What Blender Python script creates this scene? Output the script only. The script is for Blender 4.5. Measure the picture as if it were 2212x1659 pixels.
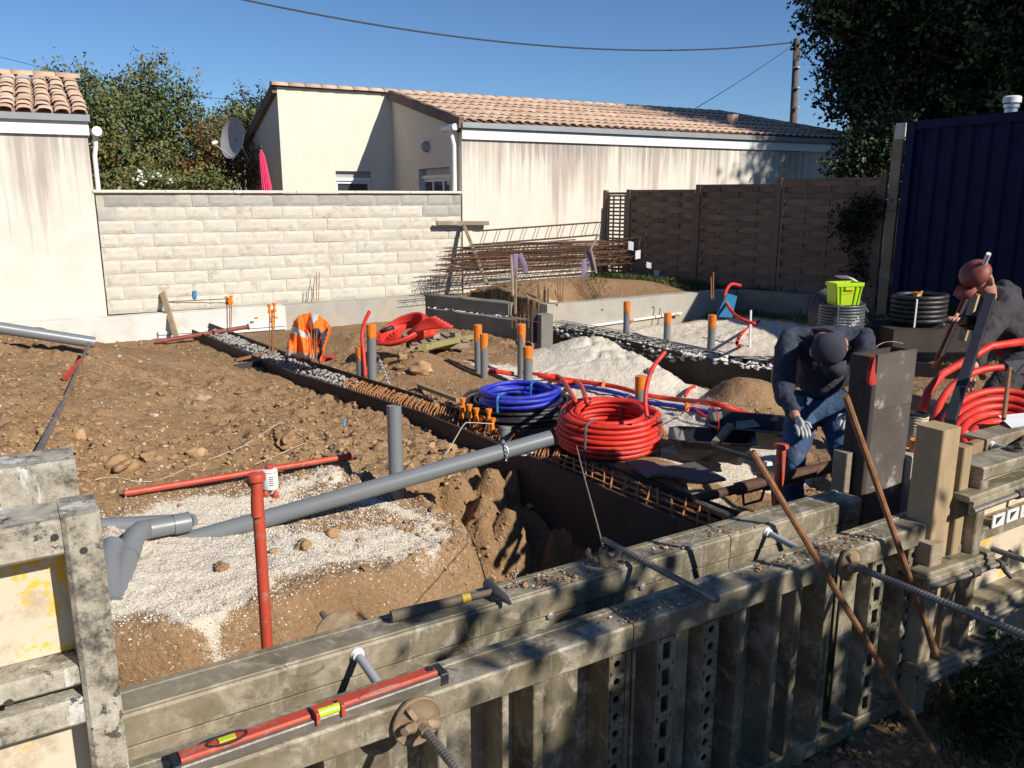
import bpy, math, random
import numpy as np
from math import sin, cos, pi, radians, sqrt, atan2, hypot
from mathutils import Vector, Matrix, Quaternion, Euler, noise as mnoise
for o in list(bpy.data.objects): bpy.data.objects.remove(o)
S = bpy.context.scene
COL = S.collection
# ------------------------------------------------------------------ camera
EYE = 1.76; PITCH = radians(12.8); FPX = 1780.0; W0 = 2212.0; CX = 1106.0; CY = 829.5
cam = bpy.data.cameras.new('camera'); cam_o = bpy.data.objects.new('camera', cam); COL.objects.link(cam_o)
cam_o.location = (0, 0, EYE); cam_o.rotation_euler = (pi/2 - PITCH, 0, 0)
cam.sensor_width = 36; cam.lens = 36*FPX/W0; cam.clip_start = 0.02; cam.clip_end = 2000
S.camera = cam_o
# ------------------------------------------------------------------ light
SUN_AZ = radians(51); SUN_EL = radians(33)
SUN = Vector((sin(SUN_AZ)*cos(SUN_EL), -cos(SUN_AZ)*cos(SUN_EL), sin(SUN_EL)))
w = bpy.data.worlds.new('World'); S.world = w; w.use_nodes = True
nt = w.node_tree; bg = nt.nodes['Background']
sky = nt.nodes.new('ShaderNodeTexSky'); sky.sky_type = 'NISHITA'; sky.sun_disc = False
sky.sun_elevation = SUN_EL; sky.sun_rotation = atan2(SUN.x, SUN.y)
sky.altitude = 0; sky.air_density = 0.85; sky.dust_density = 0.0; sky.ozone_density = 8.0
nt.links.new(sky.outputs[0], bg.inputs[0]); bg.inputs[1].default_value = 0.074
sl = bpy.data.lights.new('sun', 'SUN'); sl.energy = 4.4; sl.angle = radians(0.55); sl.color = (1.0, 0.93, 0.83)
so = bpy.data.objects.new('sun', sl); COL.objects.link(so); so.rotation_euler = SUN.to_track_quat('Z', 'Y').to_euler()
so.location = (5, -5, 8)
S.view_settings.view_transform = 'Standard'; S.view_settings.look = 'None'
S.view_settings.exposure = 0.46; S.view_settings.gamma = 1
S.view_settings.use_curve_mapping = False
S.cycles.max_bounces = 5; S.cycles.diffuse_bounces = 3; S.cycles.glossy_bounces = 2; S.cycles.transparent_max_bounces = 6
# ------------------------------------------------------------------ picture measurements -> places in the world
SP, CP = sin(PITCH), cos(PITCH)
def ray(x, y):
    u = CY - y
    return Vector((x-CX, FPX*CP + u*SP, -FPX*SP + u*CP))
def G(x, y, z):
    d = ray(x, y); return Vector((0, 0, EYE)) + d*((z-EYE)/d.z)
def D(x, y, depth):
    return Vector((0, 0, EYE)) + ray(x, y)*(depth/FPX)
def px(p):
    X, Y, Z = p[0], p[1], p[2]-EYE
    d = Y*CP - Z*SP; return (CX + FPX*X/d, CY - FPX*(Y*SP + Z*CP)/d)
def on_line(x, y, P, e):
    "point on the upright plane through P along the level direction e"
    d = ray(x, y); n = Vector((-e[1], e[0], 0)); O = Vector((0, 0, EYE))
    t = (Vector((P[0], P[1], 0))-Vector((0, 0, 0))).dot(n)/d.dot(n)
    return O + d*t
# ------------------------------------------------------------------ objects
def thing(name, label, cat, loc=(0, 0, 0), group=None):
    o = bpy.data.objects.new(name, None); COL.objects.link(o); o.location = loc; o.empty_display_size = .1
    o['label'] = label; o['category'] = cat
    if group: o['group'] = group
    return o
def tag(o, label, cat, group=None):
    o['label'] = label; o['category'] = cat
    if group: o['group'] = group
    return o
def wloc(o):
    v = Vector((0, 0, 0))
    while o: v = v + o.location; o = o.parent
    return v
class MB:
    def __init__(s): s.v = []; s.f = []; s.mi = []; s.cur = 0
    def add(s, vs, fs):
        n = len(s.v); s.v += [tuple(v) for v in vs]; s.f += [tuple(i+n for i in f) for f in fs]; s.mi += [s.cur]*len(fs); return s
    def box(s, c, size, ex=(1, 0, 0), ey=None, ez=(0, 0, 1), taper=1.0):
        ex = Vector(ex).normalized(); ez = Vector(ez).normalized(); ey = Vector(ey).normalized() if ey is not None else ez.cross(ex).normalized()
        c = Vector(c); a, b, h = size[0]/2, size[1]/2, size[2]/2; vs = []
        for k, t in ((-1, 1), (1, taper)):
            for i, j in ((-1, -1), (1, -1), (1, 1), (-1, 1)): vs.append(c + ex*(a*i*t) + ey*(b*j*t) + ez*(h*k))
        return s.add(vs, [(0, 3, 2, 1), (4, 5, 6, 7), (0, 1, 5, 4), (1, 2, 6, 5), (2, 3, 7, 6), (3, 0, 4, 7)])
    def cbox(s, c, size, ch=.004, ex=(1, 0, 0), ey=None, ez=(0, 0, 1)):
        "box with chamfered long edges (profile in ey/ez, extruded along ex)"
        ex = Vector(ex).normalized(); ez = Vector(ez).normalized(); ey = Vector(ey).normalized() if ey is not None else ez.cross(ex).normalized()
        a, b, h = size[0]/2, size[1]/2, size[2]/2
        pr = [(-b+ch, -h), (b-ch, -h), (b, -h+ch), (b, h-ch), (b-ch, h), (-b+ch, h), (-b, h-ch), (-b, -h+ch)]
        vs = [Vector(c)+ex*(a*k)+ey*p+ez*q for k in (-1, 1) for p, q in pr]
        fs = [tuple(range(7, -1, -1)), tuple(range(8, 16))]+[(i, (i+1) % 8, (i+1) % 8+8, i+8) for i in range(8)]
        return s.add(vs, fs)
    def beam(s, p0, p1, wd, ht, up=(0, 0, 1), ch=0.0):
        p0, p1 = Vector(p0), Vector(p1); e = (p1-p0); L = e.length; e.normalize(); up = Vector(up)
        y = up.cross(e).normalized(); z = e.cross(y)
        return s.cbox((p0+p1)/2, (L, wd, ht), ch, e, y, z) if ch else s.box((p0+p1)/2, (L, wd, ht), e, y, z)
    def tube(s, pts, r, n=8, caps=True, closed=False, rib=0.0, flat=1.0):
        pts = [Vector(p) for p in pts]; m = len(pts)
        rr = r if hasattr(r, '__len__') else [r]*m
        t0 = (pts[1]-pts[0]).normalized(); a = Vector((0, 0, 1)) if abs(t0.z) < .9 else Vector((1, 0, 0))
        nrm = (a - t0*a.dot(t0)).normalized(); vs = []
        for i, p in enumerate(pts):
            if closed: t = pts[(i+1) % m]-pts[i-1]
            else: t = pts[min(i+1, m-1)]-pts[max(i-1, 0)]
            if t.length < 1e-9: t = t0
            t.normalize(); nrm = (nrm - t*nrm.dot(t)).normalized(); b = t.cross(nrm)
            q = rr[i] + (rib if i % 2 else 0)
            for k in range(n):
                an = 2*pi*k/n; vs.append(p + nrm*(cos(an)*q) + b*(sin(an)*q*flat))
        fs = []
        for i in range(m if closed else m-1):
            j = (i+1) % m
            for k in range(n):
                l = (k+1) % n; fs.append((i*n+k, i*n+l, j*n+l, j*n+k))
        if caps and not closed: fs += [tuple(range(n-1, -1, -1)), tuple((m-1)*n+k for k in range(n))]
        return s.add(vs, fs)
    def cyl(s, p0, p1, r0, r1=None, n=16, caps=True):
        return s.tube([p0, p1], [r0, r0 if r1 is None else r1], n, caps)
    def pipe(s, p0, p1, r, wall=.004, n=20):
        "open pipe with a wall"
        p0, p1 = Vector(p0), Vector(p1); e = (p1-p0).normalized()
        a = Vector((0, 0, 1)) if abs(e.z) < .9 else Vector((1, 0, 0)); u = (a-e*a.dot(e)).normalized(); v = e.cross(u); vs = []
        for p, q in ((p0, r), (p1, r), (p1, r-wall), (p0, r-wall)):
            for k in range(n): vs.append(p + u*(cos(2*pi*k/n)*q) + v*(sin(2*pi*k/n)*q))
        fs = [(a_*n+k, a_*n+(k+1) % n, ((a_+1) % 4)*n+(k+1) % n, ((a_+1) % 4)*n+k) for a_ in range(4) for k in range(n)]
        return s.add(vs, fs)
    def lathe(s, prof, c=(0, 0, 0), ax=(0, 0, 1), n=16):
        ax = Vector(ax).normalized(); a = Vector((1, 0, 0)) if abs(ax.x) < .9 else Vector((0, 1, 0))
        u = (a-ax*a.dot(ax)).normalized(); v = ax.cross(u); c = Vector(c); m = len(prof)
        vs = [c+ax*z+u*(cos(2*pi*k/n)*r)+v*(sin(2*pi*k/n)*r) for r, z in prof for k in range(n)]
        fs = [(i*n+k, i*n+(k+1) % n, (i+1)*n+(k+1) % n, (i+1)*n+k) for i in range(m-1) for k in range(n)]
        fs += [tuple(range(n-1, -1, -1)), tuple((m-1)*n+k for k in range(n))]
        return s.add(vs, fs)
    def prism(s, poly, p, h, ex, ey, ez):
        "2-D outline in ex/ey extruded along ez by h"
        ex, ey, ez, p = Vector(ex), Vector(ey), Vector(ez), Vector(p); n = len(poly)
        vs = [p+ex*a+ey*b for a, b in poly]+[p+ex*a+ey*b+ez*h for a, b in poly]
        return s.add(vs, [tuple(range(n-1, -1, -1)), tuple(range(n, 2*n))]+[(i, (i+1) % n, (i+1) % n+n, i+n) for i in range(n)])
    def lump(s, c, r, seed=0, sq=(1, 1, .8), lvl=1, rough=.3, flatz=None):
        base = ICO[lvl]; rnd = random.Random(seed); off = Vector((rnd.random()*99, rnd.random()*99, rnd.random()*99)); c = Vector(c)
        rz = Matrix.Rotation(rnd.random()*6.28, 3, 'Z'); vs = []
        for v in base[0]:
            k = 1 + rough*mnoise.noise(v*1.3+off)*1.6
            q = rz @ Vector((v.x*sq[0], v.y*sq[1], v.z*sq[2])); vs.append(c + q*(r*k))
        return s.add(vs, base[1])
    def build(s, name, mat, parent=None, smooth=False, local=False):
        me = bpy.data.meshes.new(name)
        off = Vector((0, 0, 0)) if (local or parent is None) else wloc(parent)
        if parent is None and not local and s.v:
            a = np.array(s.v); org = Vector(((a[:, 0].min()+a[:, 0].max())/2, (a[:, 1].min()+a[:, 1].max())/2, a[:, 2].min()))
            off = org
        a = np.array(s.v, dtype=float) - np.array(off)
        me.from_pydata(a.tolist(), [], s.f); 
        mats = mat if isinstance(mat, (list, tuple)) else [mat]
        for m_ in mats: me.materials.append(m_)
        if len(mats) > 1: me.polygons.foreach_set('material_index', s.mi)
        if smooth:
            me.polygons.foreach_set('use_smooth', [True]*len(me.polygons))
            if smooth != 'all':
                ang = radians(45)
                try: me.set_sharp_from_angle(angle=ang)
                except Exception: pass
        me.update()
        o = bpy.data.objects.new(name, me); COL.objects.link(o)
        if parent: o.parent = parent
        elif not local: o.location = off
        return o
def ico(l):
    import bmesh
    bm = bmesh.new(); bmesh.ops.create_icosphere(bm, subdivisions=l, radius=1)
    r = ([v.co.copy() for v in bm.verts], [tuple(v.index for v in f.verts) for f in bm.faces]); bm.free(); return r
ICO = {1: ico(1), 2: ico(2), 3: ico(3)}
def dup(o, loc=None, rz=None, label=None, parent=None, rot=None, scale=None):
    c = o.copy(); COL.objects.link(c)
    if parent is not None: c.parent = parent
    if loc is not None: c.location = loc
    if rz is not None: c.rotation_euler = (0, 0, rz)
    if rot is not None: c.rotation_euler = rot
    if scale is not None: c.scale = scale
    if label: c['label'] = label
    for ch in list(o.children): dup(ch, parent=c)
    return c
def setup_name(o, kind): o['kind'] = kind; return o
# ------------------------------------------------------------------ materials
def lin(c): return tuple(((x/12.92) if x <= .04045 else ((x+.055)/1.055)**2.4) for x in c)
class NT:
    def __init__(s, name):
        s.m = bpy.data.materials.new(name); s.m.use_nodes = True; s.t = s.m.node_tree; s.p = s.t.nodes['Principled BSDF']
        s.tc = s.t.nodes.new('ShaderNodeTexCoord')
    def n(s, ty, **kw):
        nd = s.t.nodes.new('ShaderNode'+ty)
        for k, v in kw.items():
            if k.startswith('i_'):
                key = k[2:]; nd.inputs[int(key) if key.isdigit() else key].default_value = v
            else: setattr(nd, k, v)
        return nd
    def l(s, a, b): s.t.links.new(a, b)
    def noise(s, scale, detail=4, rough=.6, vec=None, dist=0):
        nd = s.n('TexNoise'); nd.inputs['Scale'].default_value = scale; nd.inputs['Detail'].default_value = detail
        nd.inputs['Roughness'].default_value = rough; nd.inputs['Distortion'].default_value = dist
        s.l(vec or s.tc.outputs['Object'], nd.inputs['Vector']); return nd.outputs['Fac']
    def ramp(s, fac, stops):
        r = s.n('ValToRGB'); e = r.color_ramp.elements
        while len(e) < len(stops): e.new(.5)
        for el, (p, c) in zip(e, stops): el.position = p; el.color = (*c, 1) if len(c) == 3 else c
        s.l(fac, r.inputs[0]); return r.outputs[0]
    def bw(s, fac, a, b): return s.ramp(fac, [(a, (0, 0, 0)), (b, (1, 1, 1))])
    def mix(s, fac, a, b, mode='MIX'):
        m = s.n('MixRGB', blend_type=mode)
        for i, x in ((0, fac), (1, a), (2, b)):
            if isinstance(x, (int, float)): m.inputs[i].default_value = x
            elif isinstance(x, tuple): m.inputs[i].default_value = (*x, 1)
            else: s.l(x, m.inputs[i])
        return m.outputs[0]
    def math(s, op, a, b=0.0):
        m = s.n('Math', operation=op)
        for i, x in ((0, a), (1, b)):
            if isinstance(x, (int, float)): m.inputs[i].default_value = x
            else: s.l(x, m.inputs[i])
        return m.outputs[0]
    def bump(s, h, st, dist=.01, nrm=None):
        b = s.n('Bump'); b.inputs['Strength'].default_value = st; b.inputs['Distance'].default_value = dist
        s.l(h, b.inputs['Height'])
        if nrm: s.l(nrm, b.inputs['Normal'])
        return b.outputs[0]
    def done(s, col, rough=.7, nrm=None, metal=0.0, spec=None):
        for nm, x in (('Base Color', col), ('Roughness', rough), ('Metallic', metal)):
            if isinstance(x, (int, float)): s.p.inputs[nm].default_value = x
            elif isinstance(x, tuple): s.p.inputs[nm].default_value = (*x, 1)
            else: s.l(x, s.p.inputs[nm])
        if nrm: s.l(nrm, s.p.inputs['Normal'])
        if spec is not None: s.p.inputs['Specular IOR Level'].default_value = spec
        return s.m
    def rnd(s):
        oi = s.n('ObjectInfo'); g = s.n('NewGeometry')
        return s.math('FRACT', s.math('ADD', oi.outputs['Random'], g.outputs['Random Per Island']))
    def objpos(s, k=37.0):
        oi = s.n('ObjectInfo'); v = s.n('VectorMath', operation='MULTIPLY_ADD')
        cmb = s.n('CombineXYZ'); s.l(oi.outputs['Random'], cmb.inputs[0]); s.l(oi.outputs['Random'], cmb.inputs[1]); s.l(oi.outputs['Random'], cmb.inputs[2])
        s.l(cmb.outputs[0], v.inputs[0]); v.inputs[1].default_value = (k, k, k); s.l(s.tc.outputs['Object'], v.inputs[2]); return v.outputs[0]
def simple(name, a, b=None, scale=8, rough=.6, bump=.15, bscale=60, metal=0.0, dirt=None, dscale=3, damt=(.5, .7), spec=None, rvar=0.0, bdist=.003):
    t = NT(name); v = t.objpos(); b = b or tuple(x*.75 for x in a)
    col = t.mix(t.bw(t.noise(scale, 5, .6, v), .3, .7), a, b)
    if rvar:
        k = t.math('ADD', t.math('MULTIPLY', t.rnd(), rvar*2), 1-rvar)
        col = t.mix(1.0, col, k, 'MULTIPLY')
    if dirt: col = t.mix(t.bw(t.noise(dscale, 7, .7, v), *damt), col, dirt)
    r = t.math('ADD', t.math('MULTIPLY', t.noise(scale*2, 3, .5, v), .25), rough-.12)
    return t.done(col, r, t.bump(t.noise(bscale, 4, .6, v), bump, bdist) if bump else None, metal, spec)
SOIL_A, SOIL_B = (.335, .19, .089), (.21, .115, .053)
MUD = (.27, .18, .105); CEM = (.42, .40, .36)
M = {}
def mk():
    # ground -------------------------------------------------
    t = NT('soil_and_sand'); v = t.tc.outputs['Object']
    big = t.noise(.9, 5, .6, v); mid = t.noise(5, 6, .65, v); fine = t.noise(45, 5, .7, v); grit = t.noise(180, 3, .6, v)
    soil = t.ramp(mid, [(.22, (.24, .142, .070)), (.42, (.37, .238, .127)), (.6, (.43, .29, .165)), (.8, (.49, .345, .21))])
    soil = t.mix(t.bw(big, .45, .7), soil, (.46, .345, .225))
    soil = t.mix(t.math('MULTIPLY', t.bw(t.noise(1.7, 6, .68, v, .5), .50, .64), .55), soil, (.235, .135, .066))
    soil = t.mix(t.bw(t.noise(14, 5, .7, v), .58, .72), soil, (.49, .375, .25))
    soil = t.mix(t.math('MULTIPLY', t.bw(fine, .35, .55), .4), (.225, .135, .068), soil)
    vo = t.n('TexVoronoi'); vo.inputs['Scale'].default_value = 22; t.l(v, vo.inputs['Vector'])
    peb = t.math('LESS_THAN', vo.outputs['Distance'], .13)
    pk = t.math('MULTIPLY', peb, t.bw(t.noise(3, 3, .5, v), .45, .6))
    soil = t.mix(pk, soil, (.50, .42, .32))
    at = t.n('Attribute'); at.attribute_name = 'sand'
    sm = t.math('ADD', at.outputs['Fac'], t.math('MULTIPLY', t.math('SUBTRACT', t.noise(7, 8, .75, v), .5), 1.5))
    sm = t.math('ADD', sm, t.math('MULTIPLY', t.math('SUBTRACT', grit, .5), 1.2))
    sm = t.bw(sm, .47, .56)
    v2 = t.n('TexVoronoi'); v2.inputs['Scale'].default_value = 110; t.l(v, v2.inputs['Vector'])
    sand = t.mix(t.bw(v2.outputs['Distance'], .15, .6), (.74, .68, .58), (.60, .54, .44))
    sand = t.mix(t.bw(t.noise(3.2, 5, .6, v), .6, .8), sand, (.56, .45, .31))
    ag = t.n('Attribute'); ag.attribute_name = 'grass'
    col = t.mix(sm, soil, sand)
    gm = t.bw(t.math('ADD', ag.outputs['Fac'], t.math('SUBTRACT', fine, .5)), .4, .6)
    col = t.mix(gm, col, (.035, .05, .018))
    h1 = t.bump(mid, .6, .07); h2 = t.bump(fine, .55, .02, h1)
    vb = t.n('TexVoronoi'); vb.inputs['Scale'].default_value = 38; t.l(v, vb.inputs['Vector'])
    h3 = t.bump(t.math('SUBTRACT', 1.0, vb.outputs['Distance']), .35, .012, h2)
    h4 = t.bump(v2.outputs['Distance'], .35, .006, h3)
    M['ground'] = t.done(col, .95, h4, spec=.15)
    t = NT('clod'); v = t.objpos(); k = t.rnd()
    c = t.ramp(t.noise(9, 5, .65, v), [(.3, (.30, .182, .090)), (.6, (.41, .265, .143)), (.8, (.48, .335, .20))])
    c = t.mix(1.0, c, t.math('ADD', t.math('MULTIPLY', k, .5), .72), 'MULTIPLY')
    M['clod'] = t.done(c, .95, t.bump(t.noise(70, 4, .7, v), .5, .01), spec=.1)
    t = NT('stone'); v = t.objpos(); k = t.rnd()
    c = t.ramp(k, [(.0, (.30, .22, .14)), (.4, (.48, .37, .26)), (.8, (.60, .52, .42)), (1, (.42, .30, .19))])
    c = t.mix(t.bw(t.noise(18, 4, .6, v), .4, .7), c, (.33, .22, .13))
    M['stone'] = t.done(c, .85, t.bump(t.noise(60, 4, .7, v), .4, .01))
    M['grit'] = simple('white_gravel', (.72, .67, .58), (.55, .48, .38), 30, .9, .3, 200, rvar=.2)
    # walls ---------------------------------------------------
    def render_wall(name, base, alt, zt, zr, dens, th=.50, stain=(.30, .245, .225), grey=(.27, .27, .25)):
        t = NT(name); v = t.tc.outputs['Object']
        vr = t.n('VectorRotate', rotation_type='Z_AXIS'); vr.inputs['Angle'].default_value = -radians(28.7); t.l(v, vr.inputs['Vector'])
        def sc(sx, sy, sz):
            m_ = t.n('Mapping'); m_.inputs['Scale'].default_value = (sx, sy, sz); t.l(vr.outputs[0], m_.inputs['Vector']); return m_.outputs[0]
        sx = t.n('SeparateXYZ'); t.l(v, sx.inputs[0]); z = sx.outputs[2]
        st = t.noise(1.0, 6, .62, sc(4.2, 4.2, .22)); st2 = t.noise(1.0, 4, .6, sc(13, 13, .35)); pat = t.noise(.7, 3, .5, sc(1, 1, .12))
        up = t.n('MapRange'); up.inputs[1].default_value = zt-zr; up.inputs[2].default_value = zt; t.l(z, up.inputs[0])
        ln = t.math('ADD', t.math('MULTIPLY', st, .62), t.math('MULTIPLY', st2, .38))
        ln = t.math('ADD', ln, t.math('MULTIPLY', t.math('SUBTRACT', up.outputs[0], .62), .30))
        ln = t.math('ADD', ln, t.math('MULTIPLY', t.math('SUBTRACT', pat, .5), dens))
        m1 = t.math('MULTIPLY', t.bw(ln, th, th+.15), .66)
        base_c = t.mix(t.bw(t.noise(2.0, 5, .6, v), .35, .7), base, alt)
        c = t.mix(m1, base_c, stain)
        topm = t.math('MULTIPLY', t.bw(t.math('ADD', up.outputs[0], t.math('MULTIPLY', t.math('SUBTRACT', st2, .5), 1.2)), .93, 1.15), t.bw(pat, .4, .6))
        c = t.mix(t.math('MULTIPLY', topm, .7), c, grey)
        low = t.n('MapRange'); low.inputs[1].default_value = .4; low.inputs[2].default_value = -.1; t.l(z, low.inputs[0])
        c = t.mix(t.math('MULTIPLY', low.outputs[0], t.math('MULTIPLY', t.noise(3, 4, .6, v), .5)), c, (.45, .37, .26))
        return t.done(c, .92, t.bump(t.noise(160, 3, .6, v), .25, .004), spec=.1)
    M['party_l'] = render_wall('stained_render', (.70, .655, .575), (.62, .575, .50), 2.7, 2.4, .36, .455)
    M['party_r'] = render_wall('stained_render_right', (.69, .65, .56), (.63, .59, .50), 2.7, 2.2, .50, .51, (.34, .255, .22))
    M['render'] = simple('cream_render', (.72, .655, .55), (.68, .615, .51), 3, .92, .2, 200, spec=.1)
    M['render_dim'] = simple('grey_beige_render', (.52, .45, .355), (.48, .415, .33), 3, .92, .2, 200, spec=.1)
    t = NT('concrete_block'); v = t.objpos(); k = t.rnd()
    c = t.ramp(k, [(0, (.55, .515, .435)), (.5, (.595, .56, .475)), (.78, (.565, .53, .45)), (.86, (.53, .515, .46)), (1, (.60, .565, .475))])
    c = t.mix(t.bw(t.noise(5, 5, .65, v), .52, .75), c, (.50, .44, .35))
    c = t.mix(t.bw(t.noise(3.4, 6, .75, v), .56, .64), c, (.43, .39, .325))
    M['block'] = t.done(c, .95, t.bump(t.noise(90, 5, .7, v), .5, .006), spec=.1)
    M['block_grey'] = simple('grey_block', (.42, .40, .345), (.36, .345, .31), 6, .95, .5, 90, rvar=.16, spec=.1, bdist=.006)
    M['mortar'] = simple('mortar', (.49, .455, .38), (.42, .385, .32), 9, .95, .5, 60, spec=.1)
    M['coping'] = simple('coping_stone', (.70, .645, .54), (.60, .545, .45), 8, .8, .15, 80)
    t = NT('roof_tile'); v = t.objpos(); k = t.rnd()
    c = t.ramp(k, [(0, (.47, .32, .23)), (.25, (.56, .40, .29)), (.5, (.53, .365, .265)), (.75, (.60, .45, .34)), (1, (.45, .31, .225))])
    c = t.mix(t.bw(t.noise(7, 4, .7, v), .6, .85), c, (.34, .24, .19))
    c = t.mix(t.math('MULTIPLY', t.bw(t.noise(2.5, 4, .6, v), .5, .65), .4), c, (.50, .40, .31))
    M['tile'] = t.done(c, .9, t.bump(t.noise(60, 4, .6, v), .3, .005), spec=.15)
    M['tile_deck'] = simple('roof_channel_tile', (.40, .28, .205), (.31, .215, .155), 9, .9, .3, 60)
    M['tile_dark'] = simple('weathered_verge_tile', (.20, .135, .105), (.14, .10, .085), 12, .9, .3, 60, rvar=.25)
    M['white'] = simple('white_pvc', (.78, .78, .76), (.72, .72, .70), 4, .45, .03)
    M['zinc'] = simple('zinc_flashing', (.30, .32, .34), (.24, .26, .28), 5, .5, .1, 20, metal=.3)
    M['glass'] = simple('window_glass', (.035, .04, .045), (.05, .055, .06), 1, .12, 0, spec=.8)
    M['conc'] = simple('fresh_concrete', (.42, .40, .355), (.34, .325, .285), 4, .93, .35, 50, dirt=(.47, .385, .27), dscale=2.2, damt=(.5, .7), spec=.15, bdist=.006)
    M['conc_dark'] = simple('shade_toned_concrete', (.215, .205, .185), (.16, .155, .14), 4, .9, .35, 50, dirt=(.30, .25, .18), dscale=3, damt=(.58, .75), bdist=.006)  # darker copy of the concrete, wall shade put into its colour
    M['conc_white'] = simple('pale_concrete', (.66, .65, .60), (.56, .54, .49), 3, .93, .3, 60, dirt=(.50, .46, .38), dscale=3, damt=(.55, .75), spec=.15)
    # timber ---------------------------------------------------
    def timber(name, a, b, grain=(1, 1, 14), rough=.8, knots=True, dirt=None):
        t = NT(name); v = t.objpos()
        m_ = t.n('Mapping'); m_.inputs['Scale'].default_value = grain; t.l(v, m_.inputs['Vector'])
        g = t.noise(9, 6, .7, m_.outputs[0], .6)
        c = t.mix(t.bw(g, .3, .7), a, b)
        c = t.mix(1.0, c, t.math('ADD', t.math('MULTIPLY', t.rnd(), .35), .82), 'MULTIPLY')
        if dirt: c = t.mix(t.bw(t.noise(4, 6, .7, v), .5, .7), c, dirt)
        return t.done(c, rough, t.bump(g, .3, .004), spec=.2)
    M['fence'] = timber('weathered_fence_wood', (.24, .17, .125), (.135, .095, .07), (.5, .5, 16), dirt=(.16, .15, .12))
    M['wood'] = timber('raw_timber', (.40, .30, .18), (.30, .215, .125), (3, 3, .4), dirt=(.26, .20, .13))
    M['wood_x'] = timber('grey_timber', (.34, .27, .19), (.22, .17, .115), (.6, 6, 6), dirt=(.38, .33, .26))
    M['wood_green'] = timber('treated_timber', (.42, .38, .17), (.32, .28, .12), (.6, 6, 6))
    M['boards'] = simple('dark_film_plywood', (.040, .034, .031), (.062, .052, .045), 5, .65, .12, 40, dirt=(.16, .115, .075), dscale=6, damt=(.62, .78), spec=.25)
    M['plyface'] = simple('splashed_film_plywood', (.075, .062, .055), (.13, .108, .09), 3, .55, .12, 40, dirt=(.36, .33, .30), dscale=6, damt=(.58, .66))
    M['plyedge'] = simple('plywood_edge', (.33, .22, .13), (.22, .14, .08), 20, .8, .1)
    # metals ---------------------------------------------------
    t = NT('formwork_steel'); v = t.tc.outputs['Object']
    c = t.ramp(t.noise(3.2, 7, .68, v), [(.28, (.085, .072, .045)), (.42, (.16, .138, .088)), (.56, (.25, .215, .145)), (.74, (.36, .32, .235))])
    c = t.mix(t.bw(t.noise(13, 7, .75, v, .4), .50, .62), c, (.40, .36, .28))
    c = t.mix(t.math('MULTIPLY', t.bw(t.noise(30, 6, .75, v), .54, .64), .55), c, (.12, .102, .066))
    mp = t.n('Mapping'); mp.inputs['Scale'].default_value = (14, 14, 1.1); t.l(v, mp.inputs['Vector'])
    c = t.mix(t.math('MULTIPLY', t.bw(t.noise(1.4, 6, .7, mp.outputs[0]), .54, .66), .6), c, (.31, .29, .235))
    c = t.mix(t.bw(t.noise(9, 6, .75, v, .8), .62, .68), c, (.075, .065, .045))
    c = t.mix(t.math('MULTIPLY', t.bw(t.noise(1.3, 5, .7, v), .50, .62), .5), c, (.40, .335, .23))
    c = t.mix(t.bw(t.noise(40, 3, .6, v), .70, .74), c, (.19, .085, .035))
    r = t.math('ADD', t.math('MULTIPLY', t.noise(8, 4, .6, v), .3), .42)
    M['form'] = t.done(c, r, t.bump(t.noise(35, 6, .7, v), .4, .004, t.bump(t.noise(7, 4, .6, v), .25, .01)), .15)
    t = NT('cement_caked_steel'); v = t.tc.outputs['Object']
    c = t.ramp(t.noise(8, 9, .80, v, .0), [(.36, (.045, .04, .034)), (.43, (.16, .145, .115)), (.50, (.36, .325, .25)), (.62, (.50, .465, .385))])
    mp = t.n('Mapping'); mp.inputs['Scale'].default_value = (3, 3, .5); t.l(v, mp.inputs['Vector'])
    c = t.mix(t.bw(t.noise(6, 8, .75, mp.outputs[0]), .555, .60), c, (.60, .585, .54))
    c = t.mix(t.bw(t.noise(21, 7, .75, v), .57, .62), c, (.07, .063, .052))
    M['form_caked'] = t.done(c, .75, t.bump(t.noise(24, 7, .75, v), .7, .008))
    t = NT('yellow_form_board'); v = t.tc.outputs['Object']
    c = t.mix(t.bw(t.noise(5.5, 8, .78, v, .2), .575, .60), (.62, .53, .39), (.74, .47, .045))
    c = t.mix(t.bw(t.noise(7, 7, .75, v), .52, .62), c, (.46, .38, .27))
    M['form_board'] = t.done(c, .7, t.bump(t.noise(30, 5, .7, v), .3, .004))
    M['rust'] = simple('rusty_steel', (.34, .165, .075), (.20, .092, .042), 30, .85, .5, 150, dirt=(.33, .19, .10), dscale=12, damt=(.55, .7), metal=.2)
    M['rust_hi'] = simple('orange_rust', (.46, .215, .085), (.33, .145, .055), 25, .9, .4, 150, metal=.05)
    M['rust_dk'] = simple('old_rusty_steel', (.13, .065, .04), (.075, .042, .03), 20, .8, .5, 120, metal=.3)
    M['steel'] = simple('grey_steel', (.27, .25, .22), (.17, .15, .125), 25, .5, .3, 90, metal=.55, dirt=(.33, .30, .25), dscale=9, damt=(.5, .65))
    M['bright'] = simple('bright_steel', (.55, .55, .55), (.42, .42, .42), 20, .3, .1, metal=.8)
    M['splash'] = simple('cement_splashed_bar', (.42, .40, .37), (.27, .255, .235), 20, .9, .6, 90, rvar=.2, bdist=.01)
    M['plate'] = simple('earthy_cast_iron', (.31, .225, .14), (.18, .125, .08), 18, .85, .6, 60, dirt=(.40, .31, .20), dscale=7, damt=(.5, .66), metal=.1)
    M['red_steel'] = simple('red_painted_steel', (.50, .075, .035), (.40, .055, .028), 8, .5, .15, 60, dirt=(.33, .19, .14), dscale=22, damt=(.55, .66))
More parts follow.
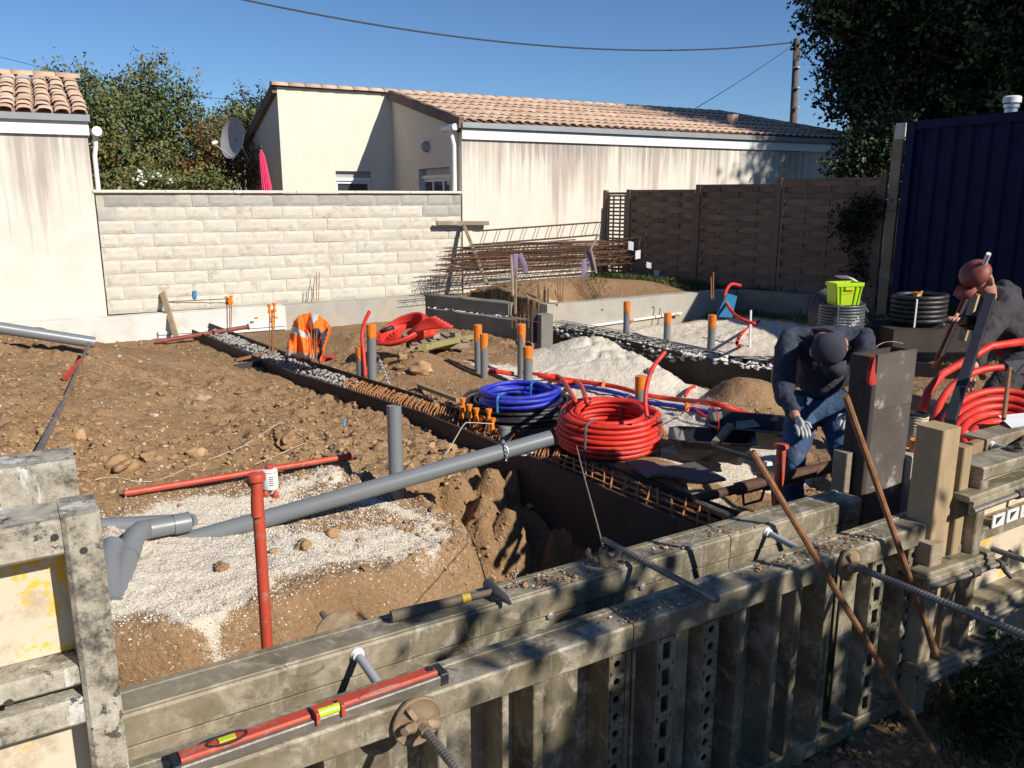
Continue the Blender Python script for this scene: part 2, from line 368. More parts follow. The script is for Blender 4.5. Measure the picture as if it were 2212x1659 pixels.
    M['red_dull'] = simple('dull_red_steel', (.27, .055, .04), (.19, .045, .035), 10, .6, .2, 60, dirt=(.24, .14, .10), dscale=8, damt=(.55, .7))
    M['container'] = simple('blue_container_paint', (.007, .013, .050), (.005, .010, .038), 2, .7, .1, 30, dirt=(.012, .014, .03), dscale=2.5, damt=(.62, .8), spec=.15)
    # plastics --------------------------------------------------
    M['pvc'] = simple('grey_pvc', (.185, .20, .21), (.165, .178, .187), 3, .38, .03, 20, dirt=(.30, .26, .20), dscale=3.5, damt=(.63, .85))
    M['pvc_in'] = simple('grey_pvc_inside', (.06, .065, .07), (.05, .052, .056), 3, .6, 0)
    M['orange_tape'] = simple('orange_tape', (.80, .23, .03), (.66, .17, .02), 25, .35, .6, 40, bdist=.01)
    M['orange'] = simple('orange_plastic', (.88, .26, .02), (.78, .19, .015), 9, .35, .05)
    def hose(name, a, b, rough=.48, k=330):
        t = NT(name); v = t.objpos()
        c = t.mix(t.bw(t.noise(5, 4, .6, v), .35, .7), a, b); c = t.mix(t.math('MULTIPLY', t.bw(t.noise(9, 7, .78, v), .50, .72), .75), c, tuple(min(1, x*.75+.10) for x in a))
        return t.done(c, rough, t.bump(t.noise(k, 2, .5, v), .35, .003))
    M['red_hose'] = hose('red_conduit', (.66, .035, .018), (.54, .024, .014))
    M['blue_hose'] = hose('blue_conduit', (.022, .040, .50), (.018, .030, .38))
    M['black_hose'] = hose('black_pipe', (.026, .027, .030), (.018, .018, .020), .42)
    M['grey_cable'] = hose('dark_grey_cable', (.085, .10, .105), (.06, .07, .075), .35)
    M['black'] = simple('black_plastic', (.020, .021, .023), (.028, .028, .03), 6, .4, .15, 60, dirt=(.10, .085, .07), dscale=5, damt=(.62, .8))
    M['mat'] = simple('grey_foam_mat', (.135, .125, .12), (.10, .095, .09), 6, .8, .2, 120, dirt=(.22, .18, .14), dscale=4, damt=(.55, .75))
    M['green'] = simple('lime_green_plastic', (.47, .70, .02), (.41, .62, .018), 4, .4, .03)
    M['white_pl'] = simple('white_plastic', (.76, .76, .74), (.68, .68, .66), 8, .4, .05)
    M['grey_pl'] = simple('grey_spacer_plastic', (.42, .44, .46), (.36, .38, .40), 8, .45, .1)
    M['paper'] = simple('paper', (.72, .73, .76), (.66, .67, .70), 6, .7, .05)
    M['string'] = simple('cream_string', (.62, .56, .43), (.50, .44, .33), 40, .9, .5, 200)
    M['wire'] = simple('tie_wire', (.33, .27, .20), (.22, .17, .12), 30, .6, 0)
    M['galv'] = simple('galvanised_chain', (.55, .55, .54), (.42, .42, .42), 30, .4, .1, metal=.6)
    M['blue_tape'] = simple('light_blue_tie', (.05, .30, .62), (.04, .24, .5), 9, .5, 0)
    M['blue_sheet'] = simple('blue_plastic_sheet', (.03, .22, .42), (.025, .17, .33), 5, .4, .3, 20)
    M['cable'] = simple('overhead_cable', (.02, .02, .025), (.03, .03, .03), 5, .6, 0)
    M['strap'] = simple('violet_strap', (.25, .19, .30), (.19, .14, .24), 20, .8, .2)
    M['tag'] = simple('white_tag', (.72, .70, .74), (.62, .60, .66), 5, .6, .1)
    M['dish'] = simple('grey_dish', (.36, .36, .37), (.33, .33, .34), 3, .5, .02)
    M['parasol'] = simple('pink_canvas', (.72, .06, .15), (.60, .045, .12), 9, .85, .3, 60)
    M['vest'] = simple('fluorescent_orange_fabric', (1.0, .185, .012), (.92, .135, .008), 12, .75, .3, 50)
    M['reflect'] = simple('silver_reflective_band', (.50, .50, .50), (.40, .40, .41), 14, .45, .3, 50)
    M['vest_dark'] = simple('navy_lining', (.03, .032, .05), (.045, .045, .065), 14, .9, .3, 50)
    M['pole'] = simple('old_utility_pole', (.17, .13, .11), (.11, .085, .075), 6, .9, .4, 40)
    M['jeans'] = simple('blue_denim', (.045, .095, .19), (.024, .05, .11), 9, .9, .9, 16, bdist=.025, dirt=(.15, .14, .14), dscale=5, damt=(.6, .75))
    M['jacket'] = simple('dark_navy_cloth', (.040, .050, .075), (.022, .028, .045), 7, .9, 1.0, 14, bdist=.03, dirt=(.12, .13, .16), dscale=4, damt=(.6, .78))
    M['charcoal'] = simple('charcoal_cloth', (.05, .045, .05), (.028, .026, .03), 7, .9, 1.0, 14, bdist=.03, dirt=(.14, .12, .12), dscale=4, damt=(.6, .75))
    M['skin'] = simple('skin', (.50, .27, .18), (.44, .22, .15), 14, .55, .1, 90)
    M['hair'] = simple('dark_hair', (.035, .022, .015), (.02, .014, .01), 40, .7, .6, 120)
    M['boot'] = simple('brown_work_boot', (.09, .055, .03), (.06, .038, .022), 9, .7, .3)
    M['glove'] = simple('pale_work_glove', (.50, .50, .49), (.36, .35, .34), 14, .85, .3)
    M['red_cloth'] = simple('red_cloth', (.50, .035, .03), (.36, .025, .022), 9, .85, .4, 60)
    M['yellow_tape'] = simple('yellow_tape', (.72, .50, .05), (.55, .38, .05), 12, .6, .1)
    M['tool_handle'] = simple('worn_wood_handle', (.15, .12, .085), (.09, .07, .05), 16, .7, .3)
    M['iron'] = simple('worn_iron', (.16, .145, .13), (.10, .09, .08), 16, .45, .3, metal=.6)
    M['vial'] = simple('yellow_green_vial', (.55, .68, .04), (.45, .58, .03), 10, .15, 0)
    def leaf(name, a, b, c):
        t = NT(name); k = t.rnd(); g = t.n('NewGeometry')
        cc = t.ramp(k, [(0, a), (.5, b), (1, c)])
        cc = t.mix(t.bw(t.noise(1.1, 4, .6, t.tc.outputs['Object']), .4, .65), cc, tuple(x*1.25 for x in c))
        m_ = t.done(cc, .55, None, spec=.3)
        t.p.inputs['Subsurface Weight'].default_value = 0
        return m_
    M['leaf'] = leaf('fruit_tree_leaf', (.040, .078, .022), (.075, .115, .038), (.135, .155, .060))
    M['leaf_red'] = leaf('reddish_leaf', (.13, .035, .018), (.19, .07, .03), (.10, .09, .03))
    M['leaf_yel'] = leaf('yellowing_leaf', (.10, .10, .02), (.16, .14, .035), (.20, .13, .04))
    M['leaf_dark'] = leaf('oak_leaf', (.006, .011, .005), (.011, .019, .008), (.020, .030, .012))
    M['grassleaf'] = leaf('grass_blade', (.022, .038, .010), (.04, .065, .016), (.075, .095, .03))
    M['bark'] = simple('bark', (.085, .062, .045), (.05, .036, .027), 12, .95, .6, 40)
    M['flower'] = simple('white_flower', (.80, .79, .72), (.70, .69, .62), 12, .7, 0)
mk()
# ================================================================== GROUND
rng = np.random.default_rng(7)
def axis(lo, hi, step, far, grow=1.35):
    a = list(np.arange(lo, hi+1e-6, step)); s = step; x = a[-1]
    while x < far: s *= grow; x += s; a.append(x)
    s = step; x = a[0]; b = []
    while x > -far: s *= grow; x -= s; b.append(x)
    return np.array(b[::-1]+a)
XS = axis(-6.6, 8.6, .028, 400, 1.3); YS = axis(1.4, 16.0, .028, 400, 1.3)
cps = []
def cg(*rows):
    for x, y, z in rows: p = G(x, y, z); cps.append((p.x, p.y, z))
def cw(*rows): cps.extend(rows)
cg((0,712,.62),(100,714,.55),(180,728,.46),(260,748,.33),(340,758,.10),(420,768,-.12),(0,850,.42),(200,850,.33),(330,830,.22),(450,830,.02),
   (560,850,-.1),(650,880,-.14),(760,910,-.2),(700,850,-.3),(850,908,-.31),(640,815,-.3),(540,765,-.3),(960,975,-.33),(0,950,.3),(200,950,.2),(400,950,.05),(600,950,-.06),(750,980,-.06),
   (200,1060,.02),(400,1040,-.05),(600,1040,-.10),(760,1030,-.10),(830,1080,-.15),(300,1130,-.12),(500,1120,-.15),(700,1150,-.16),(850,1100,-.2),
   (900,1150,-.22),(300,1250,-.18),(450,1300,-.22),(600,1220,-.2),(750,1200,-.22),(300,1360,-.25),(560,900,-.08))
cw((-5.5,10.5,-.3),(-4.8,9.6,-.28),(-7,9.5,.2),(-7,12.2,-.1),(-5.3,12.6,-.3),(-3,2.6,-.1),(-2.2,3.2,-.15),(-6,5,.3),(-3.9,11.2,-.35))
cg((1000,890,-.25),(1150,950,-.22),(1300,1000,-.2),(1450,1060,-.24),(1560,1085,-.28),(720,760,-.28),(850,790,-.2),(930,790,-.15),(700,715,-.25),(760,725,-.12),
   (900,765,-.05),(800,698,-.3),(880,703,-.36),(950,714,-.42),(1050,737,-.44),(1130,762,-.44),(1040,850,-.32),(1150,890,-.3),(950,850,-.25),(1000,760,-.36),
   (1160,762,-.16),(1250,745,-.08),(1380,768,-.1),(1440,790,-.14),(1350,835,-.34),(1250,850,-.36),(1450,855,-.42),(1100,815,-.33),(1200,810,-.25),
   (1550,850,-.48),(1500,790,-.55),(1620,825,-.55),(1560,800,-.55),(1600,855,-.18),(1650,885,-.22),(1540,880,-.32),(1500,935,-.3),(1600,960,-.27),(1400,905,-.36),
   (1500,1000,-.25),(1620,1040,-.3),(1700,1080,-.45),(1800,1050,-.45),(1850,900,-.35),(1450,900,-.3),
   (1300,712,-.36),(1400,708,-.32),(1500,715,-.3),(1600,740,-.3),(1560,702,-.22),(1700,720,-.25),(1250,704,-.42),
   (1990,790,-.15),(1980,840,-.2),(2100,830,-.2),(2050,780,-.2),(1850,720,-.2),(2150,900,-.2),(1950,760,-.25))
cw((.6,14.3,.40),(1.4,14.5,.44),(2.2,14.9,.26),(-.4,14.3,.14),(.2,13.2,.10),(1.4,13.3,.14),(2.6,14.0,.12),(4.0,15.0,.12),(-.8,15.1,.0),(0,15.5,.15),(1.8,15.8,.2),(4.5,14.6,.18),(7,12.8,.22),(3.5,16.2,.15),(6,14.5,.22),(-3,19,0),(10,19,.2),(9,9,.1),
   (2,1.5,-.15),(3,2.5,-.15),(4,3.2,-.12),(0,.5,-.15),(-2,0,-.15),(2.4,2.2,-.17),(1.2,1.4,-.16),(6,3,-.1),(5,7,-.15),(-9,2,.0),(-9,8,.2),(20,0,0),(-20,0,0),(0,-20,0),(20,30,.1),(-20,30,0),(0,60,0),(60,0,0),(-60,0,0),(0,-60,0))
CP_ = np.array(cps)
def solve():
    d = np.hypot(CP_[:, 0][:, None]-CP_[:, 0], CP_[:, 1][:, None]-CP_[:, 1]); n = len(CP_)
    A = np.zeros((n+1, n+1)); A[:n, :n] = -d + np.eye(n)*.12; A[:n, n] = 1; A[n, :n] = 1
    return np.linalg.solve(A, np.append(CP_[:, 2], 0))
WT = solve()
XX, YY = np.meshgrid(XS, YS)
Z = np.full(XX.shape, WT[-1])
for (a, b, _), w_ in zip(CP_, WT[:-1]): Z -= w_*np.sqrt((XX-a)**2+(YY-b)**2+.004)
Z = np.clip(Z, -1, .8)
far = np.clip((np.hypot(XX, YY-8)-14)/10, 0, 1); Z = Z*(1-far) + .02*far
LAT = rng.random((257, 257))
def vn(x, y, s, seed=0):
    x = x*s+seed*17.31+400; y = y*s+seed*9.77+400
    xi = np.floor(x).astype(int); yi = np.floor(y).astype(int); fx = x-xi; fy = y-yi
    fx = fx*fx*(3-2*fx); fy = fy*fy*(3-2*fy); a = LAT[yi % 256, xi % 256]; b = LAT[yi % 256, (xi+1) % 256]; c = LAT[(yi+1) % 256, xi % 256]; d = LAT[(yi+1) % 256, (xi+1) % 256]
    return (a*(1-fx)+b*fx)*(1-fy)+(c*(1-fx)+d*fx)*fy - .5
def inpoly(P, X, Y):
    ins = np.zeros(X.shape, bool); n = len(P)
    for i in range(n):
        x0, y0 = P[i][:2]; x1, y1 = P[(i+1) % n][:2]
        if y0 == y1: continue
        c = ((y0 > Y) != (y1 > Y)) & (X < (x1-x0)*(Y-y0)/(y1-y0)+x0); ins ^= c
    return ins
def pdist(P, X, Y):
    d = np.full(X.shape, 1e9); n = len(P)
    for i in range(n):
        x0, y0 = P[i][:2]; x1, y1 = P[(i+1) % n][:2]; dx, dy = x1-x0, y1-y0; L = dx*dx+dy*dy+1e-12
        t = np.clip(((X-x0)*dx+(Y-y0)*dy)/L, 0, 1); d = np.minimum(d, np.hypot(X-x0-t*dx, Y-y0-t*dy))
    return np.where(inpoly(P, X, Y), d, -d)
# formwork line: P0 + t*E, N points into the site
P0 = Vector((-.03, 1.857, 0)); ang = math.atan(.617); E = Vector((cos(ang), sin(ang), 0)); N = Vector((-sin(ang), cos(ang), 0))
def fw(t, n, z): return Vector((P0.x+E.x*t+N.x*n, P0.y+E.y*t+N.y*n, z))
# the open trench behind the formwork
bank = [G(*q) for q in ((60,1400,-.25),(250,1378,-.25),(400,1372,-.25),(520,1335,-.25),(700,1285,-.25),(850,1228,-.25),(950,1190,-.25),(988,1160,-.25),(960,1118,-.25),(905,1085,-.25),(865,1068,-.22),
        (878,1030,-.2),(940,995,-.25),(1010,975,-.3),(1075,962,-.3),(1140,968,-.2),(1250,1008,-.2),(1400,1068,-.2),(1590,1145,-.2))]
TR = [fw(-3.4, .33, 0)] + bank + [fw(1.95, .5, 0), fw(1.75, .33, 0)]
TRP = [(p.x, p.y) for p in TR]
wob = vn(XX, YY, 2.2, 3)*.16 + vn(XX, YY, 6, 4)*.07
dt = pdist(TRP, XX, YY) + wob*np.clip(1-np.abs(XX)*0, 0, 1)
k = np.clip(dt/.30, 0, 1); k = k*k*(3-2*k)
Z = Z*(1-k) + (-.98)*k
# soil clump standing in the trench end
for (sx, sy, z0, r, h) in ((1065,1040,-.45,.22,.42),(1210,1130,-.6,.13,.3),(1140,1060,-.5,.16,.30)):
    p = G(sx, sy, z0); d = np.hypot((XX-p.x), (YY-p.y)); Z += h*np.exp(-(d/r)**4)*(k > .2)*(1+vn(XX, YY, 9, 5)*1.1)
# shallow hollows and humps
def hump(sx, sy, z0, rx, h, pw=2):
    global Z; p = G(sx, sy, z0); d = np.hypot(XX-p.x, YY-p.y); Z = Z + h*np.exp(-(d/rx)**pw)
hump(1350, 760, -.2, .5, .14); hump(1240, 770, -.25, .4, .10); hump(1610, 860, -.25, .42, .22, 4); hump(1560, 905, -.3, .2, .08)
hump(900, 812, -.3, .35, .10); hump(780, 720, -.2, .5, .08); hump(1090, 740, -.3, .25, -.16)
hump(1420, 1010, -.25, .28, .05); hump(620, 965, -.1, .3, .05); hump(480, 870, 0, .25, -.09); hump(1560, 1085, -.3, .3, -.1)
def cap(poly, lines, base, slope, w_=1.6):
    "keep the ground below a rising surface next to the given lines, inside poly"
    global Z
    ins = inpoly(poly, XX, YY) if poly is not None else np.ones(XX.shape, bool)
    for (a, b, za, zb) in lines:
        dx, dy = b[0]-a[0], b[1]-a[1]; L = hypot(dx, dy); s = ((XX-a[0])*dx+(YY-a[1])*dy)/L; o_ = -((XX-a[0])*dy-(YY-a[1])*dx)/L
        t_ = np.clip(s/L, 0, 1); lim = za*(1-t_)+zb*t_+slope*np.abs(o_)
        m = ins & (s > -.1) & (s < L+.1) & (o_ < base[1]) & (o_ > base[0])
        Z = np.where(m, np.minimum(Z, lim), Z)
g2 = lambda x, y, z: tuple(G(x, y, z)[:2])
_R0, _R1 = g2(915, 636, .02), g2(1182, 692, -.14); _L0, _L1, _L2, _L3 = g2(1182, 659, .10), g2(1590, 626, .15), g2(1745, 637, .17), g2(2120, 648, .18)
HF = (-.91+.48*.30, 15.48-.877*.30); _F0 = (HF[0]-.877*8, HF[1]-.48*8); _F1 = HF
cap(None, [(_F0, _F1, -.42, -.40)], (-2.5, .25), .16); cap(None, [(_R0, _R1, -.46, -.52)], (-1.2, .3), .22)
cap(None, [(_L0, _L1, -.50, -.30), (_L1, _L2, -.30, -.30), (_L2, _L3, -.28, -.2)], (-1.2, .2), .20)
for a_, b_, zn in ((g2(1180, 702, -.2), g2(1665, 800, -.22), -.60),): cap(None, [(a_, b_, zn, zn)], (-.9, .40), .28)
for a_, b_ in ((g2(414, 712, -.2), g2(640, 808, -.2)), (g2(640, 808, -.2), g2(918, 894, -.2)), (g2(918, 894, -.2), g2(1140, 984, -.2))): cap(None, [(a_, b_, -.33, -.33)], (-.5, .36), .22)
for a_, b_ in ((g2(1140, 984, -.2), g2(1300, 1052, -.2)), (g2(1300, 1052, -.2), g2(1600, 1182, -.2))): cap(None, [(a_, b_, -.62, -.62)], (-.35, .33), .3)
sandP = []
def sp(*rows):
    sandP.append([tuple(G(x, y, z)[:2]) for x, y, z in rows])
sp((225,1150,-.15),(330,1120,-.15),(430,1085,-.15),(520,1085,-.15),(600,1060,-.15),(700,1010,-.12),(745,1010,-.12),(740,1040,-.15),(640,1060,-.15),(600,1110,-.15),(640,1160,-.18),(760,1140,-.2),(900,1120,-.2),(975,1140,-.22),(940,1190,-.25),(840,1215,-.25),(740,1240,-.28),(620,1290,-.3),(520,1385,-.4),(470,1440,-.45),(380,1400,-.35),(330,1360,-.3),(230,1380,-.3))
sp((640,1085,-.16),(760,1062,-.16),(900,1100,-.2),(960,1125,-.22),(900,1112,-.2),(780,1078,-.16),(660,1098,-.16))
sp((1130,760,-.2),(1200,740,-.1),(1300,735,-.1),(1420,760,-.1),(1490,790,-.3),(1560,840,-.4),(1600,850,-.4),(1520,880,-.35),(1540,940,-.3),(1440,925,-.3),(1400,890,-.35),(1220,850,-.35),(1100,825,-.33),(1030,812,-.3),(1010,800,-.3),(1140,800,-.3))
sp((1180,712,-.42),(1260,702,-.4),(1380,700,-.33),(1500,690,-.25),(1590,690,-.2),(1760,710,-.2),(1700,745,-.3),(1640,765,-.3),(1400,738,-.3))
sp((1490,870,-.35),(1560,900,-.3),(1640,935,-.28),(1760,1000,-.3),(1700,1040,-.3),(1560,1030,-.25),(1420,1000,-.25),(1380,985,-.25),(1480,950,-.28))
sp((1400,1030,-.25),(1560,1050,-.25),(1540,1100,-.3),(1440,1070,-.25))
sand = np.zeros(XX.shape)
for P in sandP: sand = np.maximum(sand, np.clip(.5+pdist(P, XX, YY)/.36, 0, 1))
sand = np.where(sand > .5, .58+ (sand-.5)*.5, sand*.9)
sand[(np.hypot((XX+1.1)/1.6, (YY-4.2)/1.3) < 1)] += .08*(sand[(np.hypot((XX+1.1)/1.6, (YY-4.2)/1.3) < 1)] > .5)
core = np.clip((9-np.hypot(XX-0, YY-8))/3, 0, 1)*np.clip((YY-1.6)*2, .15, 1)
near = np.clip((10-YY)/4, .35, 1)
amp = (1-.45*np.clip(sand*1.2, 0, 1))*core
CLM = np.clip(.55+2.4*vn(XX, YY, .95, 51)+.8*vn(XX, YY, 2.3, 52), 0, 1); amp = amp*(.30+.95*CLM)
clod = np.abs(vn(XX, YY, 4.3, 11))*.10 + np.abs(vn(XX, YY, 9, 12))*.075 + np.abs(vn(XX, YY, 19, 13))*.055 + np.abs(vn(XX, YY, 13, 31))*.04 - .055
heap = np.clip(1-np.hypot((XX+2.2)/3.2, (YY-6.5)/2.6), 0, 1)**.5
Z += amp*clod*(.6+.9*heap) + core*vn(XX, YY, 1.3, 14)*.09 + core*vn(XX, YY, 22, 15)*.008
crack = np.clip(1-np.abs(vn(XX, YY, 2.1, 21))*22, 0, 1)*np.clip(vn(XX, YY, .7, 22)*6, 0, 1); Z -= crack*amp*.06
for (sx, sy, zt_, r_) in ((1062,1012,-.33,.20),(1040,1062,-.42,.22),(1098,1100,-.52,.17),(1150,1060,-.50,.13),(1212,1140,-.66,.11),(985,1030,-.36,.20)):
    p = G(sx, sy, zt_); d = np.hypot(XX-p.x, YY-p.y)+vn(XX, YY, 5, 41)*.10+np.abs(vn(XX, YY, 14, 42))*.08; Z = np.maximum(Z, zt_-.34*np.clip(d/r_-.2, 0, 9)**1.1+vn(XX, YY, 8, 43)*.10+np.abs(vn(XX, YY, 19, 44))*.06)
grass = np.clip((YY-(13.6-.28*(XX-3.5)))*1.5, 0, 1)*(XX > 2.9)*np.clip((XX-2.9)*1.5, 0, 1)
grass = np.maximum(grass, np.clip(np.hypot(XX, YY-8)/6-2.3, 0, 1))
grass = np.maximum(grass, np.clip(1.2-np.hypot(XX-2.7, YY-1.9)/.9, 0, 1)*.45)
ny, nx = XX.shape
verts = np.stack([XX, YY, Z], -1).reshape(-1, 3)
idx = np.arange(nx*ny).reshape(ny, nx)
quads = np.stack([idx[:-1, :-1], idx[:-1, 1:], idx[1:, 1:], idx[1:, :-1]], -1).reshape(-1, 4)
me = bpy.data.meshes.new('ground'); me.vertices.add(len(verts)); me.vertices.foreach_set('co', verts.ravel())
me.loops.add(quads.size); me.loops.foreach_set('vertex_index', quads.ravel()); me.polygons.add(len(quads))
me.polygons.foreach_set('loop_start', np.arange(0, quads.size, 4)); me.polygons.foreach_set('loop_total', np.full(len(quads), 4))
me.polygons.foreach_set('use_smooth', np.ones(len(quads), bool)); me.update(calc_edges=True)
for nm, arr in (('sand', sand), ('grass', grass)):
    at = me.attributes.new(nm, 'FLOAT', 'POINT'); at.data.foreach_set('value', arr.ravel().astype(np.float32))
me.materials.append(M['ground'])
ground = bpy.data.objects.new('ground', me); COL.objects.link(ground); ground['kind'] = 'structure'; ground['label'] = 'brown excavated soil with patches of pale gravel and sand'
def gz(x, y):
    i = np.searchsorted(XS, x)-1; j = np.searchsorted(YS, y)-1; i = max(0, min(i, nx-2)); j = max(0, min(j, ny-2))
    fx = (x-XS[i])/(XS[i+1]-XS[i]); fy = (y-YS[j])/(YS[j+1]-YS[j])
    return float((Z[j, i]*(1-fx)+Z[j, i+1]*fx)*(1-fy)+(Z[j+1, i]*(1-fx)+Z[j+1, i+1]*fx)*fy)
def T(x, y, lift=0.0):
    "where the line of sight first meets the ground"
    d = ray(x, y); d = d/d.y; t = 1.2
    while t < 30:
        p = Vector((0, 0, EYE))+d*t
        if p.z <= gz(p.x, p.y): break
        t += .03
    p = Vector((0, 0, EYE))+d*t; p.z = gz(p.x, p.y)+lift; return p
# clods, crumbs and stones -----------------------------------------------
def clm(x, y): return float(CLM[min(ny-1, int(np.searchsorted(YS, y))), min(nx-1, int(np.searchsorted(XS, x)))])
def in_any_trench(x, y): return pdist(TRP, np.array([x]), np.array([y]))[0] > .1
def scatter(name, n, rmin, rmax, mat, pick, seed, lvl=1, sq=(1, .85, .65), pw=2.2, sink=.25, rough=.5):
    rn = random.Random(seed); mb = MB(); c = 0; tries = 0
    while c < n and tries < n*12:
        tries += 1; q = pick(rn)
        if q is None: continue
        x, y = q
        if mat is M['clod'] and y > 3 and rn.random() > .12+.88*clm(x, y): continue
        r = rmin+(rmax-rmin)*rn.random()**pw
        mb.lump((x, y, gz(x, y)+r*(.5-sink)), r, rn.randrange(10**6), (sq[0]*(.8+rn.random()*.5), sq[1], sq[2]*(.7+rn.random()*.6)), lvl, rough); c += 1
    o = mb.build(name, mat, None, False); o['kind'] = 'stuff'; return o
def ipick(boxes):
    tot = sum(b[4] for b in boxes)
    def f(rn):
        q = rn.random()*tot
        for x0, x1, y0, y1, w_ in boxes:
            q -= w_
            if q <= 0: break
        p = T0(x0+(x1-x0)*rn.random(), y0+(y1-y0)*rn.random())
        if p is None: return None
        return p
    return f
_cache = {}
def T0(x, y):
    key = (int(x/6), int(y/6))
    if key not in _cache: _cache[key] = T(key[0]*6+3, key[1]*6+3)
    p = _cache[key]; 
    if p.y > 16: return None
    j = .5*FPX*0+ .06*p.y/6; return (p.x+random.uniform(-j, j)*.6, p.y+random.uniform(-j, j)*2)
random.seed(5)
scatter('soil_clods', 6500, .005, .024, M['clod'], ipick([(0,800,720,1060,7),(560,1000,830,1000,3),(820,1000,700,860,1.2),(880,1250,985,1250,1.6),(1520,1680,850,940,.4),(1000,1350,600,650,.3),(1700,1850,1000,1090,.2),(1950,2200,770,860,.3)]), 3, pw=2.6)
scatter('large_soil_clods', 80, .025, .075, M['clod'], ipick([(0,560,740,1060,2),(300,800,850,1050,2.5),(820,1020,940,1010,2.2),(860,1000,750,830,1.2),(930,1280,1000,1200,1.6)]), 4, lvl=2, pw=3, rough=.6, sink=.35)
scatter('pale_stones', 420, .006, .024, M['stone'], ipick([(0,560,720,1060,2),(300,900,850,1120,2),(820,1250,700,900,1),(1000,1400,600,650,.5)]), 5, pw=2.5)
def sandpick(rn):
    P = sandP[rn.choice((0, 0, 0, 0, 1, 2))]; i = rn.randrange(len(P)); a = P[i]; b = P[rn.randrange(len(P))]; t = rn.random(); x = a[0]+(b[0]-a[0])*t+rn.gauss(0, .12); y = a[1]+(b[1]-a[1])*t+rn.gauss(0, .12); return (x, y)
scatter('pale_gravel', 14000, .003, .007, M['grit'], sandpick, 6, sink=.1)
scatter('gravel_lumps', 40, .008, .03, M['clod'], sandpick, 16, lvl=2, pw=3)
# individually visible rocks
for i, (sx, sy, r, lab) in enumerate(((618,968,.085,'flat brown rock on the soil above the white bottle'),(910,802,.11,'large brown earth boulder by the lighter rocks near the pallet'),(868,776,.07,'smaller boulder up slope of the big brown one'),
        (440,868,.05,'pale sharp stone half way up the heap'),(265,1010,.075,'rounded clod at foot of the heap beside the grey panel'),(320,995,.06,'flat clod at the foot of the heap'),(1405,805,.05,'brown stone on the white sand slope'),
        (475,1228,.035,'dark red pebble lying on the pale gravel'),(720,1160,.045,'brown lump on the ridge of gravel bank'),(655,1183,.04,'brown lump at the gravel bank edge'))):
    p = T(sx, sy); mb = MB(); mb.lump(p+Vector((0, 0, r*.25)), r, 40+i, (1.1, .9, .7), 3, .55)
    tag(mb.build('rock', M['clod'] if i not in (3, 6) else M['stone'], None, True), lab, 'rock', 'single rocks on the soil')
# ================================================================== NEIGHBOURING HOUSES
A = radians(28.7); U = Vector((cos(A), sin(A), 0)); V = Vector((-sin(A), cos(A), 0))
H0 = Vector((-.91, 15.48, 0))                      # foot of the party wall's left corner of the big house
def hw(u, v, z): return Vector((H0.x+U.x*u+V.x*v, H0.y+U.y*u+V.y*v, z))
def slabwall(mb, u0, v0, u1, v1, z0, z1, th=.2, z1b=None):
    "wall from (u0,v0) to (u1,v1); thickness to the left of that direction; top may slope"
    a, b = hw(u0, v0, 0), hw(u1, v1, 0); d = (b-a).normalized(); n = Vector((-d.y, d.x, 0))*th; z1b = z1 if z1b is None else z1b
    vs = [Vector((q.x, q.y, z)) for q, z in ((a, z0), (b, z0), (b+n, z0), (a+n, z0), (a, z1), (b, z1b), (b+n, z1b), (a+n, z1))]
    return mb.add(vs, [(0, 3, 2, 1), (4, 5, 6, 7), (0, 1, 5, 4), (1, 2, 6, 5), (2, 3, 7, 6), (3, 0, 4, 7)])
TW = .20; TL = .42; EXP = .34
def tile_mesh(w=TW*.86, L=TL, seg=7, th=.014):
    vs = []; fs = []
    for k, (y, ww, lift) in enumerate(((0, w, .014), (L, w*.84, .0))):
        for q in range(2):
            for i in range(seg+1):
                an = pi*i/seg; r = ww/2-(th if q else 0); vs.append((-cos(an)*r, y, sin(an)*r*.42+lift))
    n = seg+1
    for i in range(seg):
        fs += [(i, i+1, 2*n+i+1, 2*n+i), (n+i, 3*n+i, 3*n+i+1, n+i+1), (i, n+i, n+i+1, i+1)]
    return vs, fs
TV, TF = tile_mesh()
def tile_me(mat):
    m_ = bpy.data.meshes.new('roof_tile'); m_.from_pydata(TV, [], TF); m_.materials.append(mat); m_.polygons.foreach_set('use_smooth', [True]*len(TF)); m_.update(); return m_
def roof_field(root, O, ex, up, ncol, nrow, mat, limit=300, skew=0.0, seed=1, clip=None):
    "cover tiles in rows on the slope; O = eave corner, ex along the eave, up along the slope"
    rn = random.Random(seed); ez = ex.cross(up).normalized(); me_ = tile_me(mat); rest = MB(); cells = []
    for r in range(nrow):
        for c in range(ncol):
            p = O+ex*(TW*(c+.5))+up*(EXP*r)
            if clip and not clip(c, r): continue
            cells.append((p.y+abs(p.x)*.2, r, c, p))
    cells.sort(key=lambda q: q[0]); root_l = wloc(root)
    for i, (_, r, c, p) in enumerate(cells):
        j = rn.uniform(-.012, .012); yaw = rn.uniform(-.03, .03)
        ex2 = (ex+up*yaw).normalized(); up2 = ez.cross(ex2)
        mt = Matrix((ex2, up2, ez)).transposed()
        pp = p+ex*j+up*rn.uniform(-.015, .015)+ez*(.008*r % .02)
        if i < limit:
            o = bpy.data.objects.new('roof_tile', me_); COL.objects.link(o); o.parent = root; o.location = pp-root_l; o.rotation_euler = mt.to_euler()
        else: rest.add([pp+mt@Vector(v) for v in TV], TF)
    if rest.v: o = rest.build('roof_tiles', mat, root, True); o['kind'] = 'stuff'
def course(mb, O, ex, up, ncol, nrow): pass
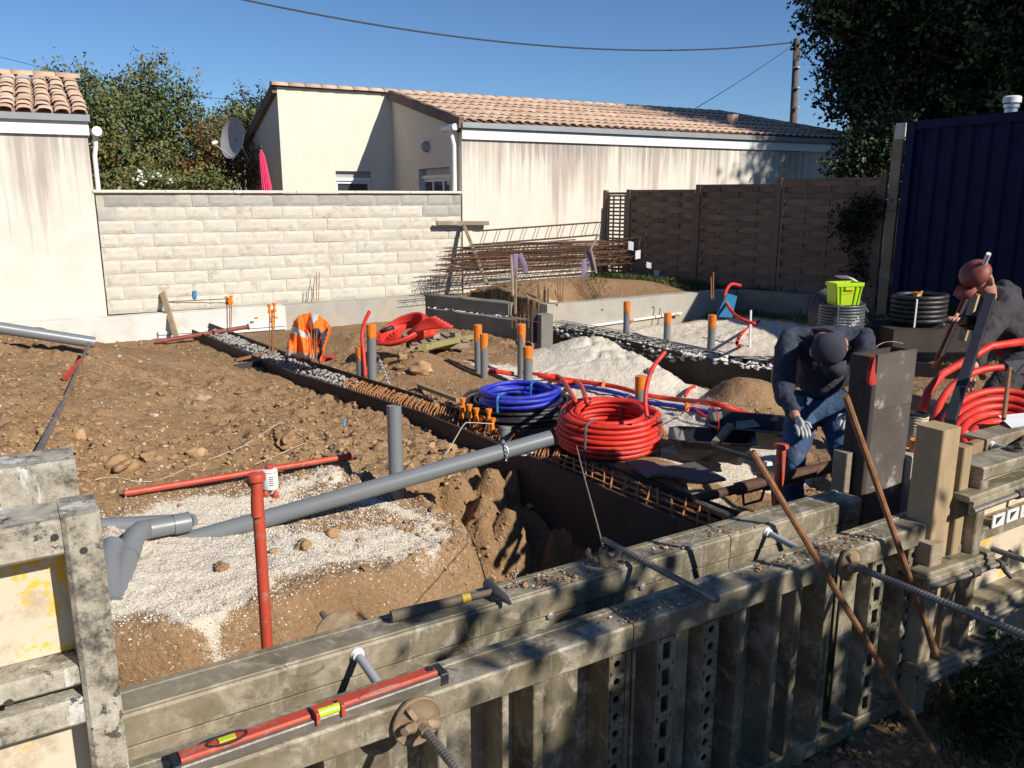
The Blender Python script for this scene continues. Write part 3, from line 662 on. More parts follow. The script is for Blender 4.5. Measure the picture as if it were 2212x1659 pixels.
def ridge(root, a, b, mat, r=.1, step=.33, name='ridge_tile'):
    a, b = Vector(a), Vector(b); d = (b-a); n = max(1, int(d.length/step)); d.normalize(); y = Vector((0, 0, 1)).cross(d).normalized(); rn = random.Random(3)
    me_ = None
    for i in range(n):
        p = a+d*((b-a).length*i/n); L = (b-a).length/n*1.12
        if me_ is None:
            vs = []; fs = []
            for x, rr in ((0, r*1.08), (L, r*.92)):
                for k in range(9): an = pi*k/8; vs.append((x, -cos(an)*rr, sin(an)*rr*.8))
            fs = [(k, k+1, 9+k+1, 9+k) for k in range(8)]+[tuple(range(8, -1, -1)), tuple(range(9, 18))]
            me_ = bpy.data.meshes.new(name); me_.from_pydata(vs, [], fs); me_.materials.append(mat); me_.polygons.foreach_set('use_smooth', [True]*8+[False]*2); me_.update()
        o = bpy.data.objects.new(name, me_); COL.objects.link(o); o.parent = root
        z = d.cross(y); o.location = p-wloc(root); o.rotation_euler = (Matrix((d, y, z)).transposed()@Matrix.Rotation(rn.uniform(-.03, .03), 3, 'X')).to_euler()
# ---------- big house on the right
EZ = 3.07; RZ = 3.90; LR = 3.46; LEN = 10.6
hb = thing('house', 'long single-storey house with pink tiled roof and streaked cream party wall', 'house', hw(0, 0, 0))
def part(mb, name, mat, par, sm=False): return mb.build(name, mat, par, sm)
mb = MB(); slabwall(mb, 0, 0, LEN, 0, -.1, EZ-.17, .2); part(mb, 'party_wall', M['party_r'], hb)
mb = MB(); slabwall(mb, 0, LR, 0, .201, -.1, RZ-.12, .2, EZ-.16)
mb2 = MB()
# recess side wall with a window opening near the front (built round the hole)
mb = MB(); wv0, wv1, wz0, wz1 = .55, 2.05, .6, 2.31
slabwall(mb, 0, LR, 0, wv1, -.1, RZ-.055, .2, EZ-.055+(RZ-EZ)*wv1/LR); slabwall(mb, 0, wv1, 0, wv0, wz1, EZ-.055+(RZ-EZ)*wv1/LR, .2, EZ-.055+(RZ-EZ)*wv0/LR)
slabwall(mb, 0, wv1, 0, wv0, -.1, wz0, .2); slabwall(mb, 0, wv0, 0, .202, -.1, EZ-.055+(RZ-EZ)*wv0/LR, .2, EZ-.055)
part(mb, 'side_wall', M['render'], hb)
def window(root, u0, v0, u1, v1, z0, z1, depth, name='window', mull=1, shutter=True):
    a, b = hw(u0, v0, 0), hw(u1, v1, 0); d = (b-a).normalized(); n = Vector((-d.y, d.x, 0)); L = (b-a).length; a = a+n*depth; f = .055
    mb = MB(); top = z1-(.20 if shutter else 0)
    for zz in (z0+f/2, top-f/2): mb.box(a+d*(L/2)+Vector((0, 0, zz)), (L, .05, f), d)
    for t in [f/2, L-f/2]+[L*(i+1)/(mull+1) for i in range(mull)]: mb.box(a+d*t+Vector((0, 0, (z0+top)/2)), (f, .054, top-z0-2*f+.002), d)
    w_ = mb.build(name, M['white'], root)
    mb = MB(); mb.box(a+d*(L/2)+n*.01+Vector((0, 0, (z0+top)/2)), (L-.02, .012, top-z0-.02), d); mb.build('pane', M['glass'], w_)
    if shutter:
        mb = MB(); mb.box(a+d*(L/2)-n*.02+Vector((0, 0, z1-.165)), (L, .08, .065), d); mb.build('shutter_box', M['white'], w_); mb = MB(); mb.box(a+d*(L/2)+n*.01+Vector((0, 0, z1-.065)), (L, .03, .128), d); mb.build('lintel_panel', M['dish'], w_)
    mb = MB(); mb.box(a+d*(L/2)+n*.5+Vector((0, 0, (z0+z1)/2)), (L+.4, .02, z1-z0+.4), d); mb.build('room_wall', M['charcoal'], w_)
window(hb, 0, wv1, 0, wv0, wz0, wz1, .12, mull=2)
# recessed front wall of the left part
wl = -5.43+3.04                                      # u of its left corner
u_l = -2.42
mb = MB(); a0, a1, zz0, zz1 = -1.30, -.52, 1.2, 2.29
slabwall(mb, u_l, LR, a0, LR, -.1, RZ, .2); slabwall(mb, a1, LR, .2, LR, -.1, RZ, .2); slabwall(mb, a0, LR, a1, LR, zz1, RZ, .2); slabwall(mb, a0, LR, a1, LR, -.1, zz0, .2)
part(mb, 'front_wall', M['render'], hb)
window(hb, a0, LR, a1, LR, zz0, zz1, .10, mull=0)
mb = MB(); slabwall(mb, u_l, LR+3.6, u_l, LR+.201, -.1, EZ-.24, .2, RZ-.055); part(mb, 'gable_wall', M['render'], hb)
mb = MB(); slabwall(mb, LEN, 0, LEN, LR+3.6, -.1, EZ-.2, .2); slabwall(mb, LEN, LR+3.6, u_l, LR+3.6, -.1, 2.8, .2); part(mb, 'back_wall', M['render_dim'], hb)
# fascia, flashing
mb = MB(); c = hw(LEN/2, -.03, EZ-.20); mb.box(c, (LEN+.02, .05, .19), U); part(mb, 'fascia', M['white'], hb)
mb = MB(); mb.box(hw(LEN/2, -.05, EZ-.055), (LEN+.06, .14, .09), U); mb.box(hw(LEN/2, -.075, EZ-.10), (LEN+.06, .012, .05), U); part(mb, 'zinc_gutter', M['zinc'], hb)
# roof deck and tiles
upv = (hw(0, LR, RZ)-hw(0, 0, EZ)).normalized()
def quad(mb, pts, th=.05):
    pts = [Vector(p) for p in pts]; n = len(pts); vs = pts+[p-Vector((0, 0, th)) for p in pts]
    mb.add(vs, [tuple(range(n)), tuple(range(2*n-1, n-1, -1))]+[((i+1) % n, i, i+n, (i+1) % n+n) for i in range(n)]); return mb
UE = 9.15
mb = MB(); quad(mb, [hw(-.02, -.04, EZ), hw(LEN+.05, -.04, EZ), hw(UE, LR, RZ), hw(-.02, LR, RZ)])
quad(mb, [hw(u_l-.02, LR+.02, RZ+.01), hw(UE, LR+.02, RZ+.01), hw(LEN+.05, LR+3.8, EZ-.22), hw(u_l-.02, LR+3.8, EZ-.22)]); quad(mb, [hw(UE+.001, LR+.01, RZ-.004), hw(LEN+.06, -.04, EZ-.004), hw(LEN+.06, LR+3.8, EZ-.24)])
part(mb, 'roof_deck', M['tile_deck'], hb)
roof_field(hb, hw(.02, -.08, EZ+.02), U, upv, int((LEN)/TW), 11, M['tile'], 300, clip=lambda c, r: (c+1)*TW < LEN+.05-(LEN-UE)*(r+1)/11.0)
ridge(hb, hw(u_l-.12, LR, RZ+.02), hw(UE, LR, RZ+.02), M['tile'], .105)
ridge(hb, hw(UE, LR, RZ+.03), hw(LEN+.02, -.02, EZ+.06), M['tile'], .10, .36)
# verge tiles along the two rakes
def verge(a, b, out):
    a, b = Vector(a), Vector(b); d = (b-a); n = int(d.length/.36); d.normalize(); o_ = Vector(out)
    for i in range(n):
        p = a+d*((b-a).length*(i+.5)/n); mb = MB(); z = d.cross(o_) if d.cross(o_).z > 0 else o_.cross(d)
        mb.box(p+z*(.02+.012*(i % 2)), ((b-a).length/n*1.08, .10, .035), d, o_, z); mb.box(p-z*.065, ((b-a).length/n*1.04, .092, .16), d, o_, z); part(mb, 'verge_tile', M['tile_dark'], hb)
verge(hw(-.047, -.1, EZ+.035), hw(-.047, LR, RZ+.035), -U)
verge(hw(u_l-.048, LR+3.7, EZ-.2+.02), hw(u_l-.048, LR+.05, RZ+.02), -U)
mb = MB(); mb.lathe([(.075, 0), (.075, .12), (.10, .14), (.13, .30), (.12, .30)], hw(7.25, .85, EZ+.22), n=14); part(mb, 'roof_vent', M['rust_hi'] if False else M['tile'], hb)
# gutter end and downpipe
def downpipe(root, u, v, z1, side=-1):
    mb = MB(); c = hw(u, v, 0)
    mb.tube([c+U*(side*.02)+Vector((0, 0, z1)), c+U*(side*.02)+Vector((0, 0, z1-.12)), c+U*(side*-.02)+Vector((0, 0, z1-.28)), c+U*(side*-.02)+Vector((0, 0, z1-.5)), c+U*(side*-.02)+Vector((0, 0, -.1))], .042, 12); o = part(mb, 'downpipe', M['white'], root, True)
    mb = MB(); mb.tube([c+V*.35+U*(side*.02)+Vector((0, 0, z1+.03)), c-V*.16+U*(side*.02)+Vector((0, 0, z1+.03))], .06, 12); part(mb, 'gutter_end', M['white'], root, True)
downpipe(hb, -.12, .12, EZ-.12)
mb = MB(); c = hw(u_l-.12, LR+3.5, 0); mb.tube([c+Vector((0, 0, 2.75)), c+Vector((0, 0, 2.3)), c+V*-.1+Vector((0, 0, 2.1)), c+V*-.1], .042, 10); part(mb, 'rear_downpipe', M['zinc'], hb, True)
mb = MB(); c = hw(-.03, 1.55, 2.72); mb.lathe([(.05, -.08), (.10, -.03), (.11, .03), (.07, .07)], c, V, 12); mb.box(c+U*.0+Vector((0, 0, -.02)), (.06, .10, .10), U); part(mb, 'wall_lamp', M['dish'], hb, True)
# ---------- left house
LH = hw(-6.05, 0, 0); lh = thing('house', 'cream house end at far left with rust-streaked wall and terracotta roof', 'house', LH)
LE = 2.90; LU = -6.05
mb = MB(); slabwall(mb, LU-6, 0, LU, 0, -.3, LE-.2, .2); part(mb, 'party_wall', M['party_l'], lh)
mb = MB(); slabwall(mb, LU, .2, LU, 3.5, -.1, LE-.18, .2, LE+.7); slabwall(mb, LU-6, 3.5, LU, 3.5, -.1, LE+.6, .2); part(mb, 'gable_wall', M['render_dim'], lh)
mb = MB(); mb.box(hw(LU-3, -.03, LE-.17), (6.05, .05, .19), U); part(mb, 'fascia', M['white'], lh)
mb = MB(); mb.box(hw(LU-3, -.055, LE-.03), (6.1, .13, .09), U); part(mb, 'zinc_gutter', M['zinc'], lh)
mb = MB(); quad(mb, [hw(LU-6, -.04, LE+.02), hw(LU+.04, -.04, LE+.02), hw(LU+.04, 3.5, LE+.89), hw(LU-6, 3.5, LE+.89)]); quad(mb, [hw(LU-6, 3.51, LE+.88), hw(LU+.04, 3.51, LE+.88), hw(LU+.04, 7, LE), hw(LU-6, 7, LE)]); part(mb, 'roof_deck', M['tile_deck'], lh)
upl = (hw(0, 3.5, .87)-hw(0, 0, 0)).normalized()
roof_field(lh, hw(LU+.06-TW*1.16*22, -.09, LE+.035), U, upl, 1, 1, M['tile'], 1)
TW_old = TW; TW = .235; TV, TF = tile_mesh(TW*.88)
roof_field(lh, hw(LU+.06-TW*14, -.09, LE+.035), U, upl, 14, 11, M['tile'], 290, seed=9)
TW = TW_old; TV, TF = tile_mesh()
ridge(lh, hw(LU-4, 3.5, LE+.93), hw(LU+.08, 3.5, LE+.93), M['tile'], .12)
mb = MB(); c = hw(LU+.10, .1, 0)
mb.tube([c+Vector((0, 0, LE-.25)), c+Vector((0, 0, LE-.4)), c-U*.03+Vector((0, 0, LE-.55)), c-U*.03+Vector((0, 0, 1.0))], .034, 10); part(mb, 'downpipe', M['white'], lh, True)
mb = MB(); mb.tube([c+V*.3+U*.03+Vector((0, 0, LE-.2)), c-V*.14+U*.03+Vector((0, 0, LE-.2))], .07, 12); part(mb, 'gutter_end', M['white'], lh, True)
# ---------- block wall between the houses
WL = hw(-6.03, .02, 0); bw_ = thing('block_wall', 'pale concrete block garden wall with smooth coping between the two houses', 'wall', hw(-3, .02, 0))
wall_len = 6.02; CH = .2
mb = MB(); mb.box(hw(-6.03+wall_len/2, .125, .9), (wall_len, .178, 1.82), U); part(mb, 'mortar_bed', M['mortar'], bw_)
rn = random.Random(11)
def blk_mesh(L, mat, seed):
    r2 = random.Random(seed); nx_, nz_ = max(3, int(L/.06)), 4; vs = []; fs = []; h = CH-.014
    for j in range(nz_+1):
        for i in range(nx_+1):
            x = -L/2+L*i/nx_; z = -h/2+h*j/nz_; e = (i in (0, nx_)) or (j in (0, nz_))
            vs.append((x+(r2.uniform(-.004, .003) if e else 0), -.012*(not e)+ (r2.uniform(-.002, .004)), z+(r2.uniform(-.007, .004) if e else 0)))
    for j in range(nz_):
        for i in range(nx_): a = j*(nx_+1)+i; fs.append((a, a+1, a+nx_+2, a+nx_+1))
    n = len(vs); m_ = []
    rim = [i for i in range(nx_+1)]+[j*(nx_+1)+nx_ for j in range(1, nz_+1)]+[nz_*(nx_+1)+i for i in range(nx_-1, -1, -1)]+[j*(nx_+1) for j in range(nz_-1, 0, -1)]
    for i in rim: vs.append((vs[i][0], .05, vs[i][2]))
    for k_ in range(len(rim)): a, b = rim[k_], rim[(k_+1) % len(rim)]; fs.append((b, a, n+k_, n+(k_+1) % len(rim)))
    me_ = bpy.data.meshes.new('block'); me_.from_pydata(vs, [], fs); me_.materials.append(mat); me_.update(); return me_
bm_cache = {}
for r in range(9):
    x = -.25*(r % 2) + (.0 if r < 8 else .1); first = True
    while x < wall_len-.03:
        L = .5 if not (r == 8 and rn.random() < .2) else .25; x0 = max(x, .0); x1 = min(x+L, wall_len); L2 = x1-x0
        if L2 > .06:
            q = round(L2-.012, 2); grey = r == 8 or (r == 7 and (x0 == 0 or x1 > wall_len-.3))
            key = (q, grey, rn.randrange(3))
            if key not in bm_cache: bm_cache[key] = blk_mesh(q, M['block_grey'] if grey else M['block'], hash(str(key)) % 999)
            o = bpy.data.objects.new('concrete_block', bm_cache[key]); COL.objects.link(o); o.parent = bw_
            o.location = hw(-6.03+(x0+x1)/2, .03+rn.uniform(-.004, .006), .01+CH*(r+.5))-wloc(bw_); o.rotation_euler = (rn.uniform(-.008, .008), 0, A+rn.uniform(-.004, .004))
        x += L
for i in range(6):
    mb = MB(); u0 = -6.06+i*1.008; mb.cbox(hw(u0+.502, .12, 1.838), (1.0, .29, .045), .008, U); part(mb, 'coping_stone', M['coping'], bw_)
# ---------- satellite dish, parasol
ds = D(502, 298, 15.6); dsh = thing('satellite_dish', 'grey satellite dish on arm beside gable wall', 'satellite dish', ds)
ax = Vector((-.62, -.76, .2)).normalized()
prof = [(.02, .10), (.16, .085), (.30, .045), (.385, 0), (.39, -.006), (.30, .032), (.16, .068), (.02, .085)]
mb = MB(); mb.lathe([(r, -h) for r, h in prof], ds, ax, 28); part(mb, 'reflector', M['dish'], dsh, True)
fpt = ds+ax*.42+Vector((0, 0, -.20)); mb = MB(); mb.tube([ds+Vector((0, 0, -.37)), fpt], .012, 6); part(mb, 'feed_arm', M['dish'], dsh)
mb = MB(); mb.lathe([(.02, -.03), (.035, 0), (.035, .08), (.02, .09)], fpt, (-ax.x*.9, -ax.y*.9, .3), 10); part(mb, 'receiver_head', M['white_pl'], dsh)
mb = MB(); wm = hw(u_l-.02, LR+2.6, 2.35); mb.tube([ds-ax*.08, ds-ax*.2+Vector((0, 0, -.12)), wm+Vector((0, 0, -.05)), wm], .02, 8); mb.lathe([(.06, 0), (.06, .03)], wm, U, 10); part(mb, 'wall_bracket', M['iron'], dsh)
pb = D(578, 425, 15.8); pt = D(564, 324, 15.8); par = thing('parasol', 'closed pink parasol leaning behind the block wall', 'parasol', (pb.x, pb.y, .0))
base = pb+(pb-pt)*1.6; dv = (pt-base).normalized()
mb = MB(); n = 16; rings = []
a_ = Vector((1, 0, 0)); uu = (a_-dv*a_.dot(dv)).normalized(); vv = dv.cross(uu); vs = []; fs = []
prof = [(.02, 0), (.055, .12), (.075, .35), (.10, .7), (.125, 1.1), (.13, 1.5), (.06, 1.75)]
for r, d in prof:
    for k_ in range(n*2): q = r*(1 if k_ % 2 else .72); vs.append(pt-dv*d+uu*(cos(pi*k_/n)*q)+vv*(sin(pi*k_/n)*q))
fs = [(i*2*n+k_, i*2*n+(k_+1) % (2*n), (i+1)*2*n+(k_+1) % (2*n), (i+1)*2*n+k_) for i in range(len(prof)-1) for k_ in range(2*n)]
mb.add(vs, fs); part(mb, 'canopy', M['parasol'], par)
mb = MB(); mb.tube([pt+dv*.02, base], .018, 8); part(mb, 'pole', M['iron'], par)
mb = MB(); mb.lump(pt+dv*.05, .045, 1, (1, 1, 1), 2, 0); part(mb, 'finial', M['black'], par, True)
# ---------- fence of woven panels
F0 = Vector((1.88, 17.0, 0)); F1 = Vector((5.86, 13.35, 0)); fd = (F1-F0).normalized(); fn = Vector((fd.y, -fd.x, 0)); fn = -fn if fn.y > 0 else fn
fe = thing('wooden_fence', 'weathered brown fence of woven slat panels in the shade', 'fence', (F0+F1)/2)
def ftop(q): return .0
fl = (F1-F0).length; posts = [.0, .58, 2.12, 3.68, fl]
fence_top = [1.84, 1.85, 1.93, 2.02, 2.10]; fence_bot = [.10, .12, .16, .2, .25]
slat_me = {}
def slat_mesh(L, phase, h=.107):
    key = (round(L, 3), phase)
    if key in slat_me: return slat_me[key]
    n = 16; vs = []; fs = []
    for i in range(n+1):
        x = -L/2+L*i/n; b = .020*(1 if phase else -1)*max(-.9, min(.9, 1.4*cos(4*pi*(i/n))))
        for y, z in ((-.005, -h/2), (.005, -h/2), (.005, h/2), (-.005, h/2)): vs.append((x, b+y, z))
    for i in range(n):
        for k_ in range(4): fs.append((i*4+k_, (i+1)*4+k_, (i+1)*4+(k_+1) % 4, i*4+(k_+1) % 4))
    fs += [(3, 2, 1, 0), (n*4, n*4+1, n*4+2, n*4+3)]
    m_ = bpy.data.meshes.new('slat'); m_.from_pydata(vs, [], fs); m_.materials.append(M['fence']); m_.polygons.foreach_set('use_smooth', [True]*(4*n)+[False]*2)
    try: m_.set_sharp_from_angle(angle=radians(40))
    except Exception: pass
    m_.update(); slat_me[key] = m_; return m_
for i in range(4):
    a, b = F0+fd*posts[i], F0+fd*posts[i+1]; zt = (fence_top[i]+fence_top[i+1])/2; zb = (fence_bot[i]+fence_bot[i+1])/2; L = posts[i+1]-posts[i]-.10; c = (a+b)/2
    mb = MB(); mb.box(c+Vector((0, 0, zt-.02)), (L, .05, .045), fd); mb.box(c+Vector((0, 0, zb+.02)), (L, .05, .045), fd)
    for s in (-1, 1): mb.box(c+fd*(s*(L/2-.025))+Vector((0, 0, (zt+zb)/2)), (.05, .052, zt-zb-.09), fd)
    part(mb, 'panel_frame', M['fence'], fe)
    nb = 3 if i else 2
    for q in range(nb):
        mb = MB(); mb.box(c+fd*(L*((q+1)/(nb+1)-.5))+Vector((0, 0, (zt+zb)/2)), (.028, .018, zt-zb-.1), fd); part(mb, 'batten', M['fence'], fe)
    if i == 0:
        nsl = 22
        for q in range(nsl):
            mb = MB(); mb.box(c+fn*.015+Vector((0, 0, zb+.08+(zt-zb-.15)*q/(nsl-1))), (L-.08, .012, .035), fd); part(mb, 'slat', M['fence'], fe)
    else:
        nsl = 17
        for q in range(nsl):
            o = bpy.data.objects.new('slat', slat_mesh(L-.09, q % 2)); COL.objects.link(o); o.parent = fe
            o.location = c+fn*.002+Vector((0, 0, zb+.09+(zt-zb-.17)*q/(nsl-1)))-wloc(fe); o.rotation_euler = (0, 0, atan2(fd.y, fd.x))
for i, q in enumerate(posts):
    p = F0+fd*q; mb = MB(); mb.box(p+Vector((0, 0, (fence_top[i]+.0)/2+.02)), (.09, .09, fence_top[i]+.06), fd); part(mb, 'fence_post', M['fence'], fe)
mb = MB()
for i in range(4):
    a, b = F0+fd*(posts[i]+.05), F0+fd*(posts[i+1]-.05); mb.beam(a+Vector((0, 0, fence_bot[i]-.02)), b+Vector((0, 0, fence_bot[i+1]-.02)), .03, .12)
part(mb, 'gravel_board', M['conc_dark'], fe)
# short return panel leaning on the house wall
# tall post beside the container
p = F1+fd*.16; tp = thing('concrete_post', 'tall slotted grey post between the fence and the blue container', 'post', p)
mb = MB(); mb.box(p+Vector((0, 0, 1.35)), (.15, .10, 2.9), fd); part(mb, 'shaft', M['wood_x'], tp)
mb = MB(); mb.box(p+Vector((0, 0, 2.74))+fn*.07+fd*.03, (.15, .03, .24), fd); part(mb, 'cap_board', M['conc_white'], tp)
mb = MB(); p2 = p+fd*.30
for q in range(14): mb.box(p2+Vector((0, 0, .3+q*.13)), (.26, .02, .11), fd)
mb.box(p2+fd*.14+Vector((0, 0, 1.15)), (.04, .05, 1.9), fd); mb.box(p2+Vector((0, 0, 2.1)), (.3, .05, .05), fd)
tag(part(mb, 'slatted_screen', M['fence'], None), 'narrow grey slatted screen between tall post and container', 'screen')
# ---------- blue container
C0 = Vector((5.95, 12.85, 0)); cd = Vector((.42, -.907, 0)).normalized(); cn = Vector((cd.y, -cd.x, 0)); cn = -cn if cn.x > 0 else cn
ct = thing('shipping_container', 'dark blue corrugated shipping container standing behind the site', 'container', C0)
CL, CHt, cw_ = 6.06, 2.62, 2.44; zb = .22
mb = MB(); prof = []; x = .12
while x < CL-.12: prof += [(x, 0), (x+.10, 0), (x+.135, -.036), (x+.235, -.036)]; x += .27
prof = [(a, b) for a, b in prof if a < CL-.12]
vs = [C0+cd*a+cn*b+Vector((0, 0, z)) for z in (zb+.12, zb+CHt-.08) for a, b in prof]; n = len(prof)
mb.add(vs, [(i, i+1, n+i+1, n+i) for i in range(n-1)]); part(mb, 'side_wall', M['container'], ct)
mb = MB()
for z in (zb+.06, zb+CHt-.05): mb.box(C0+cd*(CL/2)+Vector((0, 0, z)), (CL, .09, .12), cd)
for s in (.06, CL-.06): mb.box(C0+cd*s+Vector((0, 0, zb+CHt/2)), (.14, .12, CHt-.004), cd)
part(mb, 'frame', M['container'], ct)
mb = MB(); mb.box(C0+cd*(CL/2)-cn*(cw_/2)+Vector((0, 0, zb+CHt-.03)), (CL-.02, cw_, .03), cd); mb.box(C0+cd*.03-cn*(cw_/2)+Vector((0, 0, zb+CHt/2)), (.04, cw_, CHt-.1), cd); mb.box(C0+cd*(CL/2)-cn*(cw_)+Vector((0, 0, zb+CHt/2)), (CL, .04, CHt-.1), cd); mb.box(C0+cd*(CL/2)-cn*(cw_/2)+Vector((0, 0, zb+.08)), (CL, cw_, .05), cd); part(mb, 'roof', M['container'], ct)
p = D(2182, 250, 12.3); ch = thing('flue_pipe', 'short white metal flue with cowl rising above the container', 'flue', (p.x, p.y, 2.8))
mb = MB(); mb.lathe([(.09, -.25), (.09, .10), (.11, .11), (.11, .16)], p, n=16); part(mb, 'stack', M['bright'], ch, True)
mb = MB(); mb.lathe([(.125, .18), (.125, .22), (.125, .26), (.10, .28)], p, n=16)
for q in range(3): mb.box(p+Vector((cos(q*2.1)*.1, sin(q*2.1)*.1, .18)), (.012, .012, .06))
part(mb, 'cowl', M['white_pl'], ch, True)
# ---------- utility pole and wires
pb, pt = D(1720, 300, 26), D(1721, 84, 26); up_ = thing('utility_pole', 'brown wooden utility pole rising behind the tiled roof', 'utility pole', (pb.x, pb.y, 0))
mb = MB(); mb.tube([(pb.x, pb.y, 0), pt], [.15, .095], 12); part(mb, 'shaft', M['pole'], up_, True)
for q, zz in enumerate((112, 146, 190, 232)):
    p = D(1720.7, zz, 26); mb = MB(); mb.lathe([(.115, -.02), (.115, .02)], p, n=12); part(mb, 'band', M['galv'], up_)
p = D(1721, 118, 25.8); mb = MB(); mb.box(p, (.16, .12, .34), (1, 0, 0)); part(mb, 'junction_box', M['iron'], up_)
def wire(a, b, sag, r, lab, mat=None, n=40):
    pts = []; a, b = Vector(a), Vector(b)
    for i in range(n+1): t = i/n; q = a.lerp(b, t); q.z -= sag*4*t*(1-t); pts.append(q)
    mb = MB(); mb.tube(pts, r, 6); return tag(mb.build('overhead_wire', mat or M['cable'], None, True), lab, 'wire', 'overhead wires')
w1 = wire(D(430, -22, 17), D(1716, 91, 26), 0.62, .020, 'thick sagging black cable running to the utility pole')
wire(D(1487, 243, 24), D(1714, 97, 26), .05, .011, 'thin wire sloping down left from the pole to the roof')
wire(D(1725, 103, 26), D(1925, 265, 20), .2, .011, 'thin wire sloping down right from the pole to the trees')
wire(D(1725, 112, 26), D(1900, 30, 40), .1, .014, 'short wire going from the pole into the big tree')
wire(D(-40, 112, 30), D(640, 225, 34), .35, .009, 'faint thin wire crossing behind the left tree')
# ================================================================== FOUNDATIONS
def solid_wall(pts, z0, z1s, th, name, mat, label, cat='foundation wall', group=None, thing_=None, wave=.006, seg=.25):
    "low concrete wall following pts (front face), thickness away from the viewer, slightly uneven top edge"
    rn = random.Random(len(name)+int(abs(pts[0][0])*100)); P = []; 
    for i in range(len(pts)-1):
        a, b = Vector((pts[i][0], pts[i][1], 0)), Vector((pts[i+1][0], pts[i+1][1], 0)); n = max(1, int((b-a).length/seg))
        for k in range(n+(i == len(pts)-2)): P.append((a.lerp(b, k/n), z1s[i]*(1-k/n)+z1s[i+1]*(k/n)))
    vs = []; m = len(P)
    for i, (p, z) in enumerate(P):
        d = (P[min(i+1, m-1)][0]-P[max(i-1, 0)][0]).normalized(); nn = Vector((-d.y, d.x, 0)); q = z+rn.uniform(-wave, wave)
        vs += [(p.x, p.y, z0), (p.x+nn.x*rn.uniform(-.004, .004), p.y+nn.y*rn.uniform(-.004, .004), q-.008), (p.x+nn.x*.01, p.y+nn.y*.01, q), (p.x+nn.x*(th-.01), p.y+nn.y*(th-.01), q+rn.uniform(-.004, .004)), (p.x+nn.x*th, p.y+nn.y*th, q-.01), (p.x+nn.x*th, p.y+nn.y*th, z0)]
    fs = []
    for i in range(m-1):
        for k in range(6): fs.append((i*6+k, (i+1)*6+k, (i+1)*6+(k+1) % 6, i*6+(k+1) % 6))
    fs += [tuple(range(5, -1, -1)), tuple((m-1)*6+k for k in range(6))]
    mb = MB(); mb.add(vs, fs); o = mb.build(name, mat, thing_, False)
    if not thing_: tag(o, label, cat, group)
    return o
def xy(v): return (v.x, v.y)
# footing in front of the block wall: two pale poured pieces, then a grey piece
fq = lambda x: on_line(x, 600, hw(0, -.30, 0), U)
a = [xy(fq(x)) for x in (-60, 250, 525, 612)]
solid_wall(a, -.8, [-.02, -.02, .0, .0], .28, 'footing', M['conc_white'], 'white poured footing against the foot of left wall, low and rough')
a = [xy(fq(x)+V*.012) for x in (612, 760, 918)]
solid_wall(a, -.8, [.0, .0, .01], .28, 'footing', M['conc'], 'grey concrete footing below the block wall, between white footing and dark return wall')
mb = MB(); p0 = fq(330); p1 = fq(610); p0.z = p1.z = 0; mb.beam(p0-V*.03+Vector((0, 0, -.30)), p1-V*.03+Vector((0, 0, -.30)), .05, .05); mb.beam(p0-V*.02+Vector((0, 0, -.36)), p1-V*.02+Vector((0, 0, -.36)), .04, .04)
tag(mb.build('batten', M['white_pl']), 'pale battens fixed along the foot of the white footing', 'batten')
for i, (x, y) in enumerate(((553, 687), (596, 686), (655, 688))):
    p = on_line(x, y, hw(0, -.42, 0), U); mb = MB(); mb.cbox(p, (.06, .02, .03), .004, U); tag(mb.build('tape_mark', M['orange']), ['small orange mark left on the pale batten', 'orange mark in the middle of the pale batten', 'orange mark right of the batten, beside the vest'][i], 'tape mark')
# dark return wall
R0 = G(915, 636, .02); R1 = G(1108, 672, .02); R1b = G(1172, 690, -.02)
rw = thing('return_wall', 'dark shade-toned concrete return wall running from block wall toward the centre', 'foundation wall', R0)
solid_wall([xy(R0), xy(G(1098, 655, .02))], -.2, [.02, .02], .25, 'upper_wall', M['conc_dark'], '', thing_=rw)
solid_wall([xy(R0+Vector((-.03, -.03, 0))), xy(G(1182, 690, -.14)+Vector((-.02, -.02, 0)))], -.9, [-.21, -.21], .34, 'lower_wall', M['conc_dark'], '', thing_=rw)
mb = MB(); rn = random.Random(2)
for i in range(26):
    t = rn.random(); p = R0.lerp(G(1098, 655, .02), t); p.z = -.205; mb.lump(p+Vector((-.03, -.03, rn.uniform(-.01, .012))), rn.uniform(.012, .03), i, (2, .6, .5), 1, .5)
part(mb, 'concrete_drips', M['conc_white'], rw); 
# low lit wall to the right and the far right one
L0 = G(1182, 659, .10); L1 = G(1590, 626, .15); L2 = G(1745, 637, .17); L3 = G(2120, 648, .18)
solid_wall([xy(L0), xy(L1)], -.95, [.10, .15], .22, 'foundation_wall', M['conc'], 'long low sunlit concrete wall with tie holes behind capped grey pipes')
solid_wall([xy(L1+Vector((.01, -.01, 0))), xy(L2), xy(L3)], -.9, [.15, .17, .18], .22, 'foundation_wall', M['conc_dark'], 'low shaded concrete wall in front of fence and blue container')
mb = MB(); q = (L0-L1).normalized(); mb.beam(L0+Vector((-.0, -.03, -.40))-q*.6, L1+Vector((0, -.03, -.32))+q*1.2, .04, .035); tag(mb.build('batten', M['white_pl']), 'long white batten along the foot of the sunlit wall', 'batten')
for i, (t, m_) in enumerate(((.62, 'yellow_tape'), (.66, 'orange_tape'), (.42, 'orange_tape'), (.85, 'yellow_tape'))):
    p = L0.lerp(L1, t)+Vector((0, -.055, -.40+.08*t)); mb = MB(); mb.cbox(p, (.07, .02, .045), .003, q); tag(mb.build('tape_mark', M[m_]), ['yellow tape wrap on white batten left of the tallest back pipe', 'orange tape wrap right beside the yellow one on white batten', 'orange tape wrap far left on the white batten', 'yellow tape wrap near the right end of white batten'][i], 'tape mark')
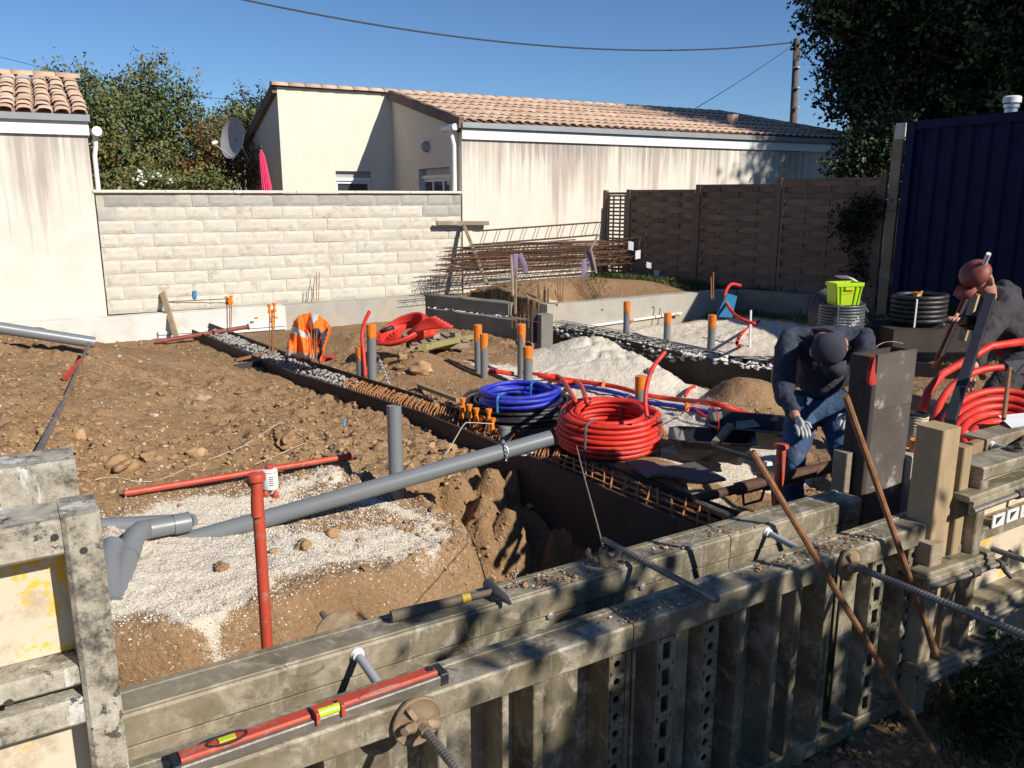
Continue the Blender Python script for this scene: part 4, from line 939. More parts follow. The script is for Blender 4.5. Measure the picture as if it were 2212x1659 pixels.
for i, (x, y) in enumerate(((1022, 0), (1107, 674), (1237, 662), (1297, 657))[1:]):
    pass
for i, (x, y) in enumerate(((1301, 669), (1411, 664))):
    p = on_line(x, y, L0, (L1-L0).normalized()); mb = MB(); mb.lathe([(.018, -.004), (.018, .004)], p, (.5, -.85, 0), 10); tag(mb.build('tie_hole_plug', M['boards']), ['left dark tie hole plug in the sunlit low wall', 'right dark tie hole plug in the sunlit low wall'][i], 'plug')
# corner column with rebar window between return wall and lit wall
cp = thing('corner_column', 'dark unfinished concrete corner with open rebar window and board ends', 'column', G(1170, 705, -.1))
mb = MB(); pc = G(1172, 690, -.05); mb.box(pc+Vector((.02, .06, -.35)), (.20, .22, .85), (L1-L0)); part(mb, 'concrete_stub', M['conc_dark'], cp)
mb = MB(); mb.box(pc+Vector((-.13, .04, -.1)), (.10, .03, .52), (L1-L0)); part(mb, 'upright_board', M['boards'], cp)
mb = MB()
for i in range(7): p = G(1106+i*9, 690, -.12); mb.tube([p+Vector((0, 0, -.14)), p+Vector((0, 0, .08))], .006, 5)
for z in (-.22, -.14, -.06): mb.tube([G(1102, 688, z), G(1164, 696, z)], .006, 5)
part(mb, 'rebar_mesh', M['rust'], cp)
for i, x in enumerate((1113, 1163, 1176, 1184)):
    p = G(x, 660+i, .0); mb = MB(); mb.beam(p+Vector((0, .1, -.15)), p+Vector((.01, .12, .36-.02*i if i else .62)), .035, .022); tag(mb.build('stake', M['wood']), ['tall thin wooden stake left of the rebar window', 'pale wooden stake right of the rebar window', 'second pale stake beside the rebar window', 'third pale stake by the corner column'][i], 'stake')
# ================================================================== TRENCH FORM WITH REBAR (long diagonal)
BZ = -.20
def polyoff(P, off):
    out = []
    for i, p in enumerate(P):
        d = (P[min(i+1, len(P)-1)]-P[max(i-1, 0)]).normalized(); out.append(p+Vector((d.y, -d.x, 0))*off)
    return out
nb_ = [G(414, 712, BZ), G(640, 808, BZ), G(918, 894, BZ), G(1140, 984, BZ), G(1300, 1052, BZ), G(1457, 1119, BZ), G(1600, 1182, BZ)]
fb_ = [G(452, 697, BZ), G(660, 776, BZ), G(918, 856, BZ), G(1092, 920, BZ), G(1203, 962, BZ), G(1400, 1034, BZ), G(1600, 1106, BZ)]
tf = thing('trench_form', 'long dark plywood trench form with rebar cage crossing the site diagonally', 'formwork', nb_[3])
def board(pts, th, h, side, parent, name='form_board', mat='boards'):
    for i in range(len(pts)-1):
        a, b = pts[i], pts[i+1]; d = (b-a).normalized(); n_ = Vector((d.y, -d.x, 0))*side*th; mb = MB()
        a2 = a-d*.0; b2 = b+d*.012
        zt = .004*(i % 2)
        vs = [a2+Vector((0, 0, -h)), b2+Vector((0, 0, -h)), b2+n_+Vector((0, 0, -h)), a2+n_+Vector((0, 0, -h)), a2+Vector((0, 0, zt)), b2+Vector((0, 0, zt)), b2+n_+Vector((0, 0, zt)), a2+n_+Vector((0, 0, zt))]
        if i % 2: vs = [v+n_*.08 for v in vs]
        mb.add(vs, [(0, 3, 2, 1), (4, 5, 6, 7), (0, 1, 5, 4), (1, 2, 6, 5), (2, 3, 7, 6), (3, 0, 4, 7)]); part(mb, name, M[mat], parent)
board(nb_, .022, .52, -1, tf); board(fb_, .022, .45, 1, tf)
def lerp_poly(P, t):
    L = [(P[i+1]-P[i]).length for i in range(len(P)-1)]; s = t*sum(L)
    for i, l in enumerate(L):
        if s <= l or i == len(L)-1: return P[i].lerp(P[i+1], s/l)
        s -= l
mid = lambda t, f: lerp_poly(nb_, t).lerp(lerp_poly(fb_, t), f)
def tpar(P, x):
    best = min(range(400), key=lambda k: abs(px(mid(k/400, .5))[0]-x)); return best/400
t_a, t_b, t_c = tpar(0, 455), tpar(0, 745), tpar(0, 1585)
def cage(root, t0, t1, n, mat, dz=0, seed=0, bars=((.25, -.03), (.42, -.035), (.60, -.03), (.78, -.035), (.25, -.20), (.78, -.20)), r=.007, rn_=.009, missing=.0, f0=.22, f1=.81):
    rn = random.Random(seed)
    for f, z in bars:
        mb = MB(); mb.tube([mid(t0+(t1-t0)*k/14, f)+Vector((0, 0, z+dz+.002*rn.uniform(-2, 2))) for k in range(15)], r, 6); part(mb, 'long_bar', mat, root)
    for i in range(n):
        if rn.random() < missing: continue
        t = t0+(t1-t0)*(i+.5+rn.uniform(-.3, .3))/n; sk = rn.uniform(-.012, .012)/3; q = []
        a, b = mid(t, f0), mid(t+sk, f1); zt = rn.uniform(-.012, .008)+dz
        for p, z in ((a, -.02), (b, -.02), (b, -.085), (a, -.085)): q.append(p+Vector((0, 0, z+(zt if z > -.05 else dz))))
        e = (b-a).normalized()*.025; qq = [q[0]+Vector((0, 0, -.025)), q[0]+e, q[1]-e, q[1]+Vector((0, 0, -.025)), q[2], q[3]]
        mb = MB(); mb.tube(qq, rn_*.8, 6, closed=True); part(mb, 'stirrup', mat, root)
cg_ = thing('rebar_cage', 'orange rusty rebar cage lying inside the diagonal trench form', 'rebar cage', mid(.6, .5))
tm1, tm2, tm3 = tpar(0, 985), tpar(0, 1130), tpar(0, 1210)
cage(cg_, t_b, tm1, 44, M['rust_hi'], .02, 1, bars=()); cage(cg_, tm1, tm2, 9, M['rust'], .015, 5, bars=()); cage(cg_, tm2, tm3, 12, M['rust_hi'], .03, 6, bars=()); cage(cg_, tm3, t_c, 15, M['rust_hi'], .02, 3, bars=((.25, -.03), (.36, -.05), (.47, -.03), (.58, -.045), (.68, -.03), (.78, -.04), (.25, -.2), (.78, -.2)))
for f, z in ((.25, -.03), (.42, -.035), (.60, -.03), (.78, -.035), (.25, -.20), (.78, -.20)):
    mb = MB(); mb.tube([mid(t_b+(tm3-t_b)*k/20, f)+Vector((0, 0, z)) for k in range(21)], .008, 6); part(mb, 'long_bar', M['rust'], cg_)
cg2 = thing('rebar_cage', 'cement-splashed grey rebar cage at the far end of trench form', 'rebar cage', mid(.2, .5))
cage(cg2, t_a, t_b, 34, M['splash'], 0, 8, r=.010, rn_=.016)
mb = MB(); rn = random.Random(4)
for i in range(520):
    t = t_a+(t_b+.02-t_a)*rn.random(); p = mid(t, rn.uniform(.2, .85)); mb.lump(p+Vector((0, 0, rn.uniform(-.06, -.015))), rn.uniform(.012, .03), i, (1, .8, .6), 1, .5)
part(mb, 'cement_lumps', M['splash'], cg2)['kind'] = 'stuff'
mb = MB()
for i in range(90):
    t = tm3+(t_c-tm3)*rn.random(); p = mid(t, .5); 
cs = thing('side_form', 'short dark form box joining the trench form from the left near the vest', 'formwork', G(560, 790, -.25))
mb = MB(); mb.beam(G(506, 791, -.24)+Vector((0, 0, -.06)), G(622, 772, -.24)+Vector((0, 0, -.06)), .02, .16); part(mb, 'form_board', M['boards'], cs)
mb = MB(); mb.beam(G(508, 778, -.22), G(600, 757, -.22), .04, .03); part(mb, 'rusty_flat', M['rust'], cs)
# rebar in the concrete: second trench form, seen from its dark face
n2 = [G(1180, 702, -.20), G(1290, 722, -.20), G(1420, 751, -.20), G(1530, 775, -.20), G(1665, 800, -.22)]
f2 = [p+Vector((.30, .22, 0)) for p in n2]
nb_o, fb_o = nb_, fb_
nb_, fb_ = n2, f2
t2 = thing('trench_form', 'dark trench form with grey rebar in front of the capped back pipes', 'formwork', n2[2])
board(n2, .022, .50, -1, t2); board(f2, .022, .30, 1, t2)
c2 = thing('rebar_cage', 'cement-splashed rebar cage in the back trench form', 'rebar cage', n2[2]); cage(c2, .0, .80, 30, M['splash'], .05, 12, r=.006, rn_=.007, f0=.15, f1=.85, bars=((.2, .0), (.5, .0), (.8, .0), (.2, -.08), (.8, -.08)))
mb = MB(); rn = random.Random(9)
for i in range(520):
    t = rn.random(); p = mid(t, rn.uniform(-.05, 1.05) if t > .75 else rn.choice((rn.uniform(-.06, .15), rn.uniform(.2, .9)))); mb.lump(p+Vector((0, 0, rn.uniform(-.05, .012) if t > .7 else rn.uniform(-.13, -.02))), rn.uniform(.012, .04), i, (1.3, .9, .6), 1, .6)
o = part(mb, 'cement_lumps', M['conc_white'], c2); o['kind'] = 'stuff'
# third trench form at the right
n3 = [G(1880, 776, -.18), G(1990, 748, -.18), G(2120, 722, -.18)]; f3 = [p+Vector((-.06, .38, 0)) for p in n3]; nb_, fb_ = n3, f3
t3 = thing('trench_form', 'trench form filled with rough cement at the right by black coils', 'formwork', n3[1]); board(n3, .022, .32, -1, t3, mat='conc_dark'); board(f3, .022, .3, 1, t3)
mb = MB(); rn = random.Random(19)
for i in range(420): mb.lump(mid(rn.random(), rn.uniform(.02, .98))+Vector((0, 0, rn.uniform(-.05, .01))), rn.uniform(.012, .035), i, (1.3, .9, .6), 1, .6)
part(mb, 'cement_lumps', M['conc_white'], t3)['kind'] = 'stuff'
for i, x in enumerate((2006, 2023, 2040, 2057)): p = G(x, 735-i*2, -.16); mb = MB(); mb.tube([p, p+Vector((.01, 0, .17+.03*(i % 2)))], .007, 5); part(mb, 'starter_bar', M['splash'], t3)
nb_, fb_ = nb_o, fb_o
# dark trench side at right behind plywood box
mb = MB(); mb.beam(G(1965, 797, -.22), G(2200, 838, -.22)+Vector((0, 0, 0)), .03, .30); mb.beam(G(1955, 868, -.10), G(2160, 923, -.10), .03, .22); 
p4 = thing('side_form', 'brown board form beside the right red coil and plywood box', 'formwork', G(2050, 890, -.2))
mb = MB(); mb.beam(G(1955, 812, -.22), G(2085, 826, -.22), .03, .34); part(mb, 'rear_board', M['boards'], p4)
mb = MB(); mb.beam(G(1952, 875, .10), G(2150, 930, .10), .024, .22); part(mb, 'front_board', M['plyface'], p4)
mb = MB(); mb.beam(G(1952, 866, .112), G(2150, 921, .112), .026, .012); part(mb, 'board_edge', M['plyedge'], p4)
# ================================================================== GREY PIPES WITH ORANGE TAPE
def capped(x, ytop, ybot, wpx, label, z_b=None, dia=.1, tape=.13, lean=(0, 0), orange_only=False):
    b = T(x, ybot); d = (b.y*CP-(b.z-EYE)*SP); r = max(.03, wpx/2*d/FPX)
    t = D(x, ytop, d*.992); h = t.z-b.z; b0 = b-Vector((0, 0, .25))
    root = thing('capped_pipe', label, 'pipe', b, 'grey pipes standing in the ground with orange taped ends')
    top = Vector((b.x+lean[0]*h, b.y+lean[1]*h, t.z)); dirv = (top-b).normalized()
    mb = MB(); mb.pipe(b0, top, r, .004, 18); part(mb, 'tube', M['pvc'], root, True)
    mb = MB(); n = 18; rn = random.Random(int(x)); vs = []; a = Vector((1, 0, 0)); low = [rn.uniform(.6, 1.5)*tape*(h/.55)**.3 for _ in range(n)]
    for k in range(n): low[k] = (low[k]+low[k-1])/2 if k % 3 else low[k]*1.15
    for rr, zz in ((r+.0035, None), (r+.005, .008), (r-.004, .012)):
        for k in range(n): an = 2*pi*k/n; q = top+Vector((cos(an)*rr, sin(an)*rr, 0)); q -= dirv*(low[k] if zz is None else 0); q.z += (0 if zz is None else zz); vs.append(q)
    mb.add(vs, [(i*n+k, i*n+(k+1) % n, (i+1)*n+(k+1) % n, (i+1)*n+k) for i in range(2) for k in range(n)]+[tuple(2*n+k for k in range(n))])
    part(mb, 'tape_cap', M['orange_tape'], root, True)
    return root
capped(803, 700, 828, 20, 'tallest capped pipe beside the red hose end, right of the vest', lean=(.03, 0))
capped(780, 750, 822, 18, 'short capped pipe leaning against the tall one near the vest')
capped(1033, 702, 806, 16, 'capped pipe at the left rear of the four middle pipes')
capped(1046, 722, 818, 16, 'capped pipe just in front of the left rear middle pipe')
capped(1126, 700, 816, 17, 'tall capped pipe at the rear right of the middle four')
capped(1140, 750, 836, 20, 'lower capped pipe nearest the blue coil')
capped(1382, 814, 884, 23, 'capped pipe standing right behind the big red coil')
capped(1352, 652, 742, 14, 'capped pipe standing in front of the sunlit low wall')
capped(1440, 678, 738, 15, 'middle capped pipe on the white sand near the fence')
capped(1535, 681, 760, 17, 'rightmost capped pipe beside the thin white rod')
b = T(1620, 752); tag(MB().cyl(b-Vector((0, 0, .1)), D(1622, 670, (b.y*CP-(b.z-EYE)*SP)), .016, n=8).build('white_rod', M['white_pl'], None, True), 'thin white rod standing right of the capped pipes', 'rod')
# plain grey pipe standing
b = G(857, 1072, -.17); tp_ = D(851, 876, b.y*CP-(b.z-EYE)*SP); mb = MB(); mb.pipe((b.x, b.y, -.6), (tp_.x, tp_.y, tp_.z), .049, .004, 24); 
tag(mb.build('standing_pipe', M['pvc'], None, True), 'plain grey plastic pipe standing upright behind the lying pipe', 'pipe')
# long lying pipe
la, lb = D(368, 1178, 4.75), D(1190, 946, 5.45); lr = .052
lp = thing('drain_pipe', 'long grey plastic pipe lying across the pit onto the trench form', 'pipe', la)
mb = MB(); mb.pipe(la, lb, lr, .004, 28); part(mb, 'tube', M['pvc'], lp, True)
mb = MB(); mb.pipe(la+(lb-la)*.0005, la+(lb-la)*.10, lr-.0045, .001, 28); part(mb, 'inner_face', M['pvc_in'], lp, True)
# chain round the pipe
def chain(pts, link, r, label, mat='galv'):
    root = thing('chain', label, 'chain', pts[0]); mb = MB(); pts = [Vector(p) for p in pts]; L = sum((pts[i+1]-pts[i]).length for i in range(len(pts)-1)); n = int(L/(link*.72)); 
    for i in range(n):
        s = L*i/n; j = 0
        while j < len(pts)-2 and s > (pts[j+1]-pts[j]).length: s -= (pts[j+1]-pts[j]).length; j += 1
        d = (pts[j+1]-pts[j]).normalized(); p = pts[j]+d*s; a = Vector((0, 0, 1)) if abs(d.z) < .9 else Vector((1, 0, 0)); u = (a-d*a.dot(d)).normalized(); v = d.cross(u)
        if i % 2: u, v = v, -u
        mb.tube([p+d*(cos(2*pi*k/8)*link*.5)+u*(sin(2*pi*k/8)*link*.32) for k in range(8)], r, 5, closed=True)
    part(mb, 'links', M[mat], root); return root
q = la.lerp(lb, .86); dd = (lb-la).normalized(); sd = dd.cross(Vector((0, 0, 1))).normalized(); up2 = sd.cross(dd)
chain([q+sd*(cos(a_)*(lr+.01))+up2*(sin(a_)*(lr+.01))+dd*(.02*a_/3) for a_ in [k*.35 for k in range(-2, 11)]]+[q+dd*.12-up2*.06, q+dd*.22-up2*.05], .035, .004, 'short chain wrapped round the long grey pipe')
chain([G(1181, 1135, -.75), G(1140, 1150, -.8), G(1125, 1190, -.85), G(1112, 1250, -.95)], .045, .005, 'grey chain hanging down in the trench')
# elbow piece and branch
def along(*pts): return [Vector(p) for p in pts]
eb = thing('branch_pipe', 'grey plastic branch fitting with elbow on the gravel at left', 'pipe fitting', G(300, 1180, -.15))
z_ = 4.55
mb = MB(); a0, a1, a2, a3, a4 = D(410, 1127, 4.75), D(318, 1144, 4.62), D(292, 1158, 4.50), D(277, 1190, 4.40), D(252, 1300, 4.10)
mb.tube([a0, a0.lerp(a1, .5), a1, a1.lerp(a2, .5)+Vector((0, 0, .012)), a2, a2.lerp(a3, .5), a3, a3.lerp(a4, .5), a4], [.052, .052, .054, .056, .058, .058, .058, .055, .055], 24, caps=True); part(mb, 'elbow', M['pvc'], eb, True)
mb = MB(); mb.tube([a0+(a0-a1).normalized()*-.09, a0+(a0-a1).normalized()*.0], .058, 24); part(mb, 'socket_ring', M['pvc'], eb, True); mb = MB(); mb.tube([a2.lerp(a3, .7), a3.lerp(a4, .12)], .063, 24); part(mb, 'socket_ring', M['pvc'], eb, True)
mb = MB(); b0, b1 = D(234, 1212, 4.25), D(240, 1305, 4.05); mb.tube([D(245, 1175, 4.35), b0, b1], .056, 24); part(mb, 'branch', M['pvc'], eb, True)
mb = MB(); mb.tube([a4, a4+(a4-a3).normalized()*.01], .047, 24); part(mb, 'opening', M['pvc_in'], eb)
mb = MB(); mb.pipe(D(150, 1142, 4.7), D(412, 1128, 4.92), .052, .004, 24); mb.pipe(D(405, 1128, 4.9), D(414, 1128, 4.93), .050, .03, 20)
tag(mb.build('drain_pipe', M['pvc'], None, True), 'short grey pipe on the gravel behind the elbow', 'pipe')
mb = MB(); mb.pipe(D(241, 1128, 5.1), D(288, 1118, 5.15), .05, .005, 20); tag(mb.build('pipe_sleeve', M['pvc'], None, True), 'open short grey sleeve lying beside the front panel', 'pipe')
# top left pipe and the steel pole
mb = MB(); pa, pb_ = D(-60, 699, 6.6), D(204, 740, 7.1); mb.pipe(pa, pb_, .049, .004, 24); tag(mb.build('drain_pipe', M['pvc'], None, True), 'grey pipe lying on top of the soil heap at far left', 'pipe')
sp_ = thing('prop_tube', 'thin grey steel prop lying down the heap at left', 'prop', D(145, 850, 5.6))
s0, s1, s2 = D(192, 742, 6.95), D(136, 870, 5.85), D(70, 1002, 4.75)
for s_, (x, y) in ((s0, (192, 742)), (s1, (136, 870)), (s2, (70, 1002))): pass
mb = MB(); mb.tube([s0, s1], .013, 10); part(mb, 'inner_tube', M['steel'], sp_, True)
mb = MB(); mb.tube([s1.lerp(s0, -.0), s2], [.019, .021], 10); part(mb, 'outer_tube', M['steel'], sp_, True)
c1 = s0.lerp(s1, .33); mb = MB(); mb.beam(c1+Vector((0, 0, .0)), s0.lerp(s1, .62)+Vector((-.06, -.02, 0)), .035, .03); part(mb, 'red_clamp', M['red_steel'], sp_)
# socket standing on the form
b = mid(tpar(0, 1091), .5); b = D(1091, 942, b.y*CP-(b.z-EYE)*SP); mb = MB(); mb.pipe(b+Vector((0, 0, -.10)), D(1091, 922, b.y*CP-(b.z-EYE)*SP), .049, .005, 24); mb.pipe(D(1091, 927, b.y*CP-(b.z-EYE)*SP), D(1091, 921, b.y*CP-(b.z-EYE)*SP), .053, .008, 24)
tag(mb.build('pipe_socket', M['pvc'], None, True), 'short open grey socket standing on the rebar cage', 'pipe')
# ================================================================== COILS
def coil_pts(c, R, r, turns, per_layer, seed, jit=.01, nseg=44, sq=1.0, lay=.93, taper=.0):
    rn = random.Random(seed); pts = []; c = Vector(c); layers = max(1, int(math.ceil(turns/per_layer)))
    ph = rn.random()*6
    for i in range(int(turns*nseg)):
        t = i/nseg; L = int(t/per_layer); k = t-L*per_layer; k = k if L % 2 == 0 else per_layer-k
        a = 2*pi*t; w = jit*(sin(a*1.0+L*2+ph)+.7*sin(a*2.3+int(t)*1.7))
        rr = R-L*2*r*lay+w*.5 - taper*abs(k-per_layer*.4)
        pts.append(c+Vector((cos(a)*rr, sin(a)*rr*sq, r+k*2*r*.97+w*.3)))
    return pts
def coil(name, label, cxy, R, r, turns, per_layer, mat, seed, jit=.01, ties=3, tiemat='mat', sq=1.0, tilt=None, extra=(), group=None, n=8, taper=0.0, lay=.93):
    root = thing(name, label, 'coil', cxy, group); mb = MB(); pts = coil_pts(cxy, R, r, turns, per_layer, seed, jit, sq=sq, taper=taper, lay=lay)
    if tilt: pts = [Vector(cxy)+tilt@(p-Vector(cxy)) for p in pts]
    pts = list(extra)+pts
    mb.tube(pts, r*.985, n); part(mb, 'tube', M[mat], root, 'all')
    H = per_layer*2*r; layers = math.ceil(turns/per_layer); Ri = R-(layers)*2*r*.93
    for i in range(ties):
        a = -2.3+i*2*pi/max(1, ties)+.2; q = []
        for rr, z in ((R+r*1.12, 0), (R+r*1.12, H*.95), (R, H+r*1.0), (Ri+r, H+r*1.0), (Ri-r*.1, H*.9), (Ri-r*.1, 0)):
            p = Vector((cos(a)*rr, sin(a)*rr*sq, z+r*.1)); q.append(Vector(cxy)+(tilt@p if tilt else p))
        mb = MB(); mb.tube(q, .011, 6, closed=True, flat=.35); part(mb, 'band', M[tiemat], root)
    return root
c = T(1313, 992); c = Vector((c.x, c.y+.36, gz(c.x, c.y+.36)+.0)); c = G(1313, 962, -.2)
RC = 232/2*(c.y*CP+1.96*SP)/FPX
coil('hose_coil', 'big red ribbed conduit coil in the centre beside the rebar trench', c, RC-.02, .0205, 28, 7, 'red_hose', 3, .016, 4, 'mat', n=10, lay=.95, taper=.009, tilt=Matrix.Rotation(radians(4), 3, 'X'))
c = G(1122, 900, -.24); coil('hose_coil', 'large flat black pipe coil under the blue one', c, .50, .018, 17, 4.6, 'black_hose', 5, .034, 0, n=8)
c2 = G(1132, 872, -.05); c2.z = -.24+5*.036; c2 = Vector((G(1120, 872, -.06).x, G(1120, 872, -.06).y, -.06)); coil('hose_coil', 'bright blue conduit coil lying on the black coil', c2, .345, .021, 8, 3, 'blue_hose', 7, .034, 2, 'blue_tape', n=8)
# red loose coil on the pallet
rc = thing('hose_coil', 'loose tilted red hose coil lying on the wood pallet near back', 'coil', D(880, 715, 9.8))
rn = random.Random(5)
for i in range(11):
    f = i/10; cx_, cy_ = 862+f*40, 713+f*5; dp = 9.9; cc = D(cx_, cy_, dp+.02*i); Rr = .33-.010*i; tl = radians(35-i*1.5); pts = []
    ux = Vector((cos(.5), sin(.5)*.3, .42)).normalized() if False else Vector((.86, .25, .42-.03*i)).normalized(); uy = Vector((-.35, .9, .25)).normalized()
    for k in range(36): a_ = 2*pi*k/36; pts.append(cc+ux*(cos(a_)*(Rr+.02*sin(3*a_+i)))+uy*(sin(a_)*Rr*.8)+Vector((0, 0, .012*sin(2*a_+i)+.0)))
    mb = MB(); mb.tube(pts, .0215, 8, closed=True); part(mb, 'loop', M['red_hose'], rc, 'all')
for i in range(6):
    a_ = D(880+i*3, 712-i*2+8, 9.75); b_ = D(978-i*7, 706-i*4, 9.6); mb = MB(); mb.tube([a_+(b_-a_)*t+Vector((0, 0, .03*sin(t*pi))) for t in (0, .25, .5, .75, 1)], .0215, 8); part(mb, 'loose_end', M['red_hose'], rc, 'all')
mb = MB(); mb.tube([D(823, 716, 9.6), D(838, 710, 9.55), D(850, 707, 9.6)], .027, 8); part(mb, 'black_sleeve', M['black_hose'], rc, 'all')
# pallet and timbers
pl = thing('pallet', 'broken wooden pallet under the loose red hose', 'pallet', T(950, 758)); bp = T(950, 758)
ex = Vector((.95, .3, 0)).normalized(); ey = Vector((-.3, .95, 0))
for i in range(3):
    mb = MB(); mb.box(bp+ey*(i*.34)+Vector((0, 0, .06)), (.85, .09, .09), ex); part(mb, 'bearer', M['wood_x'], pl)
for i in range(6):
    mb = MB(); mb.box(bp+ex*(-.36+i*.145)+ey*.34+Vector((0, 0, .117)), (.09, .82, .02), ex); part(mb, 'deck_board', M['wood_x'], pl)
for i in range(3):
    mb = MB(); mb.box(bp+ex*(-.32+i*.3)+ey*.2+Vector((0, 0, .17)), (.1, .12, .07), (ex+ey*.2*i)); part(mb, 'block', M['wood_x'], pl)
mb = MB(); mb.beam(T(912, 762, .06), T(1020, 735, .05), .10, .07, ch=.004); tag(mb.build('timber', M['wood_green']), 'yellow-green treated timber lying beside the pallet', 'timber')
mb = MB(); mb.beam(T(905, 758, .03), T(960, 757, .03), .10, .03); tag(mb.build('plank', M['wood_green']), 'short flat offcut under the treated timber', 'plank')
mb = MB(); mb.beam(T(905, 840, .03), T(990, 876, .05), .05, .04); tag(mb.build('plank', M['wood']), 'narrow wooden plank lying against the trench form', 'plank')
# hoses along the ground
def hose_(pts, r, mat, label, cat='hose', rib=0, n=8, smoothn=6, group=None):
    P = [Vector(p) for p in pts]; out = []
    for i in range(len(P)-1):
        p0, p1, p2, p3 = P[max(i-1, 0)], P[i], P[i+1], P[min(i+2, len(P)-1)]
        for k in range(smoothn):
            t = k/smoothn; out.append(.5*((2*p1)+(p2-p0)*t+(2*p0-5*p1+4*p2-p3)*t*t+(3*p1-p0-3*p2+p3)*t**3))
    out.append(P[-1]); mb = MB(); mb.tube(out, r, n); return tag(mb.build({'hose': 'hose', 'wire': 'tie_wire', 'string': 'string'}.get(cat, cat), M[mat] if mat in M else mat, None, 'all'), label, cat, group)
def TT(*rows, lift=.02): return [T(x, y, lift) for x, y in rows]
hose_(TT((1182, 826), (1250, 833), (1330, 845), (1395, 864), (1460, 873), (1540, 885), (1600, 905), (1660, 925), (1740, 950), lift=.05), .026, 'red_hose', 'long red hose running beside the blue one from coils to the right')
hose_(TT((1205, 834), (1260, 842), (1330, 856), (1395, 875), (1460, 884), (1530, 898), (1590, 918), (1660, 942), (1740, 968), lift=.03), .023, 'blue_hose', 'long blue hose running below the red one to the right')
hose_([T(1182, 826, .05), T(1165, 828, .08), T(1215, 845, .10), T(1250, 860, .16), D(1268, 868, 6.1)], .022, 'red_hose', 'short red hose leading into the big red coil')
hose_([T(1130, 820, .08), T(1180, 828, .09), T(1210, 842, .14), D(1242, 866, 6.2)], .020, 'red_hose', 'second red hose arching over blue coil to the red coil')
hose_([D(1398, 900, 6.1), D(1394, 868, 6.15), D(1398, 830, 6.2), D(1410, 795, 6.3), D(1430, 768, 6.4), D(1437, 760, 6.42)], .017, 'red_hose', 'red hose rising upright with curved tip behind the red coil')
hose_([D(789, 815, 8.8), D(786, 770, 8.8), D(782, 730, 8.8), D(786, 700, 8.8), D(799, 671, 8.8)], .020, 'red_hose', 'red hose curving up beside the tall capped pipe at left')
hose_(TT((1055, 805), (1080, 808), (1110, 812), lift=.02), .028, 'red_hose', 'short red hose segment between the middle capped pipes')
hose_(TT((1480, 866), (1488, 852), (1500, 844), lift=.05), .02, 'red_hose', 'red hose stub poking from the sand right of centre')
hose_(TT((1500, 890), (1520, 905), (1545, 918), lift=.03), .016, 'red_hose', 'short red hose crossing under the blue hose')
hose_([D(1600, 617, 11.5), D(1580, 614, 11.4), D(1568, 630, 11.3), D(1568, 650, 11.2), D(1580, 672, 11), D(1600, 688, 10.8), D(1632, 700, 10.7)], .022, 'red_hose', 'red hose looping over the low wall beside blue sheet')
hose_([T(1640, 700, .05), T(1605, 725, .05), D(1592, 740, 9.9), T(1600, 752, .02)], .022, 'red_hose', 'red hose loop lying on the sand by white rod')
for i, (x, y) in enumerate(((1303, 843), (1484, 893), (1684, 962))):
    p = T(x, y, .05); mb = MB(); mb.tube([p+Vector((-.015, -.05, -.02)), p+Vector((0, -.03, .035)), p+Vector((.01, .05, .035)), p+Vector((.01, .08, -.02))], .02, 6, flat=.3); tag(mb.build('tape_wrap', M['orange_tape']), ['orange tape binding the hoses above the big coil', 'orange tape binding the hoses right of the big coil', 'orange tape on the blue hose near the black tub'][i], 'tape')
mb = MB(); a = D(1568, 660, 11.15); mb.add([a+Vector((-.12, 0, -.15)), a+Vector((.10, .02, -.17)), a+Vector((.16, .05, .12)), a+Vector((.02, .02, .16)), a+Vector((-.12, .03, -.15)), a+Vector((.10, .06, -.17)), a+Vector((.16, .09, .12)), a+Vector((.02, .06, .16))], [(0, 1, 2, 3), (7, 6, 5, 4), (0, 4, 5, 1), (1, 5, 6, 2), (2, 6, 7, 3), (3, 7, 4, 0)]); tag(mb.build('plastic_sheet', M['blue_sheet']), 'blue plastic sheet hanging at low wall corner', 'sheet')
# strings / wires on the soil
hose_(TT((170, 1055), (240, 1040), (300, 1045), (350, 1040), (420, 1010), (470, 990), (530, 965), (590, 925), (610, 918), (640, 940), (700, 975), (750, 1010), lift=.01), .003, 'string', 'thin cream string snaking over the soil', 'string', n=4)
hose_(TT((550, 1010), (600, 988), (660, 965), (700, 962), (740, 985), (770, 1010), lift=.01), .003, 'string', 'second thin string looped on the soil near the standing pipe', 'string', n=4)
hose_([T(1345*.0+890, 1045, .03), T(930, 1020, .05), D(960, 985, 5.2), D(1000, 920, 6.0), D(1016, 913, 6.2), D(1066, 916, 6.3)], .004, 'string', 'thin string stretched from soil bank to grey socket', 'string', n=4)
hose_([D(1245, 962, 4.9), D(1262, 1030, 4.5), D(1280, 1095, 4.0), D(1303, 1182, 3.35)], .0035, 'wire', 'thin wire hanging from red coil to the formwork', 'wire', n=4)
hose_([T(1470, 905, .02), D(1478, 888, 6.2), D(1512, 870, 6.2), D(1545, 885, 6.1), D(1552, 920, 6.0), T(1545, 945, .0)], .005, 'red_hose', 'thin red wire arching beside the black tub', 'wire', n=5)
